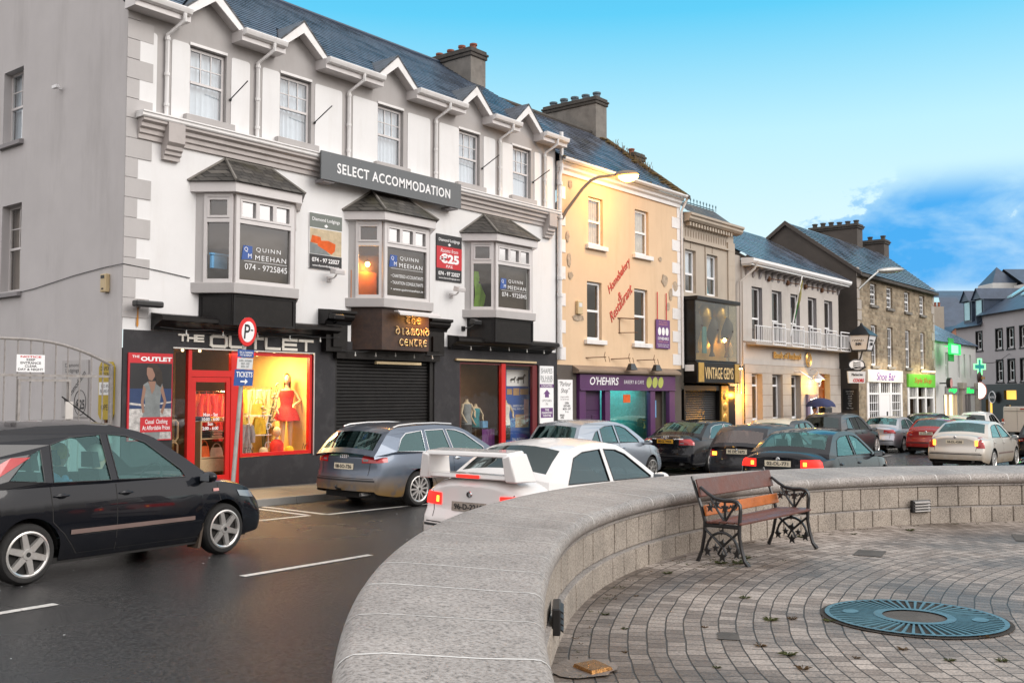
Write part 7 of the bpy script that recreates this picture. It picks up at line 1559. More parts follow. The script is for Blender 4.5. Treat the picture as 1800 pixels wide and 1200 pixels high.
mb.build('green_weeds','weed',kind='stuff',label='small green weeds sprouting in the paving joints',cat='weeds');md.build('dead_weeds','weed_dead',kind='stuff',label='brown withered weeds and moss in the paving joints',cat='weeds')
mb=MB()
for k in range(60):
 x=rnd.uniform(3,14);y=rnd.uniform(6.5,13);s=rnd.uniform(.008,.022);a=rnd.uniform(0,3);mb.add([(x+s*math.cos(a+q*1.57),y+s*.6*math.sin(a+q*1.57),gz(x)+.008) for q in range(4)],[(0,1,2,3)])
mb.build('road_grit','sign_pale',kind='stuff',label='pale grit flecks scattered on the wet road',cat='grit')
# -------------- pavement furniture
def revolve(name,prof,x,y,z,m,parent,n=20):mb=MB();mb.lathe([(r,z+h) for r,h in prof],(x,y,0),n);return mb.build(name,m,parent,smooth=40)
t=thing('litter_bin','green cylindrical litter bin with a domed top outside the bakery','bin',(28.9,16.3,gz(29)+.12));z0=gz(29)+.12
revolve('body',[(.28,0),(.30,.1),(.30,.85),(.33,.87),(.33,.95)],28.9,16.3,z0,'bin_green',t);revolve('dome',[(.34,.96),(.32,1.06),(.22,1.16),(.0,1.2)],28.9,16.3,z0,'bin_green_pale',t);mb=MB();mb.box(28.72,29.05,15.985,16.0,z0+.55,z0+.8);mb.build('opening','plastic_black',t);mb=MB();mb.box(28.8,28.98,15.98,15.995,z0+.25,z0+.42);mb.build('sticker','sign_pale',t)
t=thing('sandwich_board','round topped pavement board with a dark red and white poster outside the bakery','sign',(30.0,16.0,gz(30)+.12));z0=gz(30)+.12
mb=MB();P=[(29.68,z0+.2),(30.45,z0+.2),(30.45,z0+.85),(30.36,z0+1.0),(30.2,z0+1.06),(29.68,z0+1.06)];mb.prism(P,'y',15.98,16.02);mb.build('frame','bin_green_pale',t);mb=MB();mb.prism([(29.66,z0+.45),(30.14,z0+.42),(30.18,z0+1.04),(29.64,z0+1.0)],'y',15.96,15.979);mb.build('poster','sign_pale',t);mb=MB();mb.add([(29.88+.16*math.cos(q*.5),15.957,z0+.76+.17*math.sin(q*.5)) for q in range(13)],[tuple(range(12))]);mb.build('emblem','cloth_maroon',t)
t=thing('pay_machine','black parking pay machine with a white letter on the pavement by the bank','pay machine',(40.9,15.9,gz(41)));z0=gz(41)+.12
mb=MB();mb.box(40.55,41.35,15.75,16.05,z0,z0+1.75);mb.build('cabinet','sign_black',t,bevel=.05);mb=MB();put_text(mb,"P",face_fn(40.95,15.748,z0+1.35),h=.35,depth=.006,bold=.03);mb.build('letter','sign_white',t)
for a,l in((28.6,'in front of the bakery window'),):pass
# -------------- vehicles
def paint(name,col,metal=.0,rough=.22,mud_glow=0.0,mud_glow_x=None):
 m,t,b=newmat(name);n=t.nodes.new;l=t.links.new
 c=n('ShaderNodeTexCoord');b.inputs['Roughness'].default_value=rough;b.inputs['Metallic'].default_value=metal
 b.inputs['Specular IOR Level'].default_value=.12 if max(col)<.1 else.4;b.inputs['Coat Roughness'].default_value=.03
 f=n('ShaderNodeTexNoise');f.inputs['Scale'].default_value=5;f.inputs['Detail'].default_value=7;l(c.outputs['Object'],f.inputs['Vector'])
 s=n('ShaderNodeSeparateXYZ');l(c.outputs['Object'],s.inputs[0])
 mr=n('ShaderNodeMapRange');mr.inputs[1].default_value=.62 if mud_glow else.50;mr.inputs[2].default_value=.22;mr.inputs[3].default_value=0;mr.inputs[4].default_value=max(.22 if max(col)>.05 else.05,mud_glow);l(s.outputs[2],mr.inputs[0])
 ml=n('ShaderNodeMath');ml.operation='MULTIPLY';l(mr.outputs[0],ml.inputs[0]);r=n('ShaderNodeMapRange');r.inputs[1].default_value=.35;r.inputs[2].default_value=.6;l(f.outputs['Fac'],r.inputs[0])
 if mud_glow:
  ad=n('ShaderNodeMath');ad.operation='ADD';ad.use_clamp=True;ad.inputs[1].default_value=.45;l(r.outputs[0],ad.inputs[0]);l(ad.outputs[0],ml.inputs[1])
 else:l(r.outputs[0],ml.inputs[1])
 mx=n('ShaderNodeMix');mx.data_type='RGBA';l(ml.outputs[0],mx.inputs[0]);mx.inputs[6].default_value=tuple(col)+(1,);mx.inputs[7].default_value=(.34,.20,.055,1) if mud_glow else(.10,.085,.07,1);l(mx.outputs[2],b.inputs['Base Color'])  # mud and golden light both mixed into the lower body colour
 rg=n('ShaderNodeMapRange');rg.inputs[3].default_value=rough;rg.inputs[4].default_value=.55;l(ml.outputs[0],rg.inputs[0]);l(rg.outputs[0],b.inputs['Roughness'])
 ct=n('ShaderNodeMapRange');ct.inputs[3].default_value=.62;ct.inputs[4].default_value=.1;l(ml.outputs[0],ct.inputs[0]);l(ct.outputs[0],b.inputs['Coat Weight'])
paint('car_black',(.006,.007,.010),0,.2);paint('car_white',(.72,.70,.68));paint('car_audi_blue',(.10,.125,.165),.55,.28,mud_glow=.95);paint('car_white_amber_glow',(.72,.70,.68),mud_glow=.34);paint('car_silver',(.46,.48,.52),.6,.28)  # amber light painted low on the second white; mud plus golden light on the blue
paint('car_red',(.30,.012,.010),.1);paint('car_champagne',(.60,.56,.50),.35,.3,mud_glow=.55);paint('car_grey',(.055,.056,.06),.4,.28);paint('car_navy',(.02,.024,.04),.3,.25);paint('car_cream',(.62,.58,.46));paint('car_dull',(.022,.022,.026),.1,.4);paint('car_silver_blue',(.34,.38,.43),.5,.26)  # champagne: golden light on the lower body is painted into its colour
paint('van_white',(.66,.58,.52),0,.4)
mat('tail_red',(.42,.012,.014),.12,var=.1,coat=.6);mat('amber',(.65,.25,.02),.15,var=.1);mat('headlamp',(.30,.32,.34),.08,metal=.5,var=.1);mat('rim_alloy',(.70,.68,.65),.28,metal=.75,var=.1,vs=6,dirt=.3,dirtcol=(.3,.2,.1));mat('plate_white',(.74,.66,.50),.45,var=.05);mat('plate_yellow',(.72,.38,.03),.45,var=.05);mat('trim_strip',(.16,.11,.095),.5,var=.15);mat('wheel_dark',(.012,.011,.010),.8);mat('cabin',(.028,.028,.030),.8,var=.3,vs=5);mat('mud_flap',(.07,.05,.035),.8,var=.3)
PROF=dict(saloon=dict(belt=[(0,.60),(.15,.635),(.5,.63),(.75,.61),(.9,.555),(1,.44)],deck=[(0,.70),(.04,.735),(.17,.745),(.7,.67),(.85,.62),(.95,.545),(1,.46)],out=[(.125,.60),(.14,.70),(.165,.75),(.21,.842),(.262,.93),(.29,.96),(.34,.985),(.42,1.0),(.49,.995),(.545,.97),(.575,.935),(.65,.805),(.715,.685),(.74,.64)],rg=(2,4),wg=(10,12),wins=[[(.225,.672),(.29,.88),(.345,.925),(.44,.942),(.44,.668)],[(.462,.668),(.462,.942),(.525,.93),(.57,.888),(.685,.675),(.68,.662)]],rear=[(.0,.06),(.16,.02),(.30,.0),(.40,.015),(.43,.055),(.60,.07),(.70,.07),(.75,.10)]),hatch=dict(belt=[(0,.60),(.1,.655),(.3,.655),(.6,.625),(.8,.595),(.92,.535),(1,.39)],deck=[(0,.64),(.1,.67),(.72,.645),(.85,.615),(.95,.545),(1,.41)],out=[(.012,.62),(.03,.70),(.055,.79),(.085,.90),(.11,.95),(.15,.972),(.25,.993),(.38,1.0),(.47,.988),(.545,.95),(.59,.91),(.68,.77),(.745,.66),(.77,.62)],rg=(1,3),wg=(10,12),wins=[[(.15,.695),(.215,.835),(.243,.86),(.238,.675)],[(.262,.67),(.272,.885),(.33,.925),(.42,.937),(.425,.664)],[(.447,.664),(.442,.937),(.50,.925),(.555,.882),(.655,.70),(.665,.652)]],rear=[(.0,.05),(.2,.0),(.36,.0),(.42,.04),(.60,.05),(.65,.06)]),estate=dict(belt=[(0,.60),(.1,.65),(.6,.635),(.8,.595),(.93,.53),(1,.40)],deck=[(0,.64),(.1,.665),(.66,.65),(.8,.61),(.93,.545),(1,.42)],out=[(.012,.63),(.03,.69),(.055,.78),(.088,.885),(.115,.945),(.15,.972),(.25,.993),(.36,1.0),(.45,.988),(.505,.96),(.545,.91),(.63,.76),(.69,.655),(.71,.62)],rg=(1,3),wg=(10,12),wins=[[(.12,.685),(.155,.84),(.185,.90),(.275,.93),(.27,.672)],[(.29,.67),(.295,.933),(.40,.94),(.415,.665)],[(.432,.665),(.417,.94),(.47,.93),(.52,.885),(.615,.70),(.62,.655)]],rear=[(.0,.05),(.2,.0),(.36,.0),(.42,.045),(.60,.06),(.65,.07)]),suv=dict(belt=[(0,.58),(.1,.625),(.3,.63),(.65,.60),(.82,.57),(.94,.51),(1,.40)],deck=[(0,.62),(.1,.64),(.7,.63),(.84,.60),(.95,.54),(1,.42)],out=[(.012,.60),(.025,.67),(.045,.77),(.075,.89),(.10,.945),(.14,.975),(.25,.995),(.38,1.0),(.47,.985),(.53,.95),(.575,.90),(.66,.76),(.715,.65),(.735,.61)],rg=(1,3),wg=(10,12),wins=[[(.125,.67),(.15,.83),(.18,.88),(.255,.91),(.25,.65)],[(.272,.645),(.277,.912),(.40,.93),(.41,.635)],[(.43,.635),(.42,.93),(.48,.92),(.53,.87),(.625,.68),(.63,.625)]],rear=[(.0,.05),(.2,.0),(.36,.0),(.42,.04),(.60,.05),(.65,.06)]))
WHEELS={}
def wheel_meshes(Rw,spokes,hub):
 key=(round(Rw,3),spokes)
 if key in WHEELS:return WHEELS[key]
 r=Rw*.745;w=.10;tmp=bpy.data.objects.new('tmp',None)
 mb=MB();mb.lathe([(r,-w),(r+.02,-w-.008),(Rw-.03,-w-.004),(Rw-.008,-w+.025),(Rw,-w+.05),(Rw,w-.05),(Rw-.008,w-.025),(Rw-.03,w),(r,w)],n=36,ax='y');mb.lathe([(r,-w+.045),(.02,-w+.045)],n=24,ax='y',m=1)
 t=mb.build('wheel',['rubber','wheel_dark'],tmp,smooth=40)
 mb=MB();mb.lathe([(r,-w+.03),(r+.004,-w-.006),(r-.012,-w-.010),(r-.028,-w+.002),(r-.032,-w+.04)],n=36,ax='y')
 for k in range(spokes):
  a=2*math.pi*(k+.25)/spokes;ca,sa=math.cos(a),math.sin(a);ws=min(.044,.165/spokes*Rw/.32*1.25)
  P=lambda rr,s,y:(rr*ca-s*sa,y,rr*sa+s*ca)
  mb.hexa([P(.03,-ws*1.05,-w-.004),P(r-.014,-ws*.8,-w-.004),P(r-.014,ws*.8,-w-.004),P(.03,ws*1.05,-w-.004)][::-1],[P(.03,-ws*1.25,-w+.03),P(r-.014,-ws,-w+.03),P(r-.014,ws,-w+.03),P(.03,ws*1.25,-w+.03)][::-1])
 mb.lathe([(.001,-w-.012),(.055,-w-.010),(.065,-w+.01)],n=16,ax='y');mb.lathe([(.001,-w-.0135),(.026,-w-.0135)],n=12,ax='y',m=1)
 rm=mb.build('rim',['rim_alloy','wheel_dark'],tmp,smooth=35)
 WHEELS[key]=(t.data,rm.data);bpy.data.objects.remove(t);bpy.data.objects.remove(rm);bpy.data.objects.remove(tmp)
 return WHEELS[key]
def car(name,label,kind,x,y,heading,m,L=4.4,W=1.76,H=1.44,wb=2.62,fo=.86,Rw=.31,spokes=5,glassm='car_glass',lamps=None,lit=False,hot=False,plate='plate_white',reg='',platez=.62,gaps=True,tum=.36,interior=True,roofm=None,chrome=False,strip=None,cat='car',head=True,lidz=None,mirrors=True,windm=None,z=None,low=None,group=None,rz=0):
 p=PROF[kind];cx,sx_=math.cos(heading),math.sin(heading)
 group=group or('cars parked along the kerb' if y>13 else 'cars in the traffic lanes')
 root=thing(name,label,cat,(x,y,gz(x) if z is None else z),heading,group=group,local=True)
 g=.012*cx;root.rotation_euler=(0,math.atan(g),heading)
 bel=[(a*L,b*H) for a,b in p['belt']];dk=[(a*L,b*H) for a,b in p['deck']];rp=[(a*H,b) for a,b in p['rear']]
 belt=lambda q:interp(bel,q);deck=lambda q:max(belt(q)+.002,interp(dk,q))
 ax=[L-fo-wb,L-fo];Ra=Rw+.055
 hw=lambda q:W/2*(1-.10*max(0,(.85-q)/.85)**2-.13*max(0,(q-L+1.0))**2.2)
 def zbot(q):
  zb=.20+.07*max(0,(.5-q)/.5)+.04*max(0,(q-L+.5)/.5)
  for c in ax:
   if abs(q-c)<Ra:zb=max(zb,Rw+math.sqrt(max(0,Ra*Ra-(q-c)**2)))
  return zb
 prof=[(0,.93),(.15,.975),(.4,1.0),(.62,.998),(.82,.978),(1,.945)]
 def ffd(q):
  X,Y,Z=q;u=min(1,abs(Y)/(W/2))
  a=max(0,1-X/.8)**1.6;X2=X+(interp(rp,Z)+.13*u**2.4)*a
  b=max(0,1-(L-X)/.9)**1.6;X2-=(.22*u**2.2+.10*max(0,(Z-.30*H)/(.2*H))*.6+.05*max(0,(.35-Z)/.2))*b
  return(X2-L/2,Y,Z)
 def inset(q):
  e=min(q,L-q);return.045*(1-math.sqrt(max(0,1-(1-min(1,e/.09))**2)))
 ts=(0,.08,.2,.36,.52,.68,.82,.92,1);us=(.95,.86,.7,.5,.25,0)
 def section(q):
  w=hw(q);i=inset(q);z0=zbot(q)+i;z1=belt(q)-i;zd=deck(q)-i;out=[]
  for t in ts:
   zz=lerp(z0,z1,t);rel=max(0,min(1,(zz-.2)/(belt(q)-.2)));out.append((q,w*interp(prof,rel)-i,zz))
  for u in us:out.append((q,(w*.945-i)*u,z1+(zd-z1)*(1-u**3.6)))
  return out
 xs={0,.02,.05,.09,.15,.25,L,L-.02,L-.05,L-.09,L-.15,L-.25}|{L*i/26 for i in range(1,26)}
 for c in ax:xs|={c-Ra-.004,c+Ra+.004}|{c-Ra*math.cos(math.pi*i/14) for i in range(15)}
 xs=sorted(v for v in xs if 0<=v<=L);out=[(a*L,b*H+rz*max(0,b-.62)/.38) for a,b in p['out']]
 xr0,xf0=out[0][0],out[-1][0]
 body=MB();secs=[section(q) for q in xs];nt=len(ts)
 for s in(1,-1):
  for i in range(len(xs)-1):
   cabin=xs[i]>xr0+.30 and xs[i+1]<xf0-.12
   A=secs[i][:nt] if cabin else secs[i];B=secs[i+1][:nt] if cabin else secs[i+1]
   body.grid([[ffd((a,s*b,c)) for a,b,c in A],[ffd((a,s*b,c)) for a,b,c in B]])
 for sc_ in(secs[0],secs[-1]):body.grid([[ffd((a,b*(j/5-1),c)) for j in range(11)] for a,b,c in sc_])
 tris=BVHTree.FromPolygons([Vector(v) for v in body.v],body.f)
 bo=body.build('body',m,root,smooth=32,weld=True)
 def yg(q,z):return hw(q)*.945-tum*max(0,z-belt(q))-.10*max(0,z-belt(q))**2
 cs=(-1,-.87,-.6,-.3,0,.3,.6,.87,1);rows=[]
 for i,(a,b) in enumerate(out):
  pa,pb=out[max(0,i-1)],out[min(len(out)-1,i+1)];d=Vector((pb[0]-pa[0],pb[1]-pa[1])).normalized();nx,nz=-d.y,d.x
  k=.05 if p['rg'][1]<i<p['wg'][0] else.085
  rows.append([((a+nx*k*(1-c*c))-L/2,c*yg(a,b),b+nz*k*(1-c*c)) for c in cs])
 sh=MB();rf=MB();gl_r=MB();gl_w=MB()
 for i in range(len(out)-1):
  isr=p['rg'][0]<=i<p['rg'][1];isw=p['wg'][0]<=i<p['wg'][1]
  for j in range(8):
   q=(rows[i][j],rows[i][j+1],rows[i+1][j+1],rows[i+1][j])
   tgt=(gl_r if isr else gl_w) if(isr or isw) and 1<=j<=6 else(rf if roofm and p['rg'][1]<=i<p['wg'][0] else sh)
   tgt.quad(*q)
 xs2=[xr0+(xf0-xr0)*i/14 for i in range(15)]
 outer=out+[(q,belt(q)-.012) for q in reversed(xs2)]
 wins=[[(a*L,b*H+rz*max(0,b-.62)/.38) for a,b in w_] for w_ in p['wins']]
 for s in(1,-1):sf_=MB();sf_.holes(outer,wins,lambda a,b,s=s:(a-L/2,s*yg(a,b),b));sf_.build('door_frame',m,root)
 sh.build('cabin_frame',m,root,smooth=30,weld=True)
 if roofm:rf.build('roof',roofm,root,smooth=30,weld=True)
 gl_r.build('rear_window',glassm,root,smooth=60,weld=True);gl_w.build('windscreen',windm or glassm,root,smooth=60,weld=True)
 for s in(-1,1):
  for wi,w_ in enumerate(wins):
   mb=MB();mb.holes(w_,[],lambda a,b:(a-L/2,s*(yg(a,b)-.008),b));wo=mb.build('side_window',glassm,root)
   mb=MB();mb.tube([(a-L/2,s*(yg(a,b)+.001),b) for a,b in w_],.0085 if not chrome else.011,5,closed=True);mb.build('window_trim','chrome' if chrome else 'plastic_black',wo)
 mb=MB();mb.box(-L/2+.22,L/2-.3,-W*.36,W*.36,.17,.40);mb.box(-L/2+.9,L/2-1.2,-W*.46,W*.46,.17,.23)
 for c in ax:
  for s in(-1,1):mb.grid([[(c-L/2-Ra*math.cos(t),s*yy_,Rw+Ra*math.sin(t)) for t in[math.pi*q/12 for q in range(13)]] for yy_ in(W*.465,W*.30)]);mb.add([(c-L/2-Ra*math.cos(t),s*W*.30,Rw+Ra*math.sin(t)) for t in[math.pi*q/12 for q in range(13)]],[tuple(range(13))])
 mb.build('underbody','wheel_dark',root)
 if interior:
  mb=MB();f0,f1=xr0-L/2+.12,xf0-L/2
  mb.box(f0,f1,-W*.42,W*.42,.36,.42)
  bz=belt(L*.5)
  for(sxp,ys_) in((L*.475,(-W*.21,W*.21)),(L*.30,(-W*.21,W*.21))):
   for yy_ in ys_:
    a=sxp-L/2;w=.24
    mb.hexa([(a-.02,yy_-w,.42),(a+.5,yy_-w,.42),(a+.5,yy_+w,.42),(a-.02,yy_+w,.42)],[(a-.02,yy_-w,.56),(a+.5,yy_-w,.6),(a+.5,yy_+w,.6),(a-.02,yy_+w,.56)])
    mb.hexa([(a-.06,yy_-w,.5),(a+.08,yy_-w,.5),(a+.08,yy_+w,.5),(a-.06,yy_+w,.5)],[(a-.20,yy_-w*.8,bz+.16),(a-.10,yy_-w*.8,bz+.16),(a-.10,yy_+w*.8,bz+.16),(a-.20,yy_+w*.8,bz+.16)])
    mb.hexa([(a-.21,yy_-.12,bz+.18),(a-.12,yy_-.12,bz+.18),(a-.12,yy_+.12,bz+.18),(a-.21,yy_+.12,bz+.18)],[(a-.23,yy_-.10,bz+.36),(a-.15,yy_-.10,bz+.36),(a-.15,yy_+.10,bz+.36),(a-.23,yy_+.10,bz+.36)])
  mb.box(f1-.55,f1-.1,-W*.40,W*.40,.5,bz-.03)
  c0=Vector((L*.63-L/2,-W*.21,bz+.02));mb.tube([c0+Vector((.07*math.sin(t),.18*math.cos(t),.17*math.sin(t))) for t in[2*math.pi*q/18 for q in range(18)]],.014,6,closed=True);mb.tube([c0+Vector((-.0,0,0)),c0+Vector((.25,0,-.1))],.03,6)
  mb.build('seats','cabin',root)
 tm,rm=wheel_meshes(Rw,spokes,0)
 for c in ax:
  for s in(-1,1):
   o=bpy.data.objects.new('wheel',tm);COL.objects.link(o);o.parent=root;o.location=(c-L/2,s*(W/2-.115),Rw-.004);o.rotation_euler=(0,random.uniform(0,1.2),0 if s<0 else math.pi);OFF[o]=Vector((0,0,0))
   q=bpy.data.objects.new('rim',rm);COL.objects.link(q);q.parent=o
 def hit(o,d,off):
  h,nrm,_,_=tris.ray_cast(Vector(o),Vector(d).normalized())
  if h is None:
   h,nrm,_,_=tris.find_nearest(Vector(o)+Vector(d).normalized()*.9)
  if nrm.dot(Vector(d))>0:nrm=-nrm
  return h+nrm*off
 def patch(nm,cor,mt,off=.008,n=8,mm=4,par=None,skirt=True):
  """cor: four (origin, direction) rays in order"""
  P=[]
  for i in range(mm+1):
   r=[]
   for j in range(n+1):
    a,b=j/n,i/mm
    o=(Vector(cor[0][0])*(1-a)+Vector(cor[1][0])*a)*(1-b)+(Vector(cor[3][0])*(1-a)+Vector(cor[2][0])*a)*b
    d=(Vector(cor[0][1])*(1-a)+Vector(cor[1][1])*a)*(1-b)+(Vector(cor[3][1])*(1-a)+Vector(cor[2][1])*a)*b
    r.append(hit(o,d,off))
   P.append(r)
  mb=MB();mb.grid(P)
  return mb.build(nm,mt,par or root,smooth=60)
 BX=-L/2-.6
 def rc(y_,z_):return((BX,y_,z_),(1,0,0))
 def sc(x_,z_,s):return((x_-L/2,s*(W/2+.6),z_),(0,-s,0))
 lm=lamps or dict(yi=.50,xo=.22,z0=.52,z1=.66)
 for s in(-1,1):
  cor=[rc(s*lm['yi'],lm['z0']*H),sc(lm['xo'],(lm['z0']+lm.get('dz',0))*H,s),sc(lm['xo']-lm.get('dx',0),(lm['z1']+lm.get('dz',0))*H,s),rc(s*(lm['yi']+lm.get('dy',0)),lm['z1']*H)]
  tl=patch('tail_lamp',cor,'tail_lit' if lit else 'tail_red',.010,10,4)
  if hot:
   z0,z1=lerp(lm['z0'],lm['z1'],.22)*H,lerp(lm['z0'],lm['z1'],.72)*H;yi=lm['yi']+.05
   patch('lit_element',[rc(s*yi,z0),((BX+.2,s*(W/2-.07),z0),(1,-s*.5,0)),((BX+.2,s*(W/2-.07),z1),(1,-s*.5,0)),rc(s*yi,z1)],'tail_hot',.014,6,3,par=tl)
  else:patch('reflector',[rc(s*(lm['yi']+.03),lerp(lm['z0'],lm['z1'],.2)*H),rc(s*(lm['yi']+.14),lerp(lm['z0'],lm['z1'],.2)*H),rc(s*(lm['yi']+.14),lerp(lm['z0'],lm['z1'],.42)*H),rc(s*(lm['yi']+.03),lerp(lm['z0'],lm['z1'],.42)*H)],'headlamp',.013,3,2,par=tl)
  if head:
   hc=lambda yy_,zz:((L/2+.6,s*yy_,zz),(-1,0,0))
   patch('headlamp',[hc(W*.22,.40*H),sc(L-.62,.47*H,s),sc(L-.66,.52*H,s),hc(W*.24,.47*H)],'headlamp',.008,8,3)
  if gaps:
   mb=MB();B_=wins[-1][0][0]-.045;F_=xf0+.02;R_=max(ax[0]-.02,wins[0][0][0] if len(wins)==2 else wins[1][0][0]-.05)
   for pts in([(B_,belt(B_)),(B_,.30),(B_-.0,.24)],[(F_-.0,belt(F_)-.02),(F_+.06,.45),(F_-.02,.26)],[(R_,belt(R_)),(R_+.02,.62),(R_+.16,.48),(R_+.32,.26)],[(R_+.32,.26),(F_-.02,.26)]):
    rr=[]
    for i in range(len(pts)-1):
     for k in range(8):a=lerp(pts[i][0],pts[i+1][0],k/7);b=lerp(pts[i][1],pts[i+1][1],k/7);rr.append((a,b))
    l1=[hit(sc(a-.005,b,s)[0],(0,-s,0),.0015) for a,b in rr];l2=[hit(sc(a+.005,b+.004,s)[0],(0,-s,0),.0015) for a,b in rr];mb.grid([l1,l2])
   mb.build('door_gap','wheel_dark',root)
   for hx in(B_-.06-.18,wins[-1][0][0]+.0-.05+.0):
    pass
   for hx in(R_+.12,B_+.12):
    hz=belt(hx)-.105;c=hit(sc(hx,hz,s)[0],(0,-s,0),.018);mb=MB();mb.ell(tuple(c),.095,.014,.016,10,6);mb.ell((c.x+.0,c.y-s*.014,c.z-.004),.06,.008,.032,10,6);mb.build('door_handle',m if not chrome else 'chrome',root,smooth=60)
  if mirrors:
   mx_=xf0-.22-L/2;my=s*(yg(xf0-.2,belt(xf0-.2))+.115);mz=belt(xf0)+.075
   mb=MB();mb.ell((mx_+.02,my,mz),.075,.115,.068,12,8);mb.tube([(mx_+.04,my-s*.17,mz-.05),(mx_+.03,my-s*.05,mz-.03)],.028,6);mr_=mb.build('door_mirror',m,root,smooth=60);mb=MB();mb.grid([[(mx_-.056,my+a,mz+b) for a in(-.08,.08)] for b in(-.045,.045)]);mb.build('mirror_glass','headlamp',mr_)
  if strip:patch('side_strip',[sc(ax[0]+Ra+.10,strip-.024,s),sc(ax[1]-Ra-.12,strip-.024,s),sc(ax[1]-Ra-.12,strip+.024,s),sc(ax[0]+Ra+.10,strip+.024,s)],'trim_strip',.012,20,2)
 pz0=platez*H if platez<1 else platez
 pl=patch('number_plate',[rc(-.26,pz0-.055),rc(.26,pz0-.055),rc(.26,pz0+.055),rc(-.26,pz0+.055)],plate,.012,6,2)
 if reg:
  mb=MB();h0=hit((BX,0,pz0),(1,0,0),.016);put_text(mb,reg,lambda a,b,d:(h0.x-d,-a,h0.z+b),w=.43,h=.068,depth=.002,bold=.02);mb.build('registration','sign_black',pl)
 lz=(lidz or lm['z1']+.015)*H;mb=MB()
 for(ya,za,yb,zb_) in((-W*.40,.36*H,W*.40,.36*H),(-W*.33,.40*H,-W*.36,lz),(W*.33,.40*H,W*.36,lz)):
  q1=[];q2=[]
  for k in range(13):
   a=lerp(ya,yb,k/12);b=lerp(za,zb_,k/12);e=(0,.006) if abs(ya-yb)>.5 else(.006,0);q1.append(hit((BX,a-e[0],b-e[1]),(1,0,0),.0015));q2.append(hit((BX,a+e[0],b+e[1]),(1,0,0),.0015))
  mb.grid([q1,q2])
 mb.build('panel_gap','wheel_dark',root)
 patch('bumper_strip',[rc(-W*.42,.325*H),rc(W*.42,.325*H),rc(W*.42,.345*H),rc(-W*.42,.345*H)],'plastic_black',.006,14,1)
 h0=hit((BX,0,lz-.02),(1,0,0),.006);mb=MB();mb.lathe([(.001,-.008),(.035,-.006),(.042,.004)],tuple(h0),14,'x');mb.build('badge','chrome',root,smooth=50)
 mb=MB();mb.tube([(-L/2-.01,-W*.28,.26),(-L/2+.25,-W*.28,.26)],.032,10,caps=False);mb.build('exhaust_pipe','alu',root)
 root['_']=0;del root['_']
 return dict(root=root,hit=hit,rc=rc,sc=sc,patch=patch,L=L,W=W,H=H,belt=belt,yg=yg,wins=wins,hw=hw,xr0=xr0,out=out)
def place(xr,yr,heading,L,W):
 c,s=math.cos(heading),math.sin(heading);return xr+c*L/2-s*W/2,yr+s*L/2+c*W/2
h=R(6.3);L=4.34;W=1.80
rw=Vector((5.03,10.51));ax0=L-.86-2.64;c_,s_=math.cos(h),math.sin(h)
fx,fy=rw.x+c_*(L/2-ax0)-s_*(W/2-.03),rw.y+s_*(L/2-ax0)+c_*(W/2-.03)
F=car('parked_car','black five door hatchback with silver six spoke wheels driving past on the left','hatch',fx,fy,h,'car_black',L=L,W=W,H=1.52,wb=2.64,fo=.86,Rw=.318,spokes=6,glassm='car_glass_clear',lamps=dict(yi=.62,xo=.30,z0=.66,z1=.745,dz=.06),strip=.50,reg='06-DL-4411',rz=.13)
F['root'].name='hatchback_car'
mb=MB();ay=-W/2+.10
mb.hexa([(L/2-.86-.42,ay-.08,.12),(L/2-.86-.38,ay-.08,.12),(L/2-.86-.38,ay+.12,.12),(L/2-.86-.42,ay+.12,.12)],[(L/2-.86-.36,ay-.08,.42),(L/2-.86-.33,ay-.08,.42),(L/2-.86-.33,ay+.12,.42),(L/2-.86-.36,ay+.12,.42)]);mb.build('mud_flap','mud_flap',F['root'])
F['patch']('side_repeater',[F['sc'](3.28,.80,-1),F['sc'](3.37,.80,-1),F['sc'](3.37,.835,-1),F['sc'](3.28,.835,-1)],'cloth_pink',.010,4,2)
for s in(-1,1):
 mb=MB();P=[(.07,.735),(.125,.735),(.215,.865),(.165,.865)]
 mb.holes([(a*L,b*1.52) for a,b in P],[],lambda a,b:(a-L/2-.012,s*(F['yg'](a,b)+.012),b));mb.build('pillar_lamp','tail_red',F['root'])
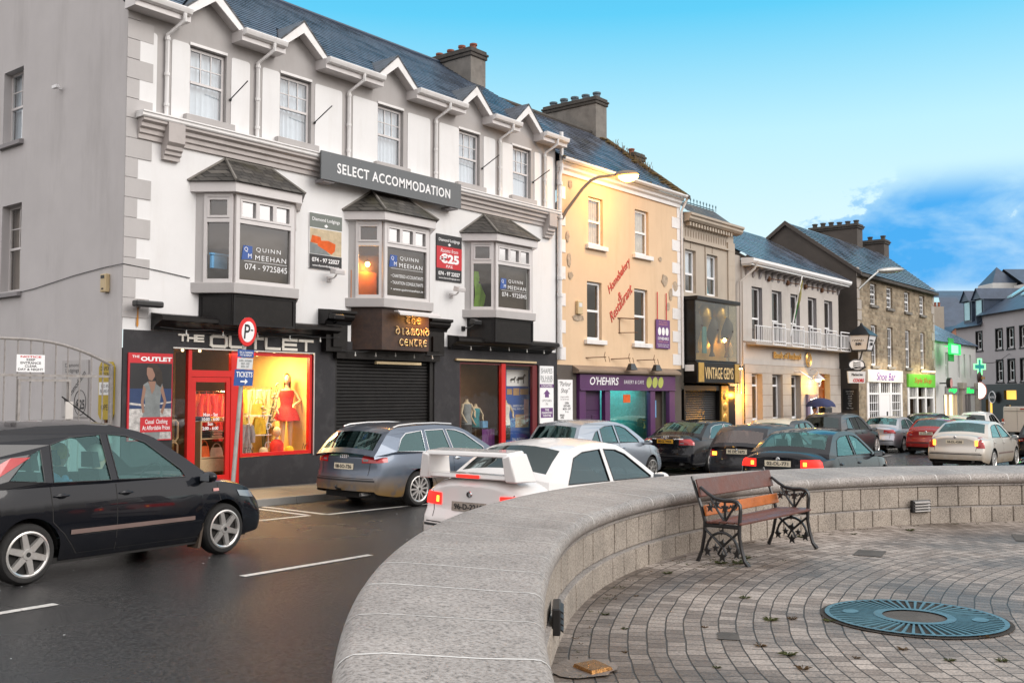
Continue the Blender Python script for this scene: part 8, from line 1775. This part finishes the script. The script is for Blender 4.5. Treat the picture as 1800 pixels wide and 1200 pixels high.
def seated(label,lx,ly,lz,skin,hair,top,root):
 m=root.matrix_basis;t=thing('person',label,'person',tuple(m@Vector((lx,ly,lz))));t.rotation_euler=root.rotation_euler;OFF[t]=Vector((0,0,0))
 mb=MB();rows=[]
 for(hh,rx,ry,sh_) in((0,.12,.19,0),(.15,.125,.18,0),(.30,.13,.20,-.02),(.44,.12,.225,-.03),(.52,.09,.18,-.03),(.565,.06,.075,-.02),(.62,.055,.055,0),(.66,.065,.06,.015),(.71,.088,.072,.02),(.76,.10,.078,.02),(.82,.10,.077,.015),(.87,.08,.062,.01),(.90,.03,.03,0)):rows.append([(sh_+rx*math.cos(q*math.pi/8),ry*math.sin(q*math.pi/8),hh) for q in range(16)])
 mb.grid(rows,None,True);mb.add(rows[-1],[tuple(range(16))]);mb.ell((.125,0,.755),.022,.014,.024,8,5)
 for s in(-1,1):mb.ell((.0,s*.08,.76),.02,.012,.032,8,5);mb.tube([(-.02,s*.20,.46),(.06,s*.25,.24),(.28,s*.20,.26),(.40,s*.14,.34)],[.055,.045,.036,.03],8);[mb.tube([(.40,s*.14+q*.018,.34),(.45,s*.13+q*.018,.345-.006*abs(q)),(.47,s*.125+q*.015,.32)],.009,5) for q in(-1.5,-.5,.5,1.5)];mb.tube([(0,s*.1,.02),(.42,s*.12,.06),(.55,s*.12,-.32)],[.085,.07,.05],8)
 mb.build('body',skin,t,smooth=60)
 mb=MB();rows=[]
 for(hh,rx,ry,sh_) in((-.02,.13,.20,0),(.15,.135,.192,0),(.30,.14,.212,-.02),(.44,.13,.237,-.03),(.53,.10,.19,-.03),(.575,.068,.085,-.02)):rows.append([(sh_+rx*math.cos(q*math.pi/8),ry*math.sin(q*math.pi/8),hh) for q in range(16)])
 mb.grid(rows,None,True)
 for s in(-1,1):mb.tube([(-.02,s*.20,.46),(.06,s*.25,.24),(.26,s*.20,.258)],[.062,.052,.043],8)
 mb.build('jumper',top,t,smooth=60)
 mb=MB();mb.lathe([(.085,.72),(.108,.78),(.106,.84),(.07,.90),(.001,.92)],(-.012,0,0),16,a0=R(50),a1=R(310));mb.build('hair',hair,t,smooth=60)
 for s in(-1,1):mb=MB();mb.ell((.104,s*.032,.775),.008,.012,.007,8,5);mb.build('eye','sign_black',t)
 mb=MB();mb.ell((.108,0,.705),.006,.024,.006,8,4);mb.build('mouth','cloth_pink',t)
seated('person in a light blue jumper in the front passenger seat of the black hatchback',-.20,.36,.50,'skin','hair_blond','cloth_blue',F['root'])
seated('grey haired person in a dark jumper driving the black hatchback',-.18,-.36,.50,'skin','hair_grey','cloth_black',F['root'])
L,W=4.90,1.86;cx_,cy_=place(12.42,13.03,0,L,W)
A_=car('estate_car','slate blue estate car with a muddy brown rear bumper parked before the roller shutter','estate',cx_,cy_,0,'car_audi_blue',L=L,W=W,H=1.50,wb=2.84,fo=.95,Rw=.325,spokes=12,lamps=dict(yi=.46,xo=.34,z0=.545,z1=.655,dz=.015),reg='08-SO-736',platez=.50,chrome=True,roofm=None,glassm='car_glass')  # bumper brown is mud with golden light painted into the same colour
for s in(-1,1):
 mb=MB();mb.tube([(a*L-L/2,s*(A_['yg'](a*L,b*1.5)-.015),b*1.5+.035) for a,b in((.13,.95),(.16,.975),(.25,.995),(.36,1.0),(.46,.985))],.018,6);mb.build('roof_rail','alu',A_['root'],smooth=50)
mb=MB();h0=A_['hit']((-L,0,.93),(1,0,0),.01)
for k in range(4):mb.tube([(h0.x-.004,-.075+.05*k+.033*math.cos(t),h0.z+.033*math.sin(t)) for t in[2*math.pi*q/14 for q in range(14)]],.006,5,closed=True)
mb.build('ring_emblem','chrome',A_['root'])
mb=MB();mb.tube([(-L/2-.12,.02,.36),(-L/2+.1,.02,.30)],.022,6);mb.ell((-L/2-.12,.02,.39),.028,.028,.028,8,6);mb.build('tow_ball','iron_black',A_['root'])
L,W=4.36,1.70;hh=R(1.5);cx_,cy_=place(8.78,6.86,hh,L,W)
I_=car('saloon_car','white saloon with a huge white rear wing braking beside the curved wall','saloon',cx_,cy_,hh,'car_white_amber_glow',L=L,W=W,H=1.43,wb=2.52,fo=.90,Rw=.31,spokes=5,lamps=dict(yi=.44,xo=.34,z0=.50,z1=.60,dz=.005),lit=True,hot=True,platez=.50,plate='plate_dark',glassm='car_glass_dark',reg='96-D-2210')
wg=I_['root'];mb=MB()
xw=-L/2
def wing(mb,pts,y0,y1):mb.prism(pts,'y',y0,y1)
wing(mb,[(xw-.02,1.305),(xw+.30,1.335),(xw+.32,1.36),(xw+.28,1.385),(xw+.0,1.36)],-.62,.62)
wing(mb,[(xw+.04,1.045),(xw+.34,1.045),(xw+.32,1.10),(xw+.06,1.10)],-.60,.60)
for s in(-1,1):mb.hexa([(xw-.0,s*.58,1.03),(xw+.42,s*.58,1.02),(xw+.42,s*.73,1.02),(xw-.0,s*.73,1.03)][::s],[(xw-.03,s*.55,1.31),(xw+.34,s*.55,1.34),(xw+.30,s*.66,1.355),(xw-.03,s*.66,1.34)][::s])
wgm=mb.build('rear_wing','car_white',wg,bevel=.035,recalc=True,smooth=50)
mb=MB();mb.box(xw+.028,xw+.04,-.17,.17,1.055,1.092);mb.build('brake_light','tail_lit',wgm)
for s in(-1,1):pt=wg.matrix_basis@Vector((xw-.25,s*.62,.78));point('brake_glow',tuple(pt),.25,(1,.06,.02),.12)
L,W=4.1,1.72;cx_,cy_=place(18.9,13.15,0,L,W)
car('hatchback_car','silver blue hatchback parked between the estate and the black saloon','hatch',cx_,cy_,0,'car_silver_blue',L=L,W=W,H=1.50,wb=2.54,fo=.80,Rw=.30,spokes=8,lamps=dict(yi=.66,xo=.28,z0=.60,z1=.72),reg='07-DL-2906')
L,W=4.95,1.86;cx_,cy_=place(24.75,13.38,0,L,W)
B_=car('saloon_car','glossy black saloon with yellow number plate parked outside the bakery','saloon',cx_,cy_,0,'car_black',L=L,W=W,H=1.44,wb=2.84,fo=.95,Rw=.33,spokes=5,lamps=dict(yi=.44,xo=.26,z0=.55,z1=.66),plate='plate_yellow',reg='MHZ 9456',platez=.615,chrome=True)
mb=MB()
for k in range(4):h0=B_['hit']((-L,-.075+.05*k,1.0),(1,0,0),.012);mb.tube([(h0.x-.004,h0.y+.033*math.cos(t),h0.z+.033*math.sin(t)) for t in[2*math.pi*q/14 for q in range(14)]],.006,5,closed=True)
mb.build('ring_emblem','chrome',B_['root']);B_['patch']('chrome_strip',[B_['rc'](-.55,.945),B_['rc'](.55,.945),B_['rc'](.55,.965),B_['rc'](-.55,.965)],'chrome',.010,10,1)
L,W=4.35,1.68;hh=R(2);cx_,cy_=place(21.9,9.86,hh,L,W)
car('estate_car','old dark boxy estate car with a misted rear window stopped in the lane','estate',cx_,cy_,hh,'car_dull',L=L,W=W,H=1.42,wb=2.6,fo=.8,Rw=.30,spokes=7,lamps=dict(yi=.60,xo=.20,z0=.48,z1=.60),lit=False,hot=True,reg='95 DL 1672',platez=.575,glassm='car_glass_misted')
L,W=4.5,1.76;hh=R(1);cx_,cy_=place(17.95,7.06,hh,L,W)
car('saloon_car','black saloon with lit brake lights passing behind the bench','saloon',cx_,cy_,hh,'car_black',L=L,W=W,H=1.42,wb=2.72,fo=.80,Rw=.32,spokes=5,lamps=dict(yi=.44,xo=.28,z0=.53,z1=.635),lit=True,hot=True,reg='02-DL-771',platez=.58,glassm='car_glass_clear')
L,W=3.7,1.68;cx_,cy_=place(31.5,13.40,0,L,W)
car('small_car','small dark car with a cream roof parked by the jeweller','suv',cx_,cy_,0,'car_grey',L=L,W=W,H=1.44,wb=2.47,fo=.62,Rw=.30,spokes=6,roofm='car_cream',lamps=dict(yi=.62,xo=.18,z0=.52,z1=.64),tum=.22)
L,W=4.63,1.88;hh=R(1.0);cx_,cy_=place(36.4,13.42,hh,L,W)
car('suv_car','dark grey tall car with high red tail lamps parked before the bank','suv',cx_,cy_,hh,'car_grey',L=L,W=W,H=1.62,wb=2.77,fo=.9,Rw=.36,spokes=5,lamps=dict(yi=.74,xo=.16,z0=.52,z1=.68),glassm='car_glass_dark')
L,W=4.66,1.78;hh=R(1);cx_,cy_=place(42.0,13.35,hh,L,W)
car('saloon_car','silver saloon with dark red tail lamps parked beside the stone house','saloon',cx_,cy_,hh,'car_silver',L=L,W=W,H=1.46,wb=2.65,fo=.88,Rw=.32,spokes=7,lamps=dict(yi=.36,xo=.24,z0=.55,z1=.645),platez=.40)
L,W=4.5,1.74;hh=R(3);cx_,cy_=place(41.3,11.1,hh,L,W)
car('saloon_car','dark red saloon with lit brake lights in the far lane','saloon',cx_,cy_,hh,'car_red',L=L,W=W,H=1.42,wb=2.7,fo=.8,Rw=.31,spokes=5,lamps=dict(yi=.50,xo=.24,z0=.52,z1=.64),hot=False,reg='02-DL-4909',platez=.60)
L,W=4.3,1.78;cx_,cy_=place(48.6,13.5,0,L,W)
car('hatchback_car','dark hatchback half hidden behind the red saloon','hatch',cx_,cy_,0,'car_navy',L=L,W=W,H=1.58,spokes=5)
L,W=3.7,1.68;cx_,cy_=place(53.8,13.5,0,L,W)
car('small_car','small dark car with a cream roof far along the kerb by the white house','suv',cx_,cy_,0,'car_grey',L=L,W=W,H=1.44,wb=2.47,fo=.62,Rw=.30,spokes=6,roofm='car_cream',tum=.22)
L,W=4.15,1.80;hh=R(2);cx_,cy_=place(58.2,13.5,hh,L,W)
car('suv_car','white crossover with dark rear glass far down the street','suv',cx_,cy_,hh,'car_white',L=L,W=W,H=1.62,wb=2.53,Rw=.34,glassm='car_glass_dark',lamps=dict(yi=.60,xo=.20,z0=.55,z1=.66))
L,W=4.48,1.80;hh=R(-1.5);cx_,cy_=place(32.2,7.62,hh,L,W)
V_=car('saloon_car','champagne silver saloon with stepped red tail lamps in the right lane','saloon',cx_,cy_,hh,'car_champagne',L=L,W=W,H=1.46,wb=2.64,fo=.86,Rw=.31,spokes=7,lamps=dict(yi=.60,xo=.22,z0=.46,z1=.68,dy=.10),lit=False,hot=True,reg='04-DL-4288',platez=.585,strip=.50)
v=thing('delivery_van','plain white box van seen from behind at the right end of the street','van',(72,14.6,gz(72)),R(0),local=True);zt=1.98
mb=MB();mb.hexa([(-2.2,-.88,.35),(1.2,-.88,.35),(1.2,.88,.35),(-2.2,.88,.35)],[(-2.15,-.82,zt),(1.0,-.82,zt),(1.0,.82,zt),(-2.15,.82,zt)]);mb.hexa([(1.2,-.88,.35),(2.2,-.84,.35),(2.2,.84,.35),(1.2,.88,.35)],[(1.0,-.82,zt),(1.5,-.76,1.2),(1.5,.76,1.2),(1.0,.82,zt)]);mb.build('body','van_white',v,bevel=.06,recalc=True)
mb=MB();mb.box(-2.205,-2.185,-.003,.003,.5,1.9);mb.box(-2.195,-2.175,-.75,.75,1.70,1.712);mb.build('door_gap','wheel_dark',v);mb=MB();mb.box(-2.20,-2.16,-.42,-.18,1.80,1.87);mb.build('high_brake_light','tail_red',v)
for s in(-1,1):
 mb=MB();mb.box(-2.225,-2.17,s*.86-.08,s*.86+.04,.85,1.2);mb.build('tail_lamp','tail_red',v)
 for xx in(-1.4,1.4):mb=MB();mb.lathe([(.001,-.1),(.32,-.1),(.34,-.06),(.34,.06),(.32,.1),(.001,.1)],(xx,s*.78,.33),18,'y');mb.build('wheel','rubber',v)
L,W=4.2,1.8;cx_,cy_=place(37.4,6.2,R(-4),L,W)
car('hatchback_car','black hatchback with a bright yellow lower panel at the right edge','suv',cx_,cy_,R(-4),'car_black',L=L,W=W,H=1.45,lamps=dict(yi=.60,xo=.2,z0=.53,z1=.62),glassm='car_glass_dark',plate='plate_yellow',reg='')
L,W=4.4,1.76;hh=R(128);nx_,ny_=18.35,4.55
car('saloon_car','glossy black car whose bonnet shows above the wall at the right edge','saloon',nx_-math.cos(hh)*L/2,ny_-math.sin(hh)*L/2,hh,'car_black',L=L,W=W,H=1.42,spokes=5)
t=thing('person','person in a tan coat under a navy umbrella at the cash machine','person',(39.9,15.95,gz(40)+.12));X,Y,Z=39.9,15.95,gz(40)+.12
mb=MB();rows=[]
for(hh,rx,ry) in((.86,.15,.11),(1.0,.15,.12),(1.15,.16,.12),(1.32,.19,.125),(1.42,.17,.11),(1.48,.06,.06),(1.54,.055,.055),(1.58,.07,.08),(1.64,.078,.098),(1.70,.075,.095),(1.75,.05,.06),(1.77,.01,.01)):rows.append([(X+rx*math.cos(q*math.pi/8),Y+ry*math.sin(q*math.pi/8),Z+hh) for q in range(16)])
mb.grid(rows,None,True);mb.ell((X-.02,Y-.10,Z+1.65),.014,.02,.022,8,5)
for s in(-1,1):mb.tube([(X+s*.08,Y,Z+.9),(X+s*.09,Y-.01,Z+.48),(X+s*.10,Y+.01,Z+.07)],[.085,.06,.045],8);mb.ell((X+s*.10,Y-.06,Z+.05),.05,.13,.05,10,6)
mb.tube([(X+.18,Y,Z+1.4),(X+.25,Y-.06,Z+1.14),(X+.12,Y-.22,Z+1.22)],[.055,.045,.033],8);mb.tube([(X-.18,Y,Z+1.4),(X-.25,Y-.02,Z+1.12),(X-.22,Y-.10,Z+.88)],[.055,.045,.033],8)
for k in range(4):mb.tube([(X+.12,Y-.22,Z+1.20+.018*k),(X+.07,Y-.25,Z+1.20+.018*k),(X+.08,Y-.21,Z+1.20+.018*k)],.009,5);mb.tube([(X-.22+.016*(k-1.5),Y-.10,Z+.88),(X-.22+.018*(k-1.5),Y-.11,Z+.80)],.009,5)
mb.build('body','skin',t,smooth=60)
mb=MB();rows=[]
for(hh,rx,ry) in((.62,.24,.18),(.86,.19,.15),(1.0,.18,.145),(1.15,.185,.145),(1.32,.215,.15),(1.43,.19,.13),(1.49,.08,.08)):rows.append([(X+rx*math.cos(q*math.pi/8),Y+ry*math.sin(q*math.pi/8),Z+hh) for q in range(16)])
mb.grid(rows,None,True);mb.tube([(X+.18,Y,Z+1.4),(X+.25,Y-.06,Z+1.14),(X+.14,Y-.20,Z+1.21)],[.07,.06,.05],8);mb.tube([(X-.18,Y,Z+1.4),(X-.25,Y-.02,Z+1.12),(X-.22,Y-.09,Z+.90)],[.07,.06,.05],8);mb.build('coat','cloth_tan',t,smooth=60)
mb=MB();mb.ell((X,Y+.015,Z+1.70),.09,.10,.085,12,8);mb.build('hair','hair_dark',t,smooth=60)
mb=MB()
for s in(-1,1):mb.tube([(X+s*.085,Y,Z+.68),(X+s*.09,Y-.01,Z+.46),(X+s*.10,Y+.01,Z+.08)],[.085,.07,.06],8)
mb.build('trousers','cloth_black',t,smooth=60)
u=thing('umbrella','open navy umbrella held over the person in the tan coat','umbrella',(X+.1,Y-.2,Z+1.2));UX,UY=X+.10,Y-.22
mb=MB();rows=[]
for i in range(7):
 q=i/6;r_=.62*math.sin(q*1.45)/math.sin(1.45);zz=Z+2.12-.34*(1-math.cos(q*1.45))/(1-math.cos(1.45));rows.append([(UX+r_*(1-.05*q*(1-abs(math.cos(4*a))))*math.cos(a),UY+r_*(1-.05*q*(1-abs(math.cos(4*a))))*math.sin(a),zz-.03*q*q*abs(math.cos(4*a))) for a in[2*math.pi*j/32 for j in range(32)]])
mb.grid(rows,None,True);mb.build('canopy','cloth_navy',u,smooth=60);mb=MB();mb.tube([(UX,UY,Z+2.18),(UX,UY,Z+1.25),(UX,UY-.03,Z+1.2),(UX,UY-.07,Z+1.22)],.010,6);mb.build('shaft','iron_black',u)
# -------------- groups of look-alikes
GR=dict(mannequin='shop mannequins',handbag='handbags on display',floodlight='floodlights on the shop building',swan_light='lamps over the bakery fascia',lodging_poster='lodging posters',gilt_stand='stands in the jeweller oriel',ground_cover='covers in the paving',wall_light='lights in the plaza wall',bulb_string='bulb strings over the shops',strip_light='strip lights over the shops',window_lettering='lettering on the oriel panes',far_house='houses beyond the end of the street',clothes_rail='clothes rails',sun_hat='hats in the shop window',green_shop_sign='green signs on the white house',wall_street_lamp='street lamps on house walls',window_notice='notices in the bakery',person='people')
for o in S.objects:
 k=o.name.split('.')[0]
 if o.parent is None and 'label' in o.keys() and k in GR and 'group' not in o.keys():o['group']=GR[k]
